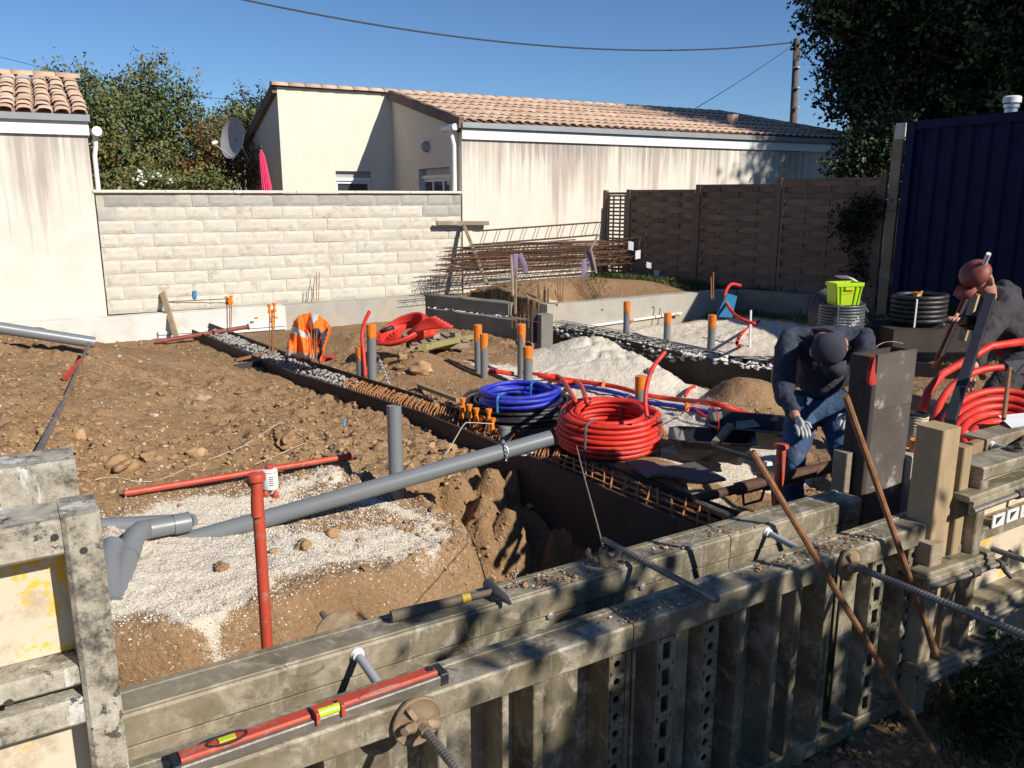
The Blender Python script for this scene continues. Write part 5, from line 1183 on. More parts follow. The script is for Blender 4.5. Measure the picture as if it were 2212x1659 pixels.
# rebars with orange caps on the trench form
def mushroom(mb, p, s=1.0, d=(0, 0, 1)):
    mb.lathe([(.020*s, -.05*s), (.022*s, -.045*s), (.013*s, -.005*s), (.012*s, .005*s), (.024*s, .042*s), (.024*s, .05*s)], p, d, 10)
def bar_group(xs, ytop, ybot, label, r=.007, depth=None, caps=True, mat='rust', capdrop=None, group='upright rebar bundles'):
    b = T(xs[0], ybot) if depth is None else D(xs[0], ybot, depth); dp = b.y*CP-(b.z-EYE)*SP
    root = thing('rebar_bundle', label, 'rebar', b, group); rn = random.Random(int(xs[0]))
    for i, x in enumerate(xs):
        yt = ytop if not hasattr(ytop, '__len__') else ytop[i]; dq = dp+rn.uniform(-.1, .1); t = D(x, yt, dq); bb = D(x+(xs[0]+xs[-1]-2*x)*.12, ybot+6, dq)
        mb = MB(); mb.tube([bb, t], r, 6); part(mb, 'bar', M[mat], root)
        if caps: mb = MB(); mushroom(mb, t+Vector((0, 0, .02)), 1.15); part(mb, 'orange_cap', M['orange'], root, True)
    return root
dpt = lambda t: (lambda p: p.y*CP-(p.z-EYE)*SP)(mid(t, .5))
bar_group((490, 496, 500), (652, 655, 650), 712, 'three capped rebars at the far end of the trench form', depth=dpt(tpar(0, 495)))
bar_group((582, 588, 593, 589), (670, 682, 667, 700), 762, 'cluster of rusty capped rebars left of the vest', depth=dpt(tpar(0, 588)))
bar_group((672, 679, 684, 690), (700, 705, 712, 700), 775, 'rebars sticking up under the orange vest', depth=dpt(tpar(0, 688)), caps=False)
for i, (x, y0, y1) in enumerate(((409, 604, 658), (419, 592, 660), (424, 605, 660))): pass
bar_group((408, 419, 424), (605, 590, 604), 661, 'thin uncapped rebars before the block wall at left', depth=13.3, caps=False, r=.006)
bar_group((672, 677, 684, 690), (618, 616, 588, 588), 645, 'thin uncapped rebars before the middle of the block wall', depth=14.0, caps=False, r=.006)
bar_group((6, 12), (640, 618), 690, 'two rusty rebars before the left house wall', depth=12, caps=False, r=.009)
bar_group((1536, 1541), (598, 588), 640, 'rusty rebar pair by the fence foot', depth=13.2, caps=False, r=.010)
# caps scattered around the middle of the cage
capx = ((997, 884, 0), (1000, 868, 0), (1014, 882, 0), (1029, 890, 0), (1038, 908, .3), (1056, 892, 0), (1064, 912, 0))
caplab = ('lowest left orange rebar cap over the trench', 'tallest orange rebar cap, second from left', 'orange rebar cap third from left', 'orange rebar cap in the middle of the cluster', 'tilted red-orange rebar cap in front of the cluster', 'orange rebar cap at upper right of the cluster', 'orange rebar cap nearest the grey socket')
for i, (x, y, tl) in enumerate(capx):
    d_ = dpt(tpar(0, x+10)); p = D(x, y+6, d_); root = thing('capped_bar', caplab[i], 'rebar cap', p+Vector((0, 0, -.12)), 'orange caps over the trench form')
    mb = MB(); mushroom(mb, p, 1.2, (tl, -tl*.5, 1)); part(mb, 'cap', M['orange'] if i not in (0, 4) else M['orange_tape'], root, True)
    mb = MB(); mb.tube([p-Vector((tl*.2, 0, .02)), D(x, y+6, d_)-Vector((tl*.3, 0, .20))], .008, 6); part(mb, 'bar', M['rust'], root)
p = G(1110, 968, -.12)
for i, (x, y) in enumerate(((892, 960), (1100, 968)))[:0] if False else []: pass
# ------------------------------------------------------------- orange safety vest on rebars
vp = D(672, 700, dpt(tpar(0, 672))-.05); vd = dpt(tpar(0, 672))
vest = thing('safety_vest', 'orange high-visibility jacket with grey bands hung over rebars', 'jacket', D(672, 780, vd))
def cloth(outline_rows, depth, bulge, mat, name, parent, seed=0, thick=.02, ncol=14):
    "rows of (y, xl, xr) picture spans turned into a real folded sheet with depth"
    vs = []; nr = len(outline_rows); rn = random.Random(seed)
    for side in (0, 1):
        for j, (y, xl, xr) in enumerate(outline_rows):
            for i in range(ncol+1):
                s = i/ncol; x = xl+(xr-xl)*s
                w_ = bulge*sin(pi*s)+.024*sin(s*19+j*.55+seed)+.018*sin(s*37-j*.9+seed*2)
                d_ = depth-w_*(1 if side == 0 else -.6)+(thick if side else 0)
                vs.append(D(x, y+3*sin(s*9+j), d_))
    n = ncol+1; fs = []
    for j in range(nr-1):
        for i in range(ncol):
            a = j*n+i; fs.append((a, a+n, a+n+1, a+1)); a += nr*n; fs.append((a, a+1, a+n+1, a+n))
    for j in range(nr-1):
        for i in (0, ncol): a = j*n+i; b_ = a+nr*n; fs.append((a, b_, b_+n, a+n) if i == 0 else (a, a+n, b_+n, b_))
    for i in range(ncol):
        for j in (0, nr-1): a = j*n+i; b_ = a+nr*n; fs.append((a, a+1, b_+1, b_) if j == 0 else (a, b_, b_+1, a+1))
    mb = MB(); mb.add(vs, fs); return part(mb, name, M[mat], parent, 'all')
def garment(outline, regions, depth, mats, name, parent, step=2.6, fold=.035, thick=.03, seed=1):
    "closed folded cloth body cut from an outline, with panels of other fabric"
    ys = [p[1] for p in outline]; xs = [p[0] for p in outline]; gx = np.arange(min(xs), max(xs)+step, step); gy = np.arange(min(ys), max(ys)+step, step)
    X_, Y_ = np.meshgrid(gx, gy); O_ = [(a, b) for a, b in outline]; dd_ = pdist(O_, X_, Y_)
    fr = []; bk = []; vid = {}; vs = []; fs = []; mi = []
    for j in range(len(gy)):
        for i in range(len(gx)):
            x, y = gx[i], gy[j]; e_ = max(0, min(1, dd_[j, i]/14)); f_ = fold*(sin((x-y*.35)*.16+seed)+.6*sin((x*.6+y*.2)*.31+seed*2)+.5*sin((x*.9-y*.12)*.47))
            b_ = .11*sqrt(e_)+f_*(.35+.65*e_); fr.append(D(x, y, depth-b_)); bk.append(D(x, y, depth+.03+.05*sqrt(e_)+f_*.4))
    n = len(gx); V_ = fr+bk; m = len(fr); ins = dd_ > -step*.2
    cell = lambda i, j: 0 <= i < len(gx)-1 and 0 <= j < len(gy)-1 and ins[j, i] and ins[j+1, i] and ins[j, i+1] and ins[j+1, i+1]
    for j in range(len(gy)-1):
        for i in range(len(gx)-1):
            if not cell(i, j): continue
            a = j*n+i; cx_, cy_ = gx[i]+step/2, gy[j]+step/2; k_ = 0
            for mi_, poly in regions:
                if inpoly(poly, np.array([cx_]), np.array([cy_]))[0]: k_ = mi_
            fs += [(a, a+n, a+n+1, a+1), (m+a, m+a+1, m+a+n+1, m+a+n)]; mi += [k_, 0]
            for (di, dj, p, q) in ((-1, 0, a+n, a), (1, 0, a+1, a+n+1), (0, -1, a, a+1), (0, 1, a+n+1, a+n)):
                if not cell(i+di, j+dj): fs.append((p, q, m+q, m+p)); mi.append(k_)
    mb = MB(); mb.add(V_, fs); mb.mi = mi; return part(mb, name, [M[x] for x in mats], parent, 'all')
garment([(646, 680), (668, 675), (688, 677), (703, 690), (716, 702), (715, 716), (708, 738), (700, 764), (695, 783), (689, 786), (684, 778), (668, 782), (652, 778), (638, 772), (630, 766), (622, 784), (613, 780), (616, 762), (621, 738), (628, 712), (634, 692)],
    [(1, [(672, 674), (690, 676), (684, 692), (670, 704), (662, 698), (672, 690)]), (1, [(628, 702), (640, 708), (668, 722), (664, 731), (640, 724), (626, 716)]), (1, [(614, 755), (632, 758), (690, 770), (690, 779), (630, 768), (612, 765)]), (2, [(668, 712), (688, 708), (696, 722), (684, 738), (672, 728)]), (2, [(697, 716), (711, 703), (707, 722), (697, 752), (689, 786), (684, 786), (689, 745)]), (2, [(612, 766), (628, 769), (622, 786), (610, 784)]), (2, [(640, 772), (684, 780), (684, 790), (650, 786)])],
    vd-.06, ('vest', 'reflect', 'vest_dark'), 'cloth', vest)
mb = MB(); q = [T(700, 772, .08), T(720, 776, .04), T(712, 790, .03), T(690, 780, .05)]
mb.lump(D(706, 774, vd+.1), .08, 4, (1.4, .8, .4), 2, .5); tag(mb.build('red_cloth', M['red_cloth'], None, True), 'red cloth bundle on the form behind the vest', 'cloth')
# small ties
mb = MB(); mb.tube([D(745, 905, 6.6), D(743, 922, 6.55)], .010, 6); tag(mb.build('blue_peg', M['blue_tape']), 'small blue peg stuck in the soil', 'peg')
chain([D(820, 778, 8.2), D(840, 830, 7.9)], .04, .006, 'bright chain hanging beside the tall capped pipe')
# ------------------------------------------------------------- props, stakes, T support
def prop(label, a, b, r, mat, extras=True, collar=None, base=True, cat='prop'):
    root = thing('steel_prop', label, cat, a); a, b = Vector(a), Vector(b); d = (b-a).normalized()
    mb = MB(); mb.tube([a, b], r, 16); part(mb, 'tube', M[mat], root, True)
    if extras: mb = MB(); mb.lathe([(r*1.02, -.0), (r*1.5, .0), (r*1.55, .012), (r*1.4, .02), (r*.6, .024)], b, d, 18); part(mb, 'end_plate', M[mat], root, True)
    return root
pb0 = D(567, 1420, 2.35); pt0 = D(554, 1038, 2.30)
root = prop('upright red steel prop standing in the trench at left', Vector((pb0.x+.004, pb0.y, -.95)), pt0, .0165, 'red_steel')
mb = MB(); mb.tube([pt0.lerp(pb0, .08), pt0.lerp(pb0, .20)], .0174, 16); part(mb, 'collar', M['red_steel'], root, True)
root = prop('red steel prop lying on soil behind the white bottle', T(270, 1086, .03), T(755, 1008, .05), .021, 'red_steel', True)
a_, b_ = T(755, 1008, .05), T(781, 1003, .05); mb = MB(); mb.tube([a_, b_], [.012, .010], 8); part(mb, 'threaded_tip', M['bright'], root)
prop('dull red prop lying from footing to the trench form end', T(338, 745, .04), D(535, 706, 12.4), .032, 'red_dull')
b = Vector((1.50, 4.35, -.5)); pbx = G(1684, 1085, .0)
rp = D(1681, 1088, 4.1); rt = D(1688, 968, 4.1); prop('upright red steel tube standing in front of the bending worker', (rp.x, rp.y, -.5), rt, .024, 'red_steel')
# brown horizontal acrow prop
pa_, pb_ = D(1500, 1078, 4.35), D(1830, 1000, 4.75); ac = thing('steel_prop', 'brown rusty telescopic prop with nut and handle laid across the pit', 'prop', pa_); dv_ = (pb_-pa_).normalized()
mb = MB(); mb.tube([pa_, pa_.lerp(pb_, .42)], .026, 14); part(mb, 'inner_tube', M['rust_dk'], ac, True)
mb = MB(); mb.tube([pa_.lerp(pb_, .26), pb_], .036, 14); part(mb, 'outer_tube', M['rust_dk'], ac, True)
mb = MB(); mb.tube([pa_.lerp(pb_, .44), pa_.lerp(pb_, .49)], .048, 12); part(mb, 'collar_nut', M['rust_dk'], ac)
q = pa_.lerp(pb_, .30)
mb = MB(); mb.tube([q+Vector((0, 0, -.03)), q+Vector((.01, 0, -.10)), q+dv_*.13+Vector((0, 0, -.10)), q+dv_*.15+Vector((0, 0, -.03))], .008, 6); part(mb, 'handle', M['rust_dk'], ac)
q = pa_.lerp(pb_, .47); mb = MB(); mb.tube([q+Vector((-.10, -.02, .05)), q+Vector((-.02, -.05, .07)), q+Vector((.0, -.06, -.02)), q+Vector((.02, -.05, -.16)), q+Vector((.05, -.03, -.20))], .010, 6); part(mb, 'pin', M['rust_dk'], ac)
# T shaped wooden strut
tb = on_line(1052, 613, hw(0, -1.0, 0), U); tt = on_line(1002, 486, hw(0, -.10, 0), U); ts = thing('wooden_strut', 'T-shaped timber strut leaning on the block wall corner', 'strut', tb)
mb = MB(); mb.beam(tb, tt, .055, .075, (0, 1, 0), .005); part(mb, 'leg', M['wood'], ts)
mb = MB(); a_, b_ = on_line(944, 482, hw(0, -.12, 0), U), on_line(1055, 482, hw(0, -.12, 0), U); mb.beam(a_, b_, .07, .075, ch=.006); part(mb, 'crossbar', M['wood_x'], ts)
mb = MB(); mb.beam(D(385, 742, 12.6), D(351, 632, 12.95), .10, .035, (0, 1, 0), .012); tag(mb.build('wooden_stake', M['wood']), 'rounded wooden plank leaning on the white footing at left', 'plank')
mb = MB(); mb.tube([D(305, 655, 12.9), D(500, 645, 13.4)], .007, 5); tag(mb.build('steel_rod', M['rust_dk']), 'thin horizontal rod fixed before the block wall foot', 'rod')
mb = MB(); mb.box(D(421, 636, 13.2), (.05, .02, .12)); tag(mb.build('blue_tie', M['blue_tape']), 'blue tie on the rebars before the block wall', 'tie')
# ------------------------------------------------------------- rebar cage stack on the mound
stk = thing('rebar_stack', 'stack of long triangular rebar cages lying on the earth mound', 'rebar stack', G(1180, 590, .32))
rn = random.Random(21)
def lattice(parent, a, b, w_, h, step, mat='rust_dk', r=.007, nm='lattice_girder'):
    a, b = Vector(a), Vector(b); d = (b-a); L = d.length; d.normalize(); y = Vector((0, 0, 1)).cross(d).normalized(); z = Vector((0, 0, 1)); mb = MB()
    bars = [(0, 0), (w_, 0), (0, h), (w_, h)]
    for p, q in bars: mb.tube([a+y*p+z*q, b+y*p+z*q], r*1.25, 4)
    n = int(L/step)
    for i in range(n):
        s = L*(i+.5)/n; c = a+d*s; k = .35*step
        mb.tube([c+z*0, c+d*k+z*h, c+d*k+y*w_+z*h, c+y*w_], r*.8, 3, closed=False)
        mb.tube([c+y*w_, c+d*step*.6], r*.7, 3)
    return part(mb, nm, M[mat], parent)
for i in range(14):
    lay, k = rn.uniform(0, 2.9), rn.uniform(0, 4)
    x0 = 968+rn.uniform(-30, 40)+lay*12-(16 if lay < .5 else 0); x1 = 1395+rn.uniform(-30, 35); dz = .03+lay*.17+rn.uniform(-.02, .03); yb = 0
    a_ = on_line(x0, 560, hw(0, -1.15+.24*k+rn.uniform(-.05, .05), 0), (U+V*rn.uniform(-.03, .03)).normalized()); b_ = on_line(x1, 560, hw(0, -1.15+.24*k+rn.uniform(-.12, .12), 0), U)
    a_.z = .36+dz*.92+rn.uniform(-.03, .03); b_.z = .42+dz*.80+rn.uniform(-.06, .06)
    lattice(stk, a_, b_, .12, .10+.05*rn.random(), .19, 'rust_dk' if i % 5 else 'rust', .0052)
a_ = on_line(1028, 540, hw(0, -.62, 0), U); b_ = on_line(1300, 520, hw(0, -.62, 0), U); a_.z = .92; b_.z = 1.04; lattice(stk, a_, b_, .12, .24, .27, 'rust_dk', .009)
for i in range(16):
    x = 1345+rn.random()*85; c = on_line(x, 560, hw(0, -.9+rn.random()*.5, 0), U); c.z = .45+rn.random()*.42
    mb = MB(); pts = []; r_ = rn.uniform(.16, .30); ph = rn.random()*3
    ax1 = Vector((rn.uniform(-.4, .4), rn.uniform(-.3, .3), 1)).normalized(); ax2 = Vector((rn.uniform(.3, .9), rn.uniform(-.8, .1), .1)).normalized()
    for q in ((-1, -1), (1, -1), (1, 1), (-1, 1)): pts.append(c+ax1*(q[0]*r_*.7)+ax2*(q[1]*r_))
    mb.tube(pts, .009, 5, closed=True); part(mb, 'loose_stirrup', M['rust'], stk)
for i, (x, y) in enumerate(((1363, 531), (1378, 550), (1402, 573), (1418, 590))):
    p = on_line(x, y, hw(0, -1.25, 0), U); mb = MB(); mb.box(p, (.10, .006, .16 if i < 2 else .11), (1, rn.uniform(-.2, .2), rn.uniform(-.3, .3))); part(mb, 'label_tag', M['tag'], stk)
for i, (x, y, y1) in enumerate(((1122, 548, 590), (1113, 548, 612), (1268, 540, 585), (1262, 560, 612))):
    p0 = on_line(x, y, hw(0, -1.32, 0), U); p1 = on_line(x+(14 if i % 2 == 0 else -6), y1, hw(0, -1.36, 0), U); mb = MB(); mb.tube([p0, p0.lerp(p1, .5)+Vector((.02, -.02, 0)), p1], .045, 6, flat=.2); part(mb, 'strap', M['strap'], stk)
mb = MB(); a_ = on_line(1288, 590, hw(0, -1.4, 0), U); b_ = on_line(1276, 538, hw(0, -1.4, 0), U); c_ = on_line(1292, 508, hw(0, -1.4, 0), U); mb.tube([a_, b_, c_], .022, 6); tag(mb.build('bent_batten', M['wood_x']), 'bent thin batten standing before the rebar stack', 'batten')
mb = MB(); mb.tube([on_line(1108, 640, hw(0, -2.6, 0), U), on_line(1104, 552, hw(0, -1.9, 0), U)], .022, 6); tag(mb.build('batten', M['wood_x']), 'thin wooden batten leaning at the left side of the mound', 'batten')
sm = thing('mesh_offcuts', 'tangle of rusty rebar mesh offcuts at block wall foot', 'rebar', on_line(935, 630, hw(0, -.3, 0), U))
for i in range(9):
    p = on_line(918+i*6, 632, hw(0, -.35, 0), U); p.z = .02; mb = MB(); mb.tube([p, p+Vector((.01, 0, .28+.04*(i % 3)))] if i < 6 else [p+Vector((.15, 0, 0)), p+Vector((-.25, .05, .28))], .006, 4); part(mb, 'bar', M['rust_dk'], sm)
bar_group((1204, 1210, 1217), (594, 590, 600), 648, 'short rusty bars before the mound beside the stakes', depth=13.0, caps=False, r=.008)
bar_group((988, 1018), (600, 603), 634, 'two short rebars at left foot of mound', depth=13.4, caps=False, r=.007)
for i in range(3):
    mb = MB(); mb.tube([D(1230+i*8, 603+i*4, 14.0), D(1262+i*6, 644+i, 13.4)], .008, 5); tag(mb.build('loose_rebar', M['rust']), ['uppermost loose rebar lying down the mound face', 'middle loose rebar lying down the mound face', 'lowest loose rebar lying down the mound face'][i], 'rebar')
# ================================================================== STEEL WALL FORMS IN FRONT
TOP = .60
def onf(x, y, n=0.0):
    p = on_line(x, y, fw(0, n, 0), E); return ((p-fw(0, n, 0)).dot(E), p.z)
def fbox(mb, t0, t1, n0, n1, z0, z1, ch=.004):
    return mb.cbox(fw((t0+t1)/2, (n0+n1)/2, (z0+z1)/2), (t1-t0, n1-n0, z1-z0), ch, E, N)
def vbox(mb, t0, t1, n0, n1, z0, z1, ch=.003):
    return mb.cbox(fw((t0+t1)/2, (n0+n1)/2, (z0+z1)/2), (z1-z0, t1-t0, n1-n0), ch, (0, 0, 1), E, N)
def holed(mb, t0, t1, n, z0, z1, pitch, kind):
    "perforated steel strip: real holes, thickness 4 mm"
    w_ = t1-t0; cnt = int((z1-z0)/pitch); h = (z1-z0)/cnt; m = 16
    for i in range(cnt):
        zc = z0+h*(i+.5); outer = []; inner = []
        for k in range(m):
            a = 2*pi*(k+.5)/m; c_, s_ = cos(a), sin(a); q = max(abs(c_), abs(s_))
            outer.append((c_/q*w_/2, s_/q*h/2))
            if kind == 'round': inner.append((c_*w_*.24, s_*w_*.24))
            else: inner.append((max(-1, min(1, c_*1.7))*w_*.24, max(-1, min(1, s_*1.7))*h*.32))
        tc = (t0+t1)/2
        V_ = [fw(tc+a, n, zc+b) for a, b in outer]+[fw(tc+a, n, zc+b) for a, b in inner]+[fw(tc+a, n+.006, zc+b) for a, b in inner]+[fw(tc+a, n+.006, zc+b) for a, b in outer]
        F_ = []
        for k in range(m):
            l = (k+1) % m; F_ += [(k, m+k, m+l, l), (m+k, 2*m+k, 2*m+l, m+l), (2*m+k, 3*m+k, 3*m+l, 2*m+l)]
        mb.add(V_, F_)
def outer_panel(t0, t1, label, ribs, z0=-.15, z1=TOP):
    root = thing('formwork_panel', label, 'formwork', fw((t0+t1)/2, 0, z0))
    mb = MB(); fbox(mb, t0, t1, 0, .118, z1-.078, z1, .006); part(mb, 'top_rail', M['form'], root)
    mb = MB(); fbox(mb, t0+.002, t1-.002, .004, .012, z1+.0005, z1+.003, .001); mb2 = MB(); fbox(mb2, t0+.003, t1-.003, .088, .114, z1-.001, z1+.004, .0015); part(mb2, 'rail_lip', M['form'], root)
    mb = MB(); fbox(mb, t0, t1, 0, .112, z0, z0+.06, .005); part(mb, 'bottom_rail', M['form'], root)
    mb = MB(); fbox(mb, t0, t1, .106, .116, z0+.001, z1-.079, .001); part(mb, 'skin_plate', M['form'], root)
    for s, w_, kind in ribs:
        mb = MB()
        if kind == 'bar': vbox(mb, s, s+w_, .0, .104, z0+.061, z1-.079)
        elif kind == 'thin': vbox(mb, s, s+w_, .002, .104, z0+.061, z1-.079, .001)
        elif kind == 'plate': vbox(mb, s, s+w_, .045, .050, z0+.061, z1-.079, .001)
        else:
            holed(mb, s, s+w_, .006, z0+.063, z1-.081, .052 if kind == 'round' else .082, kind)
            vbox(mb, s-.004, s, .006, .104, z0+.062, z1-.080, .001); vbox(mb, s+w_, s+w_+.004, .006, .104, z0+.062, z1-.080, .001)
        part(mb, {'bar': 'rib', 'thin': 'rib', 'plate': 'stiffener_plate', 'round': 'perforated_rib', 'slot': 'slotted_rib'}[kind], M['form'], root)
    return root
tt_ = lambda x, y=1480: onf(x, y)[0]
tL = onf(270, 1650)[0]
e1 = onf(1368, 1390)[0]; e2 = onf(1800, 1230)[0]; e3 = onf(2046, 1130)[0]
def rb(x, y, w_px, kind): a, b = onf(x, y)[0], onf(x+w_px, y)[0]; return (a, b-a, kind)
outer_panel(tL-.35, e1-.002, 'long outer steel form panel nearest the camera carrying the level', [rb(560, 1640, 20, 'bar'), rb(700, 1640, 26, 'thin'), rb(945, 1560, 20, 'bar'), rb(1086, 1540, 14, 'thin'), rb(1153, 1520, 22, 'bar'), rb(1322, 1440, 29, 'round'), rb(1355, 1430, 9, 'thin')])
outer_panel(e1+.002, e2-.002, 'middle outer steel form panel with slotted and round-holed ribs', [(e1+.004, .010, 'thin'), rb(1427, 1400, 34, 'slot'), rb(1480, 1400, 30, 'plate'), rb(1527, 1360, 27, 'round'), rb(1600, 1340, 12, 'thin'), rb(1678, 1310, 11, 'thin'), rb(1720, 1300, 13, 'thin'), rb(1788, 1260, 12, 'thin')])
outer_panel(e2+.002, e3, 'last outer steel form panel at the right with leaning rods', [(e2+.004, .012, 'bar'), rb(1845, 1260, 30, 'plate'), rb(1888, 1250, 25, 'slot'), rb(1964, 1230, 18, 'round'), rb(2018, 1200, 20, 'bar')])
def inner_panel(t0, t1, label, z0=-.95, z1=TOP, n0=.292, n1=.42, sharp=True):
    root = thing('formwork_panel', label, 'formwork', fw((t0+t1)/2, n0, z0))
    mb = MB(); fbox(mb, t0, t1, n0, n1, z1-.085, z1, .006); part(mb, 'top_rail', M['form'], root)
    mb = MB(); fbox(mb, t0+.002, t1-.002, n0+.012, n0+.024, z1-.002, z1+.0045, .002); fbox(mb, t0+.002, t1-.002, n1-.03, n1-.008, z1-.002, z1+.003, .001); part(mb, 'rail_bead', M['form'], root)
    mb = MB(); fbox(mb, t0, t1, n0+.003, n0+.012, z0, z1-.086, .001); part(mb, 'face_plate', M['form'], root)
    mb = MB()
    for q in (t0+.01, (t0+t1)/2, t1-.06): vbox(mb, q, q+.05, n0+.013, n1, z0+.01, z1-.086)
    for q in (t0+.01, (t0+t1)/2, t1-.06):
        mb = MB(); vbox(mb, q, q+.05, n0+.013, n1, z0+.01, z1-.086); part(mb, 'rib', M['form'], root)
    return root
i0 = onf(262, 1500, .292)[0]; i1 = onf(1580, 1150, .292)[0]; i2 = onf(1862, 1075, .292)[0]
inner_panel(i0-.5, i1-.002, 'inner steel form panel carrying the hammer and wing nut'); inner_panel(i1+.002, i2, 'inner steel form panel ending at the plywood column')
for i, (x, y) in enumerate(((1640*.0+1192, 1325), (1281, 1456-130))[:0]): pass
for i, (x, y) in enumerate(((1188, 1330), (1387, 1267), (1768, 1168))):
    t_, z_ = onf(x, y, .292); mb = MB(); mb.lathe([(.013, 0), (.012, .004), (.006, .006)], fw(t_, .2915, z_), -N, 10); tag(mb.build('form_bolt', M['galv']), ['pale bolt head on the inner form left of the wing nut shadow', 'pale bolt head in the middle of the inner form', 'bolt head on inner form near its right end'][i], 'bolt')
# tall panels at the far left
tr, zt = onf(216, 1111); zt = 1.2
tall = thing('formwork_panel', 'tall cement-caked form panel with yellow boards standing at far left', 'formwork', fw(tr-.5, 0, -.15))
s_l = onf(143, 1216)[0]
mb = MB(); vbox(mb, s_l, tr, 0, .12, -.15, zt, .008); part(mb, 'end_stile', M['form_caked'], tall)
mb = MB(); fbox(mb, tr-2.2, s_l-.001, 0, .118, onf(100, 1208)[1], zt-.002, .006); part(mb, 'top_rail', M['form_caked'], tall)
za, zb_ = onf(90, 1445)[1], onf(90, 1512)[1]; zc, zd = onf(90, 1530)[1], onf(90, 1596)[1]
mb = MB(); fbox(mb, tr-2.2, s_l-.001, .012, .10, zb_, za-.02, .006); part(mb, 'cross_rail', M['form_caked'], tall)
mb = MB(); fbox(mb, tr-2.2, s_l-.001, .006, .10, zd, zc-.006, .006); part(mb, 'cross_rail', M['form_caked'], tall)
mb = MB(); fbox(mb, tr-2.2, s_l-.001, .02, .10, zd-.42, zd-.34, .006); part(mb, 'cross_rail', M['form_caked'], tall)
mb = MB(); fbox(mb, tr-2.2, s_l+.0, .082, .094, za-.019, onf(100, 1208)[1]+.01, .001); part(mb, 'yellow_board', M['form_board'], tall)
mb = MB(); fbox(mb, tr-2.2, s_l+.0, .082, .094, zd-.33, zd-.001, .001); part(mb, 'yellow_board', M['form_board'], tall)
for x, y in ((118, 1161), (181, 1189), (20, 1518)):
    t_, z_ = onf(x, y); mb = MB(); mb.lathe([(.007, -.001), (.007, .0012)], fw(t_, 0.0, z_), -N, 8); part(mb, 'bolt_hole', M['boards'], tall)
tall2 = thing('formwork_panel', 'second tall cement-caked form panel right behind the first at far left', 'formwork', fw(tr-.5, .29, -.5))
tr2 = onf(168, 1040, .29)[0]
mb = MB(); fbox(mb, tr2-2.4, tr2, .29, .41, 1.12, 1.222, .008); part(mb, 'top_rail', M['form_caked'], tall2)
mb = MB(); fbox(mb, tr2-2.4, tr2-.03, .31, .33, -.9, 1.119, .002); part(mb, 'face_plate', M['form_caked'], tall2)
mb = MB(); vbox(mb, tr2-.045, tr2-.002, .29, .305, -.9, 1.119, .004); part(mb, 'edge_strip', M['form_caked'], tall2)
# ------------------------------------------------------------------ things on the rails
# spirit level
la_, lb2 = G(372, 1648, TOP+.004), G(958, 1470, TOP+.004)
t0_, t1_ = (la_-fw(0, 0, 0)).dot(E), (lb2-fw(0, 0, 0)).dot(E); n_a = (la_-fw(0, 0, 0)).dot(N); n_b = (lb2-fw(0, 0, 0)).dot(N)
LA = fw(t0_, .03, TOP); LB = fw(t1_, .045, TOP); le = (LB-LA).normalized(); ln_ = Vector((-le.y, le.x, 0)); LL = (LB-LA).length
lv = thing('spirit_level', 'scratched red and silver spirit level lying on the outer form rail', 'spirit level', (LA+LB)/2)
lc = lambda s, n, z: LA+le*(LL*s)+ln_*n+Vector((0, 0, z))
mb = MB(); mb.cbox(lc(.5, .0, .013), (LL, .052, .024), .003, le, ln_); part(mb, 'aluminium_body', M['bright'] if False else M['steel'], lv)
mb = MB(); mb.cbox(lc(.725, .004, .028), (LL*.50, .036, .012), .004, le, ln_); mb2 = MB(); mb2.cbox(lc(.24, .004, .028), (LL*.44, .036, .012), .004, le, ln_); part(mb, 'red_grip', M['red_steel'], lv); part(mb2, 'red_grip', M['red_steel'], lv)
mb = MB(); mb.cbox(lc(.005, 0, .014), (.012, .056, .032), .003, le, ln_); mb.build
part(mb, 'end_cap', M['black'], lv); mb = MB(); mb.cbox(lc(.995, 0, .014), (.02, .056, .032), .003, le, ln_); part(mb, 'end_cap', M['black'], lv)
mb = MB(); mb.tube([lc(.485, -.018, .034), lc(.565, -.018, .034)], .011, 12); part(mb, 'vial', M['vial'], lv, True)
for s in (.478, .572): mb = MB(); mb.cbox(lc(s, -.020, .030), (.008, .03, .03), .002, le, ln_); part(mb, 'vial_bracket', M['red_steel'], lv)
for s in (.515, .535): mb = MB(); mb.tube([lc(s, -.018, .034)+Vector((.0116*cos(a), 0, .0116*sin(a))) for a in [k*.785 for k in range(8)]], .0008, 4, closed=True); part(mb, 'vial_mark', M['black'], lv)
mb = MB(); mb.tube([lc(.175, .004, .035)+le*(.042*cos(a))+ln_*(.017*sin(a)) for a in [k*2*pi/20 for k in range(20)]], .0028, 5, closed=True); part(mb, 'vial_ring', M['black'], lv)
mb = MB(); mb.cbox(lc(.175, .004, .0355), (.035, .016, .004), .001, le, ln_); part(mb, 'round_vial', M['vial'], lv)
mb = MB(); mb.tube([lc(.735, -.014, .0345)+le*(.055*cos(a))+ln_*(.006*sin(a)) for a in [k*2*pi/20 for k in range(20)]], .0008, 4, closed=True); part(mb, 'embossed_oval', M['steel'], lv)
mb = MB(); mb.lathe([(.010, 0), (.010, .0015)], lc(.955, .004, .0355), (0, 0, 1), 12); part(mb, 'hang_hole', M['black'], lv)
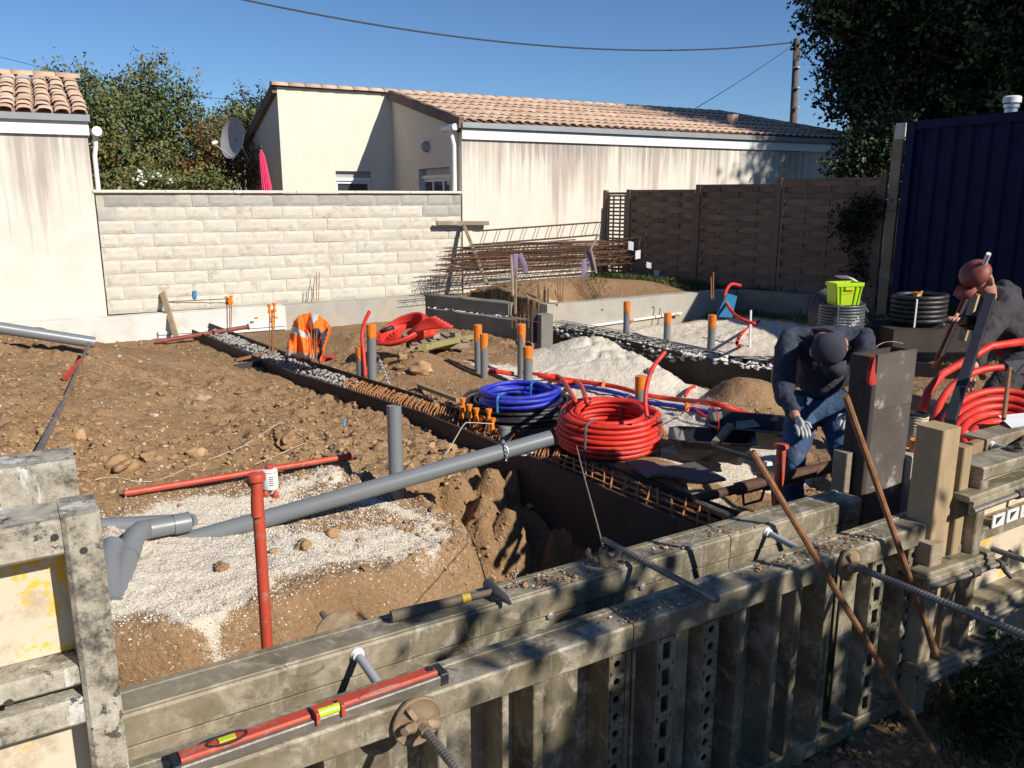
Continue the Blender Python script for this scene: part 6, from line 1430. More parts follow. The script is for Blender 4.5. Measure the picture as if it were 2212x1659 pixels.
# hammer on the inner rail
ha, hb2 = G(845, 1332, TOP+.022), G(1062, 1278, TOP+.025); hm = thing('hammer', 'old hammer with dark wooden handle lying on the inner form rail', 'hammer', (ha+hb2)/2); hd = (hb2-ha).normalized(); hn = Vector((-hd.y, hd.x, 0))
mb = MB(); mb.tube([ha, ha.lerp(hb2, .1), ha.lerp(hb2, .4), ha.lerp(hb2, .72), ha.lerp(hb2, .80), hb2], [.017, .0175, .0155, .0125, .011, .010], 14, flat=.85); part(mb, 'handle', M['tool_handle'], hm, True)
mb = MB(); mb.tube([ha.lerp(hb2, .69), ha.lerp(hb2, .77)], .0135, 12); part(mb, 'yellow_wrap', M['yellow_tape'], hm, True)
mb = MB(); q = hb2+hd*.012
mb.tube([q+hn*.052, q+hn*.04, q+hn*.022, q, q-hn*.02-hd*.0, q-hn*.05+hd*.006+Vector((0, 0, -.003)), q-hn*.078+hd*.010+Vector((0, 0, -.008))], [.017, .0185, .014, .016, .015, .012, .005], 14); part(mb, 'head', M['iron'], hm, True)
# cast wing nut
wn = G(1303, 1218, TOP); wt = thing('wing_nut', 'cement-grey cast wing nut sitting on inner form rail', 'wing nut', wn)
mb = MB(); mb.lathe([(.034, 0), (.034, .008), (.020, .018), (.015, .045), (.014, .055), (.009, .055), (.009, .045)], wn, n=12); part(mb, 'hub', M['plate'], wt, True)
for s in (-1, 1): mb = MB(); mb.tube([wn+Vector((.018*s, 0, .010)), wn+Vector((.042*s, 0, .020)), wn+Vector((.050*s, 0, .042)), wn+Vector((.046*s, 0, .052))], [.012, .010, .009, .007], 8); part(mb, 'wing', M['plate'], wt, True)
mb = MB(); mb.tube([wn+Vector((0, -.02, .01)), wn+Vector((-.01, -.035, .02)), wn+Vector((-.012, -.032, .045))], .008, 8); part(mb, 'wing', M['plate'], wt, True)
# ribbed bars
def rod(a, b, r, mat, label, pitch=.010, cat='threaded rod', parent=None, name='threaded_rod'):
    a, b = Vector(a), Vector(b); n = int((b-a).length/pitch*2); mb = MB(); d = (b-a).normalized(); u = d.orthogonal().normalized(); v = d.cross(u)
    P = [a.lerp(b, k/n) for k in range(n+1)]; mb.tube(P, r*.92, 8, rib=r*.15)
    if parent: return part(mb, name, M[mat], parent)
    return tag(mb.build(name, M[mat]), label, cat)
rod(G(1302, 1165, TOP+.045), G(1550, 1297, TOP+.012), .0105, 'steel', 'grey ribbed rod bridging the two form rails behind the wing nut', .012)
def leaner(base, over, ext, label, r=.0105):
    b = G(*base); o_ = G(*over); e_ = b+(o_-b)*ext; rod(b-(o_-b)*.06, e_, r, 'rust', label, .010, 'rebar', name='ribbed_rebar')
leaner((2045, 1672, -.15), (1782, 1236, TOP+.01), 1.53, 'rusty ribbed rebar leaning on outer rail, left one of the two')
leaner((2058, 1512, -.15), (1936, 1166, TOP+.01), 1.72, 'rusty ribbed rebar leaning on outer rail, right and upper one')
def tieplate(x, y, R, rod_len, label, tilt=.0, nn=-.012):
    t_, z_ = onf(x, y); c = fw(t_, nn, z_); root = thing('tie_plate', label, 'tie plate', c)
    ax = (-N+Vector((0, 0, tilt))).normalized(); u = Vector((0, 0, 1)); u = (u-ax*u.dot(ax)).normalized(); v = ax.cross(u)
    mb = MB(); mb.lathe([(R, -.004), (R*1.0, .004), (R*.93, .007), (R*.86, .004), (R*.45, .008), (R*.32, .018), (R*.28, .030), (R*.16, .032)], c, ax, 26); part(mb, 'disc', M['plate'], root, True)
    for k in range(3):
        a = k*2*pi/3+.5; q = c+(u*cos(a)+v*sin(a))*(R*.55)+ax*.010; mb = MB(); mb.box(q, (R*.62, .012, .016), (u*cos(a)+v*sin(a)), None, ax); part(mb, 'web', M['plate'], root)
    for k in range(2):
        a = k*pi+1.4; d_ = u*cos(a)+v*sin(a); mb = MB(); mb.tube([c+d_*(R*.25)+ax*.022, c+d_*(R*.62)+ax*.026, c+d_*(R*.78)+ax*.034], [.014, .012, .010], 8); part(mb, 'wing', M['plate'], root, True)
    mb = MB(); mb.tube([c+ax*.02, c+ax*.055], .016, 6); part(mb, 'nut', M['plate'], root)
    rod(c+ax*.05, c+ax*rod_len, .0115, 'steel', '', .011, parent=root); return root
tieplate(896, 1552, .062, .62, 'round earthy tie plate with wing nut in the foreground beside the level', .02)
tieplate(1829, 1216, .058, .60, 'round rusty tie plate with long rod near the leaning rebars', .02)
t_, z_ = onf(729, 1330, .43); c = fw(t_, .435, z_-.055); mb = MB()
root = thing('tie_plate', 'rusty tie plate disc and stub behind inner form near hammer handle', 'tie plate', c); mb.lathe([(.065, 0), (.063, .008), (.03, .014), (.02, .02)], c, N, 22); part(mb, 'disc', M['plate'], root, True); rod(c, c+N*.13+Vector((0, 0, .0)), .0088, 'steel', '', .011, parent=root)
t_, z_ = onf(1610, 1130, .43); c = fw(t_, .435, z_-.02); root = thing('tie_plate', 'pale tie plate disc peeping above the inner form at trench end', 'tie plate', c)
mb = MB(); mb.lathe([(.066, 0), (.064, .008), (.03, .014), (.02, .02)], c, N, 22); part(mb, 'disc', M['plate'], root, True); rod(D(1505, 1083, 4.1), D(1580, 1115, 3.6), .012, 'steel', 'grey ribbed rod stub lying at the trench form end', .014)
mb = MB(); mb.lathe([(.008, 0), (.008, .002)], c+N*-.001+Vector((.02, 0, .045)), -N, 8); part(mb, 'hole', M['boards'], root)
for i, (x, y, L) in enumerate(((771, 1413, .175), (1656, 1150, .175))):
    t_, z_ = onf(x, y, .291); c = fw(t_, .291, z_); root = thing('spacer_tube', ['grey spacer tube bridging the forms behind the spirit level', 'grey spacer tube bridging the forms near the leaning rebars'][i], 'spacer', c)
    mb = MB(); mb.lathe([(.019, 0), (.019, .004), (.015, .005), (.017, .009), (.014, .010), (.016, .015), (.0125, .018)], c, -N, 16); part(mb, 'cone', M['white_pl'], root, True)
    mb = MB(); mb.tube([c-N*.018, c-N*.173+Vector((0, 0, -.012))], .0115, 14); part(mb, 'tube', M['grey_pl'], root, True)
# dirt on rails
def raildirt(name, n, spots, z, mat, seed):
    rn = random.Random(seed); mb = MB()
    for i in range(n):
        x, y, sx, sy = spots[rn.randrange(len(spots))]; p = G(x+rn.gauss(0, sx), y+rn.gauss(0, sy), z)
        u = (p-fw(0, 0, 0)).dot(N)
        if not ((.008 < u < .11) or (.30 < u < .41)): continue
        r = (.0012+.0042*rn.random()**2)*(1 if rn.random() < .97 else 2.0); mb.lump(p+Vector((0, 0, r*.3)), r, i, (1.3, 1, .6), 1, .6)
    o = mb.build(name, mat); o['kind'] = 'stuff'
SPT = [(1150, 1255, 60, 12), (1380, 1220, 70, 10), (1500, 1180, 60, 8), (1620, 1150, 60, 8), (1480, 1290, 90, 22), (1690, 1215, 50, 14), (1780, 1190, 50, 10), (1850, 1160, 40, 8), (1240, 1250, 40, 8), (1380, 1330, 60, 14)]
raildirt('rail_soil', 1300, SPT, TOP+.004, M['clod'], 31); raildirt('rail_gravel', 120, SPT, TOP+.004, M['grit'], 32)
# ------------------------------------------------------------------ plywood column, posts, wall piece
NC = .47
ca, cb = onf(1884, 900, NC)[0], onf(1966, 900, NC)[0]
pc_ = thing('plywood_column', 'tall dark plywood column box with white scratches and red rim', 'formwork', fw((ca+cb)/2, NC+.1, -.3)); zc0 = onf(1925, 763, NC)[1]; zs = onf(1925, 880, NC)[1]
mb = MB(); vbox(mb, ca, cb, NC, NC+.018, zs+.002, zc0, .002); part(mb, 'front_board', M['plyface'], pc_)
mb = MB(); vbox(mb, ca, cb, NC+.002, NC+.018, -.5, zs, .002); part(mb, 'front_board', M['plyface'], pc_)
mb = MB(); vbox(mb, ca-.020, ca-.001, NC+.012, NC+.11, -.5, zc0-.01, .002); part(mb, 'side_board', M['boards'], pc_)
mb = MB(); vbox(mb, cb-.019, cb-.001, NC+.019, NC+.11, -.5, zc0-.004, .002); part(mb, 'side_board', M['boards'], pc_)
mb = MB(); vbox(mb, ca, cb, NC+.11, NC+.128, -.5, zc0-.01, .002); part(mb, 'back_board', M['boards'], pc_)
mb = MB(); vbox(mb, ca-.05, ca-.021, NC-.02, NC+.04, -.5, zc0-.12, .003); vbox(mb, ca-.095, ca-.055, NC+.03, NC+.10, -.5, zc0-.45, .003)
for k in (0, 1):
    mb = MB(); vbox(mb, (ca-.05, ca-.10)[k], (ca-.021, ca-.055)[k], NC-.02+.05*k, NC+.04+.06*k, -.5, (zc0-.12, zc0-.42)[k], .003); part(mb, 'edge_batten', M['wood_x' if k else 'boards'], pc_)
mb = MB(); fbox(mb, ca+.001, cb-.021, NC+.020, NC+.108, zc0-.05, zc0-.03, .002); part(mb, 'red_lining', M['red_cloth'], pc_)
mb = MB(); q = fw(ca-.035, NC-.0, zc0-.10); mb.lump(q, .035, 3, (.6, .5, 2.4), 2, .5); tag(mb.build('red_rag', M['red_cloth'], None, True), 'crumpled red rag hanging at the plywood column corner', 'cloth')
# concrete block with spool
tb0, tb1 = onf(1962, 985, .44)[0], onf(2115, 985, .44)[0]; zb0 = onf(1975, 985, .44)[1]
mb = MB(); fbox(mb, cb+.003, cb+.62, .44, .70, -.6, zb0, .006); tag(mb.build('concrete_wall', M['conc']), 'sunlit concrete wall end carrying the string spool', 'wall')
spc = fw(onf(1982, 972, .52)[0], .54, zb0); spool = thing('string_spool', 'black spool wound with cream builder string', 'spool', spc)
dps = spc.y*CP-(spc.z-EYE)*SP; Rs = 25*dps/FPX; Hs = .148
mb = MB(); mb.lathe([(Rs*.95, .0), (Rs*.95, .006), (Rs*.5, .008)], spc, n=22); part(mb, 'lower_flange', M['black'], spool)
mb = MB(); mb.lathe([(Rs*.3, Hs), (Rs*.62, Hs), (Rs*.98, Hs+.001), (Rs*.98, Hs+.008), (Rs*.62, Hs+.008), (Rs*.6, Hs-.03), (Rs*.3, Hs-.03)], spc, n=22); part(mb, 'upper_flange', M['black'], spool)
rn = random.Random(8); mb = MB()
for L in range(5):
    pts = []
    for k in range(260): a = k*.42+L; pts.append(spc+Vector((cos(a)*(Rs*(.80+.03*L)+rn.uniform(-.002, .002)), sin(a)*(Rs*(.80+.03*L)), .012+(Hs-.02)*(k/260)+.012*sin(a*.9+L*2)*(L > 1))))
    mb.tube(pts, .0028, 4)
part(mb, 'string', M['string'], spool, 'all')
pr = spc+Vector((-.045, -.10, 0)); mb = MB(); mb.pipe(pr, pr+Vector((0, 0, .055)), .024, .003, 14); tag(mb.build('orange_ring', M['orange'], None, True), 'orange plastic ring standing beside the string spool', 'cap')
# timber posts
def post(x0, x1, ytop, n0, n1, zb, label, mat='wood'):
    a, b = onf(x0, ytop+20, n0)[0], onf(x1, ytop+20, n0)[0]; z1 = onf(x0, ytop, n0)[1]
    mb = MB(); vbox(mb, a, b, n0, n1, zb, z1, .004); return tag(mb.build('timber_post', M[mat], None), label, 'post')
post(2037, 2074, 932, -.02, .085, -.1, 'thick square timber post standing at the outer form end')
post(2082, 2100, 969, -.02, .06, -.1, 'thinner timber post right of the thick one', 'wood')
# right hand form row
RT, RZt = onf(2126, 1012, -.06); RZt = RZt
rf = thing('formwork_panel', 'steel form panel with yellow boards standing at the right edge', 'formwork', fw(RT+.5, -.06, -.15))
mb = MB(); fbox(mb, RT, RT+2.2, -.06, .06, RZt-.05, RZt, .006); part(mb, 'top_rail', M['form'], rf)
mb = MB(); vbox(mb, RT, RT+.05, -.059, .059, -.15, RZt-.051, .005); part(mb, 'end_stile', M['form'], rf)
for z_ in (RZt-.30, RZt-.62):
    mb = MB(); fbox(mb, RT+.051, RT+2.2, -.058, .05, z_, z_+.05, .005); part(mb, 'cross_rail', M['form'], rf)
mb = MB(); fbox(mb, RT+.051, RT+2.2, .02, .03, -.14, RZt-.051, .001); part(mb, 'yellow_board', M['form_board'], rf)
mb = MB(); holed(mb, 0, .04, 0, 0, .04, .04, 'round')
for k in range(6):
    t_ = RT+.10+k*.10; mb = MB(); vbox(mb, t_, t_+.085, -.066, -.060, RZt-.255, RZt-.205, .002); part(mb, 'perforated_strip', M['white_pl'], rf)
    mb = MB(); mb.prism([(-.02, -.014), (.02, .014), (-.02, .014)], fw(t_+.042, -.068, RZt-.23), .003, E, (0, 0, 1), N); part(mb, 'triangular_hole', M['boards'], rf)
# second row behind (inner) at the right
rt2, rz2 = onf(2090, 945, .36)
r2f = thing('formwork_panel', 'rear steel form panel at right edge with paper on its rail', 'formwork', fw(rt2+.5, .40, -.3))
s0_, _q = onf(2128, 990, .36); rz2 = onf(2140, 948, .36)[1]
mb = MB(); fbox(mb, s0_, s0_+2.3, .36, .48, rz2-.06, rz2, .006); part(mb, 'top_rail', M['form'], r2f)
mb = MB(); fbox(mb, s0_, s0_+2.3, .362, .374, -.5, rz2-.061, .001); part(mb, 'face_plate', M['form_board'], r2f)
mb = MB(); vbox(mb, s0_-.10, s0_-.005, .37, .40, rz2-.35, rz2-.005, .003); tag(mb.build('plywood_offcut', M['plyedge']), 'plywood offcut standing at the end of the rear form', 'board')
p = fw(onf(2215, 905, .42)[0], .43, rz2+.004); mb = MB(); mb.add([p+E*a+N*b+Vector((0, 0, c)) for a, b, c in ((-.16, -.03, 0), (.1, -.07, .0), (.16, .06, .012), (-.08, .08, .025), (-.16, -.03, .0015), (.1, -.07, .0015), (.16, .06, .0135), (-.08, .08, .0265))], [(3, 2, 1, 0), (4, 5, 6, 7), (0, 1, 5, 4), (1, 2, 6, 5), (2, 3, 7, 6), (3, 0, 4, 7)]); tag(mb.build('paper_sheet', M['paper']), 'white paper sheet lying on the rear form at right edge', 'paper')
c = fw(onf(2142, 950, .36)[0], .36, rz2-.03); root = thing('spacer_tube', 'grey spacer tube crossing the right forms below the paper', 'spacer', c)
mb = MB(); mb.lathe([(.019, 0), (.019, .005), (.015, .006), (.017, .012), (.013, .016)], c, -N, 16); part(mb, 'cone', M['white_pl'], root, True)
mb = MB(); mb.tube([c-N*.016, c-N*.30], .0125, 14); part(mb, 'tube', M['grey_pl'], root, True)
c = fw(RT+.32, .0, RZt); mb = MB(); mb.pipe(c, c+Vector((0, 0, .012)), .03, .006, 16); tag(mb.build('steel_ring', M['iron']), 'dark ring lying on the right form rail', 'ring')
rod(fw(RT+.38, .02, RZt+.01), fw(RT+.8, .05, RZt+.012), .011, 'iron', 'dark rod lying on the right form rail', .02)
# clamps bridging the corner
def clamp(p0, p1, label, w_=.07, strap=True):
    root = thing('alignment_clamp', label, 'clamp', (p0+p1)/2, 'alignment clamps on the right forms'); d = (p1-p0).normalized(); y = Vector((0, 0, 1)).cross(d).normalized(); L = (p1-p0).length
    mb = MB(); mb.cbox((p0+p1)/2, (L, w_, .022), .006, d, y); part(mb, 'plate', M['form'], root)
    mb = MB(); mb.cbox((p0+p1)/2-y*(w_*.52)-Vector((0, 0, .03)), (L*.96, .016, .05), .003, d, y); part(mb, 'web', M['form'], root)
    a, b = p0-y*(w_*.70)-Vector((0, 0, .035)), p1-y*(w_*.70)-Vector((0, 0, .035))+d*.03; rod(a, b, .0115, 'steel', '', .012, parent=root)
    for s in (.55, .93): mb = MB(); q = a.lerp(b, s); mb.tube([q, q+d*.05], .019, 8); part(mb, 'nut', M['iron'], root)
    q = a.lerp(b, .99); ax = d; u = Vector((0, 0, 1)); v = ax.cross(u)
    for k in range(3):
        an = k*2.1+.4; e_ = u*cos(an)+v*sin(an); mb = MB(); mb.tube([q, q+e_*.035, q+e_*.062+ax*.012], [.014, .010, .008], 8); part(mb, 'wing', M['iron'], root, True)
    if strap:
        q = a.lerp(b, .45); mb = MB(); mb.tube([q, q+y*.06+Vector((0, 0, .045)), q+y*.14+Vector((0, 0, .03))-d*.06, q+y*.16-d*.16, q+y*.10-d*.22], .009, 6, flat=.5); part(mb, 'strap', M['iron'], root)
    return root
n_c = -.045
def cl(x0, y0, x1, y1, lab, n=n_c, **k):
    a, z0_ = onf(x0, y0, n); b, z1_ = onf(x1, y1, n); clamp(fw(a, n, z0_), fw(b, n, z1_), lab, **k)
cl(1978, 1240, 2130, 1190, 'upper alignment clamp with wing nut below the timber posts')
cl(1968, 1445, 2125, 1378, 'lowest alignment clamp low on the forms near the ground')
cl(2100, 1312, 2260, 1240, 'middle alignment clamp carrying a heavy nut at right edge', strap=False)
cl(2075, 1075, 2230, 1020, 'short alignment clamp below the top rail of right form', strap=False)
c = fw(RT+.07, -.09, RZt-.32); rod(c, c-N*.45, .0110, 'steel', 'ribbed tie rod sticking out of the right form', .011)
# dark post legs under the corner
post(2012, 2036, 1180, -.05, .03, -.15, 'short timber leg under the upper alignment clamp', 'wood_x'); post(2066, 2084, 1180, -.02, .05, -.15, 'second short timber leg beside yellow form panel', 'wood_x')
# ------------------------------------------------------------------ tubs, mat, bottle, crate, cable drums
def tub(c, L, W, H, rz, label, group=None, tilt=0):
    root = thing('mortar_tub', label, 'tub', c, group); ex = Vector((cos(rz), sin(rz), 0)); ey = Vector((-sin(rz), cos(rz), tilt)).normalized(); ez = ex.cross(ey); mb = MB(); vs = []; m = 24
    def ring(l, w_, z): 
        o = []
        for k in range(m):
            a = 2*pi*(k+.5)/m; cx_ = max(-1, min(1, cos(a)*1.25)); sy_ = max(-1, min(1, sin(a)*1.25)); o.append(Vector(c)+ex*(cx_*l/2)+ey*(sy_*w_/2)+ez*z)
        return o
    R_ = [ring(L*.8, W*.75, 0), ring(L*.96, W*.95, H*.94), ring(L*1.06, W*1.08, H*.94), ring(L*1.06, W*1.08, H), ring(L*.955, W*.945, H), ring(L*.78, W*.73, .012)]
    for r_ in R_: vs += r_
    mb.add(vs, [(i*m+k, i*m+(k+1) % m, (i+1)*m+(k+1) % m, (i+1)*m+k) for i in range(5) for k in range(m)]+[tuple(range(m-1, -1, -1)), tuple(5*m+k for k in range(m))]); part(mb, 'shell', M['black'], root); return root
tc1 = G(1535, 985, -.20); tub(tc1, .62, .40, .17, radians(-12), 'black mortar tub in front, holding dark tools')
tc2 = G(1610, 968, -.17); tub(tc2+Vector((.05, .12, .02)), .62, .42, .17, radians(-18), 'second black mortar tub behind with grey trowel inside', tilt=.06)
q = tc2+Vector((.02, .08, .16)); mb = MB(); mb.prism([(-.10, -.06), (.10, -.04), (.08, .09), (-.06, .08)], q, .006, (1, 0, .1), (0, 1, .15), (0, 0, 1)); tag(mb.build('trowel_plate', M['steel']), 'flat grey trowel plate inside the rear tub', 'trowel')
mb = MB(); mb.beam(D(1545, 958, 5.2), D(1578, 920, 5.5), .05, .04, ch=.005); tag(mb.build('wooden_stick', M['wood_x']), 'grey wooden stick leaning out of the tubs', 'stick')
mb = MB(); mb.beam(D(1545, 966, 5.0), D(1658, 1000, 4.6), .035, .02, ch=.003); rt_ = thing('straight_edge', 'black straight edge bar with white end across the tubs', 'bar', D(1600, 985, 4.8)); part(mb, 'bar', M['black'], rt_); mb = MB(); mb.beam(D(1655, 999, 4.61), D(1663, 1002, 4.58), .037, .022); part(mb, 'white_end', M['white_pl'], rt_)
mb = MB(); P_ = [G(1350, 993, -.15), G(1400, 1026, -.15), G(1568, 1034, -.14), G(1500, 1000, -.16), G(1445, 990, -.16)]
vs = []; n = 12
for j in range(5):
    for i in range(n+1):
        a_ = P_[0].lerp(P_[3], i/n); b_ = P_[1].lerp(P_[2], i/n); p = a_.lerp(b_, j/4); p.z = -.165+.02*sin(i*.6)+.012*j/4; vs.append(p)
m_ = len(vs); vs += [v-Vector((0, 0, .02)) for v in vs]
fs = [(j*(n+1)+i, (j+1)*(n+1)+i, (j+1)*(n+1)+i+1, j*(n+1)+i+1) for j in range(4) for i in range(n)]; fs += [tuple(m_+q for q in reversed(f)) for f in fs]
for i in range(n): fs += [(i, i+1, m_+i+1, m_+i), (4*(n+1)+i+1, 4*(n+1)+i, m_+4*(n+1)+i, m_+4*(n+1)+i+1)]
for j in range(4): fs += [((j+1)*(n+1), j*(n+1), m_+j*(n+1), m_+(j+1)*(n+1)), (j*(n+1)+n, (j+1)*(n+1)+n, m_+(j+1)*(n+1)+n, m_+j*(n+1)+n)]
mb.add(vs, fs); tag(mb.build('kneeling_mat', M['mat'], None, True), 'grey foam kneeling mat lying before the red coil', 'mat')
# white bottle
bp = T(586, 1074, 0); bp = Vector((bp.x, bp.y, bp.z)); d_ = bp.y*CP-(bp.z-EYE)*SP; rB = 17*d_/FPX; h_ = 2.6*rB; bo = thing('glue_bottle', 'white plastic bottle with red cap standing on the soil', 'bottle', bp)
bz = .05
mb = MB(); mb.lathe([(rB*.94, bz), (rB, bz+.01), (rB, bz+h_*.86), (rB*.9, bz+h_*.95), (rB*.5, bz+h_)], bp, n=22); part(mb, 'body', M['white_pl'], bo, True)
mb = MB(); mb.lathe([(rB*.52, bz+h_), (rB*.52, bz+h_*1.18), (rB*.46, bz+h_*1.20)], bp, n=16); part(mb, 'cap', M['red_steel'], bo)
mb = MB(); mb.lathe([(rB*1.01, bz+h_*.84), (rB*1.01, bz+h_*.87)], bp, n=22); part(mb, 'red_band', M['red_steel'], bo)
rn = random.Random(2); 
for k in range(5): mb = MB(); a = -1.45+.0*k; mb.box(bp+Vector((cos(a+.32)*rB*1.003, sin(a+.32)*rB*1.003, bz+h_*(.25+.1*k))), (rB*.5, .001, .006), (cos(a+.32+pi/2), sin(a+.32+pi/2), 0)); part(mb, 'label_print', M['mat'], bo)
for i, dx in enumerate((-.035, .035)): mb = MB(); mb.lathe([(.018, 0), (.02, .03), (.01, .045)], T(586+dx*300, 1078, 0), n=10); tag(mb.build('red_plug', M['red_steel'], None, True), ['left red knob below the white bottle', 'right red knob below the white bottle'][i], 'plug')
# green crate on a cable coil
gc = D(1812, 690, 9.6); gcb = Vector((gc.x, gc.y, gz(gc.x, gc.y)))
dg = 9.6; Rg = 44*dg/FPX
base = D(1814, 718, dg)
coil('cable_coil', 'dark grey cable coil with paper label under the green crate', base, Rg, .018, 24, 9, 'grey_cable', 9, .003, 2, 'grey_cable')
ztop = base.z+9*.036+.01
mb = MB(); mb.tube([Vector((base.x, base.y, gcb.z-.05)), Vector((base.x, base.y, base.z))], Rg*.9, 20); tag(mb.build('upturned_tub', M['black']), 'dark upturned tub supporting the cable coil', 'tub')
lr_ = Rg+.012
def on_coil(a, z): return Vector((base.x+cos(a)*lr_, base.y+sin(a)*lr_, base.z+z))
mb = MB(); A0, A1 = -2.25, -1.72
mb.add([on_coil(A0, .07), on_coil((A0+A1)/2, .07), on_coil(A1, .07), on_coil(A0, .20), on_coil((A0+A1)/2, .20), on_coil(A1, .20)]+[on_coil(A0, .07)*1+Vector((0, .006, 0)), on_coil(A1, .07)+Vector((0, .006, 0)), on_coil(A1, .20)+Vector((0, .006, 0)), on_coil(A0, .20)+Vector((0, .006, 0))], [(0, 1, 4, 3), (1, 2, 5, 4), (6, 9, 8, 7)]); tag(mb.build('paper_label', M['paper']), 'white printed label stuck on the grey cable coil', 'label')
tx = bpy.data.curves.new('brand_lettering', 'FONT'); tx.body = 'legrand'; tx.size = .085; tx.extrude = .001; tx.align_x = 'CENTER'
to = bpy.data.objects.new('lettering_tmp', tx); COL.objects.link(to); dg_ = bpy.context.evaluated_depsgraph_get(); dg_.update(); tme = bpy.data.meshes.new_from_object(to.evaluated_get(dg_)); bpy.data.objects.remove(to); tme.materials.clear(); tme.materials.append(M['tag'])
lo = bpy.data.objects.new('wrap_lettering', tme); COL.objects.link(lo); tag(lo, 'white slanted lettering on the wrap of grey cable coil', 'lettering')
for v in tme.vertices:
    a = -1.40+(v.co.x*cos(.75)-v.co.y*sin(.75))/lr_; zz = .10+v.co.x*sin(.75)+v.co.y*cos(.75); v.co = Vector((cos(a)*(lr_+.004+v.co.z), sin(a)*(lr_+.004+v.co.z), zz))
lo.location = base
cr = thing('crate', 'lime green plastic crate standing on the grey cable coil', 'crate', Vector((base.x, base.y, ztop)))
cL, cW, cH = 58*dg/FPX, .24, 47*dg/FPX; cex = Vector((1, .10, .02)).normalized(); cey = Vector((-.10, 1, 0)).normalized(); cc = Vector((base.x, base.y-.02, ztop))
mb = MB(); tpr = 1.12
def crp(a, b, z, k): return cc+cex*(a*cL/2*k)+cey*(b*cW/2*k)+Vector((0, 0, z))
vs = [crp(a, b, 0, .88) for a, b in ((-1, -1), (1, -1), (1, 1), (-1, 1))]+[crp(a, b, cH, 1) for a, b in ((-1, -1), (1, -1), (1, 1), (-1, 1))]+[crp(a, b, cH, .95) for a, b in ((-1, -1), (1, -1), (1, 1), (-1, 1))]+[crp(a, b, .008, .84) for a, b in ((-1, -1), (1, -1), (1, 1), (-1, 1))]
mb.add(vs, [(3, 2, 1, 0), (12, 13, 14, 15)]+[(i*4+k, i*4+(k+1) % 4, (i+1)*4+(k+1) % 4, (i+1)*4+k) for i in range(3) for k in range(4)]); part(mb, 'shell', M['green'], cr)
mb = MB(); mb.cbox(crp(0, -1.04, cH-.022, 1), (cL*1.03, .02, .04), .003, cex, cey); part(mb, 'front_rim', M['green'], cr)
mb = MB(); mb.cbox(crp(0, 1.04, cH-.022, 1), (cL*1.03, .02, .04), .003, cex, cey); part(mb, 'back_rim', M['green'], cr)
for s in (-1, 1): mb = MB(); mb.cbox(crp(s*1.03, 0, cH-.022, 1), (.02, cW*1.02, .04), .003, cex, cey); part(mb, 'side_rim', M['green'], cr)
for s in (-.93, -.62, .55, .93): mb = MB(); mb.beam(crp(s*.9, -1.0, .0, .89), crp(s, -1.03, cH-.04, 1), .014, .02, (0, -1, 0)); part(mb, 'rib', M['green'], cr)
mb = MB(); mb.cbox(crp(-.02, -1.03, cH-.065, 1), (cL*.32, .03, .035), .004, cex, cey); part(mb, 'handle', M['green'], cr)
mb = MB(); mb.beam(crp(-.5, -1.0, cH*.50, .965), crp(.36, -1.0, cH*.58, .975), .008, .006, (0, -1, 0)); part(mb, 'orange_scribble', M['orange'], cr)
# upright black conduit coil behind the crate
bc = thing('hose_coil', 'large upright black corrugated pipe coil behind the green crate', 'coil', D(1812, 740, 10.2))
for i in range(7):
    f = i/6; cc_ = D(1812+i*3, 693+i*2, 10.4-f*.5); R1_ = .43-.012*i; pts = []
    for k in range(48):
        a = 2*pi*k/48; pts.append(cc_+Vector((.93, .28, 0))*(cos(a)*R1_)+Vector((-.12, .25, .95))*(sin(a)*R1_*1.0))
    mb = MB(); mb.tube(pts, .030, 9, closed=True, rib=-.004); part(mb, 'loop', M['black_hose'], bc, 'all')
for i in range(3):
    p0 = D(1822, 600+i*3, 10.0); mb = MB(); mb.tube([D(1805+i*6, 596+i*2, 10.1), D(1830+i*6, 598+i*2, 9.9), D(1850+i*5, 608+i*3, 9.8)], .010, 5); part(mb, 'white_tie', M['white_pl'], bc, 'all')
c = D(1980, 700, 9.9); coil('hose_coil', 'black corrugated pipe coil stacked near the container with orange roll on top', Vector((c.x, c.y, c.z)), 52*9.9/FPX, .028, 15, 6, 'black_hose', 12, .006, 2, 'white_pl')
q = D(1981, 641, 9.9); mb = MB(); mb.pipe(q, q+Vector((0, 0, .055)), .048, .02, 16); tag(mb.build('tape_roll', M['orange'], None, True), 'orange tape roll on top of the black coil', 'tape')
mb = MB(); mb.box(c+Vector((0, 0, -.14)), (.9, .8, .26)); tag(mb.build('wooden_block', M['boards']), 'dark box under the black corrugated coil', 'box')
hose_([D(1860, 700, 10), D(1930, 712, 9.9), D(1990, 718, 9.7), D(2040, 700, 9.6)], .03, 'black_hose', 'black pipe lying below the corrugated coil')
hose_([D(1875, 768, 8.6), D(1900, 744, 8.8), D(1925, 738, 8.8), D(1950, 742, 8.8)], .006, 'rust_hi', 'copper coloured wire bent over the rough cement', 'wire', n=4) if False else hose_([D(1875, 768, 8.6), D(1900, 744, 8.8), D(1925, 738, 8.8), D(1950, 742, 8.8)], .006, 'wire', 'copper coloured wire bent over the rough cement', 'wire', n=4)
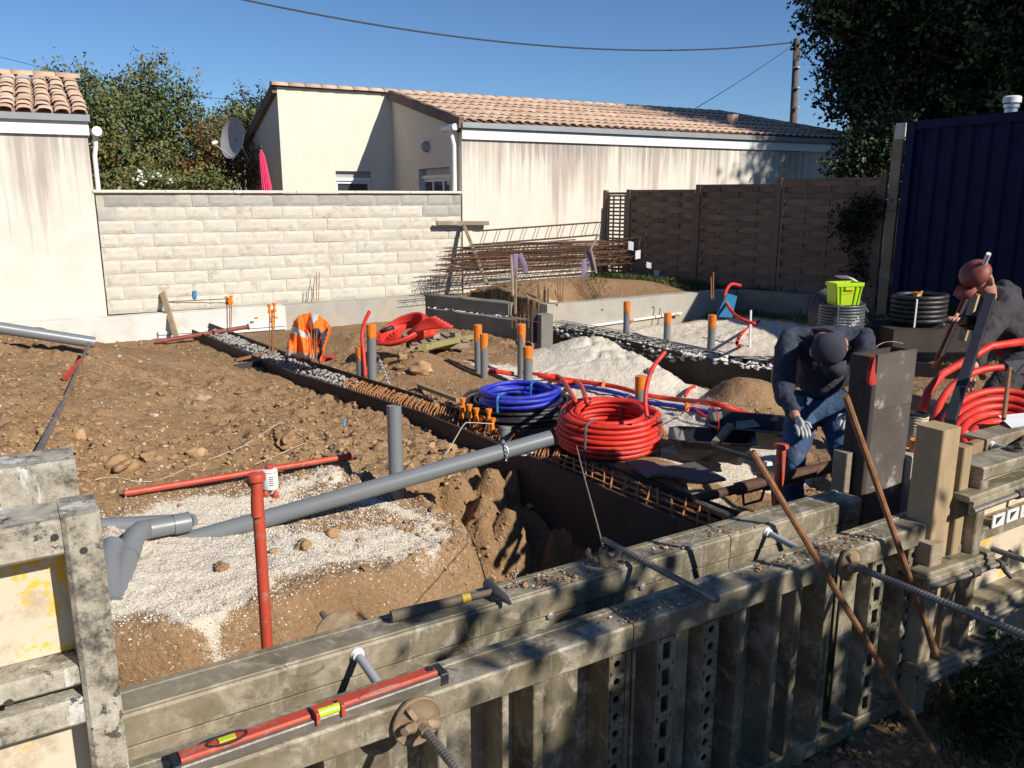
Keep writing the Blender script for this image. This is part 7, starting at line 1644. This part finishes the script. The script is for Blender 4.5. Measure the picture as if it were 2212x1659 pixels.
# big red coil at the right, upright-ish
br = thing('hose_coil', 'large red conduit coil leaning at the right picture edge', 'coil', D(2130, 900, 4.4))
def arc(root, cx_, cy_, rx, ry, d0, r, a0=0, a1=pi, n=40, full=False):
    pts = []
    for k in range(n+1):
        a = a0+(a1-a0)*k/n; pts.append(D(cx_-cos(a)*rx, cy_-sin(a)*ry, d0+.35*sin(a)))
    mb = MB(); mb.tube(pts, r, 10); part(mb, 'loop', M['red_hose'], root, 'all')
for i, (cx_, cy_, rx, ry, dd_) in enumerate(((2152, 940, 75, 46, 4.0), (2156, 940, 92, 62, 4.05), (2158, 938, 108, 76, 4.1), (2160, 936, 124, 92, 4.15), (2158, 945, 60, 34, 3.98), (2160, 920, 140, 126, 4.3), (2158, 943, 84, 52, 4.2), (2160, 940, 116, 82, 4.25))): arc(br, cx_, cy_, rx, ry, dd_, .0205, -.5, pi+.5)
mb = MB(); pts = [D(1992, 885, 4.2), D(2005, 845, 4.3), D(2035, 808, 4.4), D(2080, 782, 4.5), D(2140, 748, 4.6), D(2230, 735, 4.6)]; mb.tube(pts, .0215, 10); part(mb, 'loose_end', M['red_hose'], br, 'all')
# poles and bars at the right edge
wp = thing('striped_pole', 'slanting white and red pole at the right edge beside worker', 'pole', D(2028, 785, 5.8))
a_, b_ = D(2030, 778, 5.8), D(2136, 548, 5.0); mb = MB(); mb.tube([a_, b_], .014, 10); part(mb, 'white_tube', M['white_pl'], wp, True)
mb = MB(); mb.tube([a_+Vector((-.022, .01, 0)), a_.lerp(b_, .8)+Vector((-.022, .01, 0))], .011, 8); part(mb, 'red_tube', M['red_dull'], wp, True)
mb = MB(); mb.tube([D(2018, 795, 5.85), a_, a_.lerp(b_, .05)], [.02, .026, .018], 8); part(mb, 'foot_knob', M['rust_hi'], wp)
tag(MB().beam(D(2052, 912, 3.9), D(2140, 640, 4.6), .05, .04, ch=.004).build('dark_bar', M['black']), 'black slanting bar in front of the right worker', 'bar')
tag(MB().beam(D(2078, 735, 6.0), D(2128, 570, 6.0), .05, .03).build('timber', M['wood']), 'pale timber leaning between the white pole and worker', 'timber')
rod(D(2168, 905, 3.7), D(2181, 795, 3.9), .010, 'rust', 'short rusty bar standing in front of the right coil', .014, 'rebar', name='ribbed_rebar')
mb = MB(); mb.add([D(x, y, 3.9+dz)+Vector((0, dy, 0)) for dy in (0, .006) for x, y, dz in ((2170, 778, 0), (2230, 770, .1), (2230, 805, .05), (2195, 808, 0), (2172, 800, .02))], [(0, 1, 2, 3, 4), (9, 8, 7, 6, 5)]+[(i, 5+i, 5+(i+1) % 5, (i+1) % 5) for i in range(5)]); tag(mb.build('torn_film', M['black']), 'torn dark plastic film on the bar at right edge', 'film')
# ================================================================== PEOPLE
def skinned(name, J, edges, mat, parent, levels=2, extra=None, smooth=True):
    names = list(J.keys()); me_ = bpy.data.meshes.new(name); off = wloc(parent)
    me_.from_pydata([tuple(Vector(J[k][0])-off) for k in names], [(names.index(a), names.index(b)) for a, b in edges], [])
    o = bpy.data.objects.new(name+'_tmp', me_); COL.objects.link(o)
    m_ = o.modifiers.new('s', 'SKIN'); m_.use_smooth_shade = True; m_.branch_smoothing = .6
    for i, k in enumerate(names):
        r = J[k][1]; sv = me_.skin_vertices[0].data[i]; sv.radius = (r, r) if not hasattr(r, '__len__') else r; sv.use_root = (i == 0)
    s_ = o.modifiers.new('u', 'SUBSURF'); s_.levels = levels; s_.render_levels = levels
    dg_ = bpy.context.evaluated_depsgraph_get(); dg_.update(); em = bpy.data.meshes.new_from_object(o.evaluated_get(dg_)); bpy.data.objects.remove(o)
    em.materials.clear(); em.materials.append(mat); em.polygons.foreach_set('use_smooth', [True]*len(em.polygons)); em.name = name
    if extra:
        import bmesh
        bm = bmesh.new(); bm.from_mesh(em); n0 = len(bm.verts); vs = [bm.verts.new(Vector(v)-off) for v in extra.v]
        for f in extra.f:
            try: bm.faces.new([vs[i] for i in f]).smooth = True
            except ValueError: pass
        bm.to_mesh(em); bm.free()
    o = bpy.data.objects.new(name, em); COL.objects.link(o); o.parent = parent; return o
def ruffle(o, amp, scale, seed=0):
    off = Vector((seed*3.1, seed*1.7, 0))
    for v in o.data.vertices:
        n_ = mnoise.noise(Vector((v.co.x*scale, v.co.y*scale, v.co.z*scale*2.4))+off)+.5*mnoise.noise(v.co*scale*2.7+off); v.co += v.normal*(amp*n_)
def hand(mb_list, w_, d, side, s=1.0, curl=.6):
    "five-fingered hand: palm at w_, pointing along d; returned as extra joints"
    d = Vector(d).normalized(); a = Vector((0, 0, 1)) if abs(d.z) < .8 else Vector((0, 1, 0)); u = d.cross(a).normalized(); v = u.cross(d); out = MB()
    out.tube([w_, w_+d*.03, w_+d*.075, w_+d*.095], [.024, .033, .036, .026], 10, flat=.5)
    for i, L in enumerate((.062, .074, .070, .055)):
        b = w_+d*.085+u*((i-1.5)*.019); k1 = b+d*(L*.5)-v*(.008*curl); k2 = k1+d*(L*.3)-v*(.018*curl); k3 = k2+d*(L*.12)-v*(.02*curl); out.tube([b-d*.02, b, k1, k2, k3], [.0085, .0095, .009, .0085, .006], 8)
    b = w_+d*.03+u*(side*.030); out.tube([b-u*(side*.01), b+u*(side*.018)+d*.02, b+u*(side*.024)+d*.045-v*.012], [.010, .0105, .007], 8); return out
def person(label, P, face, top_mat, leg_mat, cap=None, glove=None, waist=None, hairm='hair'):
    root = thing('person', label, 'person', (P['pel'].x, P['pel'].y, min(P['ftL'].z, P['ftR'].z)))
    L = lambda a, b, t: P[a].lerp(P[b], t)
    J = {'pel': (P['pel'], .115), 'sp': (L('pel', 'ch', .5), .105), 'ch': (P['ch'], .108), 'nb': (L('ch', 'hd', .45), .06), 'nk': (L('ch', 'hd', .62), .055), 'hb': (L('ch', 'hd', .85), .078), 'hd': (P['hd'], .088), 'ht': (P['hd']+(P['hd']-P['ch']).normalized()*.075, .062)}
    Ed = [('pel', 'sp'), ('sp', 'ch'), ('ch', 'nb'), ('nb', 'nk'), ('nk', 'hb'), ('hb', 'hd'), ('hd', 'ht')]
    for s in 'LR':
        J['sh'+s] = (P['sh'+s], .042); J['el'+s] = (P['el'+s], .040); J['fa'+s] = (L('el'+s, 'wr'+s, .35), .040); J['wr'+s] = (P['wr'+s], .026)
        J['hp'+s] = (P['hp'+s], .088); J['th'+s] = (L('hp'+s, 'kn'+s, .5), .078); J['kn'+s] = (P['kn'+s], .056); J['cf'+s] = (L('kn'+s, 'ft'+s, .35), .056); J['ft'+s] = (P['ft'+s], .038); J['to'+s] = (P['ft'+s]+P['toe']*.16-Vector((0, 0, .03)), .034)
        Ed += [('ch', 'sh'+s), ('sh'+s, 'el'+s), ('el'+s, 'fa'+s), ('fa'+s, 'wr'+s), ('pel', 'hp'+s), ('hp'+s, 'th'+s), ('th'+s, 'kn'+s), ('kn'+s, 'cf'+s), ('cf'+s, 'ft'+s), ('ft'+s, 'to'+s)]
    ex = MB(); f = Vector(face).normalized(); upd = (P['hd']-P['ch']).normalized(); f = (f-upd*f.dot(upd)).normalized(); sd_ = f.cross(upd); h = P['hd']
    ex.tube([h+f*.078+upd*.02, h+f*.098-upd*.008, h+f*.088-upd*.02], [.008, .014, .012], 8)
    for s in (-1, 1): ex.lump(h+sd_*(s*.086)-upd*.005, .022, 3, (.5, 1, 1.3), 2, .2); ex.lump(h+f*.080+sd_*(s*.032)+upd*.018, .011, 3, (1, 1, .8), 2, 0)
    ex.tube([h+f*.082+sd_*-.024-upd*.045, h+f*.09-upd*.047, h+f*.082+sd_*.024-upd*.045], .007, 6)
    hs = []
    for s, q in (('L', 1), ('R', -1)):
        hm_ = hand(None, P['wr'+s], P['wr'+s]-P['el'+s], q)
        if glove: hs.append(hm_)
        else: ex.add(hm_.v, hm_.f)
    bo_ = skinned('body', J, Ed, M['skin'], root, 2, ex); ro_ = wloc(root)
    sg = [(P['pel'], P['ch']), (P['ch'], P['shL']), (P['ch'], P['shR']), (P['pel'], P['hpL']), (P['pel'], P['hpR'])]
    sg += [(P['shL'], P['elL']), (P['shR'], P['elR']), (P['elL'], P['elL'].lerp(P['wrL'], .8)), (P['elR'], P['elR'].lerp(P['wrR'], .8)), (P['hpL'], P['knL']), (P['hpR'], P['knR']), (P['knL'], P['ftL']), (P['knR'], P['ftR'])]
    for v_ in bo_.data.vertices:
        c_ = v_.co+ro_; best = None; bd = 9
        for a_, b_ in sg:
            q_ = a_+(b_-a_)*max(0, min(1, (c_-a_).dot(b_-a_)/(b_-a_).length_squared)); dq_ = (c_-q_).length
            if dq_ < bd: bd = dq_; best = q_
        if bd < .24 and (c_-P['hd']).length > .15 and min((c_-P['wrL']).length, (c_-P['wrR']).length) > .18: v_.co += (best-c_)*.42
    for hm_ in hs: part(hm_, 'glove', M[glove], root, 'all')
    Jt = {k: (J[k][0], J[k][1]*1.0+.055) for k in ('pel', 'sp', 'ch')}; Jt['nb'] = (J['nb'][0]-upd*.03, .068)
    Et = [('pel', 'sp'), ('sp', 'ch'), ('ch', 'nb')]
    for s in 'LR':
        Jt['sh'+s] = (J['sh'+s][0], .088); Jt['el'+s] = (J['el'+s][0], .060); Jt['wr'+s] = (L('el'+s, 'wr'+s, .88), .040); Et += [('ch', 'sh'+s), ('sh'+s, 'el'+s), ('el'+s, 'wr'+s)]
    o = skinned('jacket', Jt, Et, M[top_mat], root, 3); ruffle(o, .014, 9, 1)
    Jl = {'pel': (J['pel'][0]-Vector((0, 0, .01)), .128)}; El = []
    for s in 'LR':
        for k in ('hp', 'th', 'kn', 'cf'): Jl[k+s] = (J[k+s][0], J[k+s][1]+.020)
        Jl['ak'+s] = (L('kn'+s, 'ft'+s, .93), .062); El += [('pel', 'hp'+s), ('hp'+s, 'th'+s), ('th'+s, 'kn'+s), ('kn'+s, 'cf'+s), ('cf'+s, 'ak'+s)]
    o = skinned('trousers', Jl, El, M[leg_mat], root, 3); ruffle(o, .012, 8, 2)
    for s in 'LR':
        p = P['ft'+s]; mb = MB(); mb.tube([p+Vector((0, 0, .07)), p+Vector((0, 0, .0)), p+P['toe']*.06-Vector((0, 0, .03)), p+P['toe']*.15-Vector((0, 0, .04)), p+P['toe']*.19-Vector((0, 0, .045))], [.052, .05, .05, .046, .03], 12); part(mb, 'boot', M['boot'], root, 'all')
    if cap:
        mb = MB(); mb.lathe([(.094, .0), (.095, .02), (.088, .045), (.062, .066), (.02, .074)], h+upd*.03-f*.008, upd, 18); mb.prism([(-.07, 0), (-.06, .07), (0, .09), (.06, .07), (.07, 0)], h+f*.085+upd*.03, .008, sd_, f, upd); part(mb, 'cap', M[cap], root, 'all')
    else:
        mb = MB(); c_ = h+upd*.02-f*.02
        mb.lump(c_, .106, 5, (1, 1, 1), 3, .12); ho = part(mb, 'hair', M[hairm], root, 'all'); ruffle(ho, .012, 45, 3)
    if waist:
        mb = MB(); c_ = J['pel'][0]+(J['ch'][0]-J['pel'][0]).normalized()*.06; ax = (J['ch'][0]-J['pel'][0]).normalized(); mb.lathe([(.165, -.02), (.165, .02)], c_, ax, 20); part(mb, 'waistband', M[waist], root)
    return root
V3 = Vector
gA = G(1745, 1085, -.45); pel = D(1768, 858, 5.15)
P1 = dict(pel=pel, ch=D(1782, 716, 4.92), hd=D(1790, 752, 4.62), shL=D(1870, 718, 4.90), shR=D(1700, 722, 4.94), elL=D(1862, 830, 4.62), elR=D(1690, 850, 4.75), wrL=D(1838, 890, 4.40), wrR=D(1722, 905, 4.50), hpL=D(1800, 880, 5.15), hpR=D(1735, 880, 5.15), knL=D(1822, 990, 4.98), knR=D(1712, 990, 4.95), toe=V3((.1, -1, 0)).normalized())
for s, x in (('L', 1825), ('R', 1715)): q = D(x, 1085, 5.1); P1['ft'+s] = V3((q.x, q.y, gz(q.x, q.y)+.07)) if gz(q.x, q.y) > -.7 else V3((q.x, q.y, -.42))
person('person in dark jacket and blue jeans bending over, hands down towards the forms', P1, (.1, -.6, -.8), 'jacket', 'jeans', glove='glove', cap='vest_dark')
P2 = dict(pel=D(2215, 755, 5.5), ch=D(2158, 655, 5.3), hd=D(2112, 602, 5.15), shL=D(2140, 700, 5.1), shR=D(2180, 625, 5.5), elL=D(2120, 745, 4.95), elR=D(2110, 700, 5.55), wrL=D(2100, 800, 4.85), wrR=D(2075, 690, 5.35), hpL=D(2200, 790, 5.4), hpR=D(2232, 780, 5.6), knL=D(2130, 880, 5.3), knR=D(2215, 890, 5.45), toe=V3((-.9, -.4, 0)).normalized())
for s, x in (('L', 2120), ('R', 2220)): q = D(x, 1000, 5.45); P2['ft'+s] = V3((q.x, q.y, gz(q.x, q.y)+.08))
person('person in charcoal clothes and red cap bending forward at the right edge', P2, (-.8, -.3, -.5), 'charcoal', 'charcoal', cap='red_dull', waist='red_cloth')
# ================================================================== TREES
def leaves(name, mats, parent, blobs, n, size, seed, asp=.5, droop=.3, shell=.55, qmax=1.35):
    "n leaf faces spread through blobs [(centre, rx, ry, rz, weight)], gathered in twig clusters"
    r = np.random.default_rng(seed); w_ = np.array([b[4] for b in blobs], float); w_ /= w_.sum(); per = 26; nt_ = n//per
    bi = r.choice(len(blobs), nt_, p=w_); C_ = np.array([list(b[0]) for b in blobs])[bi]; R_ = np.array([[b[1], b[2], b[3]] for b in blobs])[bi]
    d = r.normal(size=(nt_, 3)); d /= np.linalg.norm(d, axis=1)[:, None]; q = (shell+(1-shell)*r.random(nt_)**.6)[:, None]*(1+.16*r.normal(size=(nt_, 1))); q = np.minimum(q, qmax)
    tc = C_+d*R_*q; tdir = d+.5*r.normal(size=(nt_, 3)); tdir[:, 2] -= droop*.5; tdir /= np.linalg.norm(tdir, axis=1)[:, None]
    s = (r.random((nt_, per))-.3)*size*7; c = tc[:, None, :]+tdir[:, None, :]*s[..., None]+r.normal(size=(nt_, per, 3))*size*.9; c = c.reshape(-1, 3); m = len(c)
    a = r.normal(size=(m, 3)); a /= np.linalg.norm(a, axis=1)[:, None]; b = np.cross(a, r.normal(size=(m, 3))); b /= np.linalg.norm(b, axis=1)[:, None]; L = size*(.6+.8*r.random(m))[:, None]
    V_ = np.stack([c-a*L*.5, c+b*L*asp*.5, c+a*L*.5, c-b*L*asp*.5], 1); nn = np.cross(a, b)*L*.12; V_[:, 1] += nn; V_[:, 3] += nn
    me_ = bpy.data.meshes.new(name); me_.vertices.add(m*4); me_.vertices.foreach_set('co', (V_.reshape(-1, 3)-np.array(wloc(parent))).ravel()); me_.loops.add(m*4); me_.loops.foreach_set('vertex_index', np.arange(m*4)); me_.polygons.add(m); me_.polygons.foreach_set('loop_start', np.arange(0, m*4, 4)); me_.polygons.foreach_set('loop_total', np.full(m, 4))
    for x in mats: me_.materials.append(x)
    if len(mats) > 1: me_.polygons.foreach_set('material_index', np.repeat(r.choice(len(mats), nt_, p=[.8]+[.2/(len(mats)-1)]*(len(mats)-1)), per).astype(np.int32))
    me_.update(calc_edges=True); o = bpy.data.objects.new(name, me_); COL.objects.link(o); o.parent = parent; return o
def tree(label, base, top, blobs, n, size, seed, mats, trunk_r=.14, asp=.5, name='tree', group=None, shell=.55, droop=.3, qmax=1.35):
    root = thing(name, label, 'tree' if name.endswith('tree') else 'shrub', base, group); rn = random.Random(seed); mb = MB(); base, top = Vector(base), Vector(top)
    pts = [base.lerp(top, k/6)+Vector((rn.uniform(-.08, .08), rn.uniform(-.08, .08), 0))*(k > 0) for k in range(7)]; mb.tube(pts, [trunk_r*(1-.12*k) for k in range(7)], 8); part(mb, 'trunk', M['bark'], root, True)
    for b in blobs:
        mb = MB(); s = pts[rn.randrange(2, 6)]; e_ = Vector(b[0]); m_ = s.lerp(e_, .5)+Vector((0, 0, .15)); mb.tube([s, m_, e_, e_+(e_-s)*.04], [trunk_r*.42, trunk_r*.28, trunk_r*.16, trunk_r*.05], 6); part(mb, 'limb', M['bark'], root, True)
    o = leaves('crown', mats, root, blobs, n, size, seed, asp, droop, shell, qmax); return root
def B(x, y, dp, r, rz=None, w_=1.0, ry=None): p = D(x, y, dp); return (p, r, ry or r, rz or r, w_*r*r)
dt_ = 19.5
tree('leafy green tree with uneven top rising behind the block wall', (D(300, 400, dt_).x, D(300, 400, dt_).y, 0), D(310, 230, dt_), [B(300, 305, dt_, 1.0), B(225, 335, dt_, .75), B(390, 305, dt_, .72), B(325, 245, dt_, .60), B(325, 190, dt_, .42, .5), B(322, 158, dt_, .2, .35), B(250, 220, dt_, .45), B(270, 205, dt_, .25, .35), B(385, 225, dt_, .42, .4), B(405, 200, dt_, .2, .25), B(420, 265, dt_, .3, .35), B(230, 260, dt_, .5), B(290, 380, dt_, 1.3, .7), B(400, 370, dt_, .9, .6), B(452, 300, dt_, .28, .25)], 24000, .095, 1, [M['leaf'], M['leaf_yel']], .12, .55)
tree('smaller yellowish tree at the left roof edge', (D(160, 400, 18).x, D(160, 400, 18).y, 0), D(160, 240, 18), [B(150, 175, 18, .28, .25), B(178, 205, 18, .38, .4), B(205, 240, 18, .45, .5), B(125, 168, 18, .18, .2), B(190, 290, 18, .7), B(165, 340, 18, .8)], 8000, .09, 2, [M['leaf'], M['leaf_yel']], .09, .55)
tree('reddish-leaved shrub beside the satellite dish', (D(475, 410, 18.6).x, D(475, 410, 18.6).y, 0), D(475, 330, 18.6), [B(470, 345, 18.6, .50), B(455, 290, 18.6, .25, .4), B(500, 370, 18.6, .5), B(430, 375, 18.6, .45), B(470, 270, 18.6, .18, .3)], 6500, .08, 3, [M['leaf_red'], M['leaf'], M['leaf_yel']], .07, .55, 'shrub')
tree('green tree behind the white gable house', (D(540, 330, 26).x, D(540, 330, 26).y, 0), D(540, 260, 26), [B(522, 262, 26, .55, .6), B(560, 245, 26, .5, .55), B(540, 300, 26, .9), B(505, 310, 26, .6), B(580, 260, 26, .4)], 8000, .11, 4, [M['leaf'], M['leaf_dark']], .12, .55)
rs = tree('white flowering shrub peeping over the block wall', (D(330, 400, 17).x, D(330, 400, 17).y, 0), D(330, 390, 17), [B(300, 402, 17, .5, .25), B(370, 398, 17, .5, .25), B(440, 400, 17, .5, .25)], 3500, .07, 5, [M['leaf'], M['leaf_yel']], .05, .6, 'shrub')
mb = MB(); rn = random.Random(6)
for i in range(46):
    cx_, cy_ = rn.choice(((302, 372), (330, 378), (288, 388), (300, 385), (345, 380), (372, 388), (365, 395), (270, 402), (250, 404), (312, 396)))
    mb.lump(D(cx_+rn.gauss(0, 5), cy_+rn.gauss(0, 4), 16.6+rn.random()*.2), .035, i, (1, 1, .8), 1, .5)
part(mb, 'blossoms', M['flower'], rs)
# big dark oak behind the container; its crown hangs over it
TC = Vector((13.0, 18.8, 0))
ob = [B(2050, 60, 15, 1.6, 1.5), B(1950, 90, 15, 1.25, 1.1), B(1850, 30, 14.5, .75, .7), B(1832, 0, 14, .5), B(2150, 120, 15, 1.8), B(1900, 150, 14.8, .8, .7), B(1840, 130, 14.6, .35, .35), B(1870, 185, 14.8, .55, .35), B(1840, 230, 14.8, .3, .2), B(1930, 210, 15, .75, .5), B(1960, 260, 15.4, .55, .4), B(1890, 245, 15.2, .35, .22), B(2080, 210, 15.5, 1.3, .8), B(2000, -60, 15, 2.0, 1.6), B(1880, -60, 14.5, 1.1), B(2150, -40, 14.5, 2.2, 2), B(1820, -80, 14, .7), B(2250, 80, 14, 2.2)]
ob = [(Vector((0, 0, EYE))+(c_-Vector((0, 0, EYE)))*1.27, a_*1.27, b_*1.27, r_*1.27, w_) for c_, a_, b_, r_, w_ in ob]; ob += [(Vector((12.6, 16.2, 8.6)), 2.3, 2.3, 2.0, 5)]  # last crown mass is out of view, added to shade the roof end
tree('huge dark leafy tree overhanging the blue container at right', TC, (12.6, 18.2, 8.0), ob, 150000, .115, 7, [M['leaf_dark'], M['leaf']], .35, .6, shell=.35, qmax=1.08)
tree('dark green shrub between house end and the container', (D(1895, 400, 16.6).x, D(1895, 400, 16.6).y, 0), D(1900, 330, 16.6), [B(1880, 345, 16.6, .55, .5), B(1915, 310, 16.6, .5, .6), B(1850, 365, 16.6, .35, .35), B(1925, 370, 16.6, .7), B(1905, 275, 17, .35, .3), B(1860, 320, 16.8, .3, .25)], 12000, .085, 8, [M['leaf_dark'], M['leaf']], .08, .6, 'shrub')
tree('tall unseen tree added beyond the container to shade the huge dark one', (17.5, 14, 0), (17.3, 13.4, 8), [(Vector((17.2, 13.0, 9.8)), 2.9, 2.9, 2.4, 5), (Vector((18.3, 15.2, 9.0)), 2.6, 2.6, 2.4, 5), (Vector((16.4, 14.4, 7.4)), 2.0, 2.0, 1.8, 3), (Vector((19, 12, 8.5)), 2.6, 2.6, 2.4, 4)], 40000, .19, 9, [M['leaf_dark']], .3, .7, shell=.2, qmax=1.1)  # extra tree out of view, added to darken the oak crown
# hedge added out of view behind the camera, its top shaped to shade the forms
def hedge_blob(t, n, top, r): p = fw(t, n, top-r); return (p, r, r, r, r*r)
hbs = []
rn = random.Random(12)
HN = -3.6
for i in range(36):
    t = 2.30+i*.26; top = 2.30+.05*sin(i*1.9)+rn.uniform(-.05, .05)
    hbs.append(hedge_blob(t, HN+rn.uniform(-.12, .12), top, .36)); hbs.append(hedge_blob(t+.1, HN, top-.45, .42)); hbs.append(hedge_blob(t, HN+.05, top-1.0, .5)); hbs.append(hedge_blob(t, HN+.05, top-1.7, .5))
for t, top, r in ((1.60, 2.95, .30), (1.80, 3.0, .34), (2.05, 2.95, .30), (1.6, 2.7, .34), (2.0, 2.7, .4), (1.75, 2.5, .45), (2.1, 2.2, .5), (1.8, 2.0, .5), (1.75, 1.3, .5), (2.9, 2.6, .2)): hbs.append(hedge_blob(t, HN, top, r))
hg = tree('leafy hedge added unseen behind the camera to shade the forms', fw(5.5, HN, 0), fw(5.5, HN, 1.5), hbs, 110000, .11, 14, [M['leaf']], .08, .7, 'shade_hedge', shell=.1, qmax=.95)
hg['category'] = 'shade_hedge'
# climbing plant on the fence
iv = thing('climbing_plant', 'sparse ivy climbing on the last fence panel', 'plant', F0+fd*4.6)
bl = [(on_line(x, y, F0+fn*.08, fd), r, .04, r*.8, r) for x, y, r in ((1862, 452, .12), (1850, 480, .18), (1830, 488, .12), (1880, 465, .12), (1845, 520, .08), (1855, 550, .06), (1870, 500, .08), (1860, 580, .07), (1885, 440, .1))]
leaves('foliage', [M['leaf_dark']], iv, bl, 2400, .055, 15, .7); mb = MB(); mb.tube([on_line(x, y, F0+fn*.06, fd) for x, y in ((1850, 610), (1855, 560), (1845, 520), (1852, 480), (1870, 455))], .006, 4); part(mb, 'stem', M['bark'], iv)
# grass and weeds
def blades(name, label_kind, pts, h, w_, seed, mat, per=1):
    r = np.random.default_rng(seed); P = np.array(pts); m = len(P); a = r.random(m)*6.28; hh = h*(.5+r.random(m)); lean = r.normal(size=(m, 2))*.35*hh[:, None]
    V_ = np.zeros((m, 4, 3)); dx = np.cos(a)*w_; dy = np.sin(a)*w_
    V_[:, 0] = P+np.stack([dx, dy, 0*dx], 1); V_[:, 1] = P-np.stack([dx, dy, 0*dx], 1); mid_ = P+np.concatenate([lean*.4, hh[:, None]*.6], 1); V_[:, 2] = mid_-np.stack([dx, dy, 0*dx], 1)*.7; V_[:, 3] = P+np.concatenate([lean, hh[:, None]], 1)
    me_ = bpy.data.meshes.new(name); me_.from_pydata(V_.reshape(-1, 3).tolist(), [], [(4*i, 4*i+1, 4*i+2, 4*i+3) for i in range(m)]); me_.materials.append(mat); o = bpy.data.objects.new(name, me_); COL.objects.link(o); o['kind'] = 'stuff'; return o
rn = random.Random(77); pts = []
for _ in range(5500):
    s = rn.random(); p = F0.lerp(F1, s)+fn*rn.uniform(.05, 1.15*(.35+s)); pts.append((p.x, p.y, gz(p.x, p.y)-.01))
for _ in range(2500): x, y = rn.uniform(5.2, 8.4), rn.uniform(11.6, 13.4); pts.append((x, y, gz(x, y)-.01))
blades('fence_grass', '', pts, .09, .005, 1, M['grassleaf'])
pts = []
for _ in range(800):
    p = G(rn.gauss(1290, 14) if rn.random() < .3 else rn.gauss(915, 14), 640+rn.gauss(0, 4), .05); pts.append((p.x, p.y, gz(p.x, p.y)))
for _ in range(500):
    p = G(rn.gauss(2090, 30), rn.gauss(790, 6), -.15); pts.append((p.x, p.y, gz(p.x, p.y)))
blades('weed_tufts', '', pts, .06, .004, 2, M['grassleaf'])
pts = []
for _ in range(1600):
    p = G(rn.gauss(2150, 60), rn.gauss(1560, 60), -.16); pts.append((p.x, p.y, gz(p.x, p.y)))
blades('corner_grass', '', pts, .05, .003, 3, M['grassleaf'])
for i, (x, y, h, lab) in enumerate(((2185, 1480, .30, 'leafy weed at the lower right corner, tallest'), (2140, 1500, .20, 'small leafy weed left of the tallest corner weed'), (2205, 1590, .16, 'low weed at the right border near the bottom'), (2090, 1490, .12, 'tiny weed sprouting under the lowest clamp'))):
    p = T(x, y+50, 0); root = thing('weed', lab, 'weed', p, 'weeds at the lower right corner')
    for k in range(7):
        q = [p, p+V3((rn.uniform(-.05, .05), rn.uniform(-.05, .03), h*.5)), p+V3((rn.uniform(-.14, .14), rn.uniform(-.12, .06), h*rn.uniform(.7, 1)))]; mb = MB(); mb.tube(q, .0018, 4); part(mb, 'stem', M['grassleaf'], root)
    leaves('foliage', [M['grassleaf']], root, [(p+V3((0, 0, h*.6)), h*.42, h*.42, h*.45, 1)], 420, .026, 20+i, .55, shell=.2)
# soil at the foot of the forms, outside
def nearpick(rn): return (lambda p: (p.x, p.y))(G(rn.uniform(1750, 2250), rn.uniform(1420, 1680), -.15))
scatter('near_soil_clods', 1400, .004, .018, M['clod'], nearpick, 41, pw=2.4)
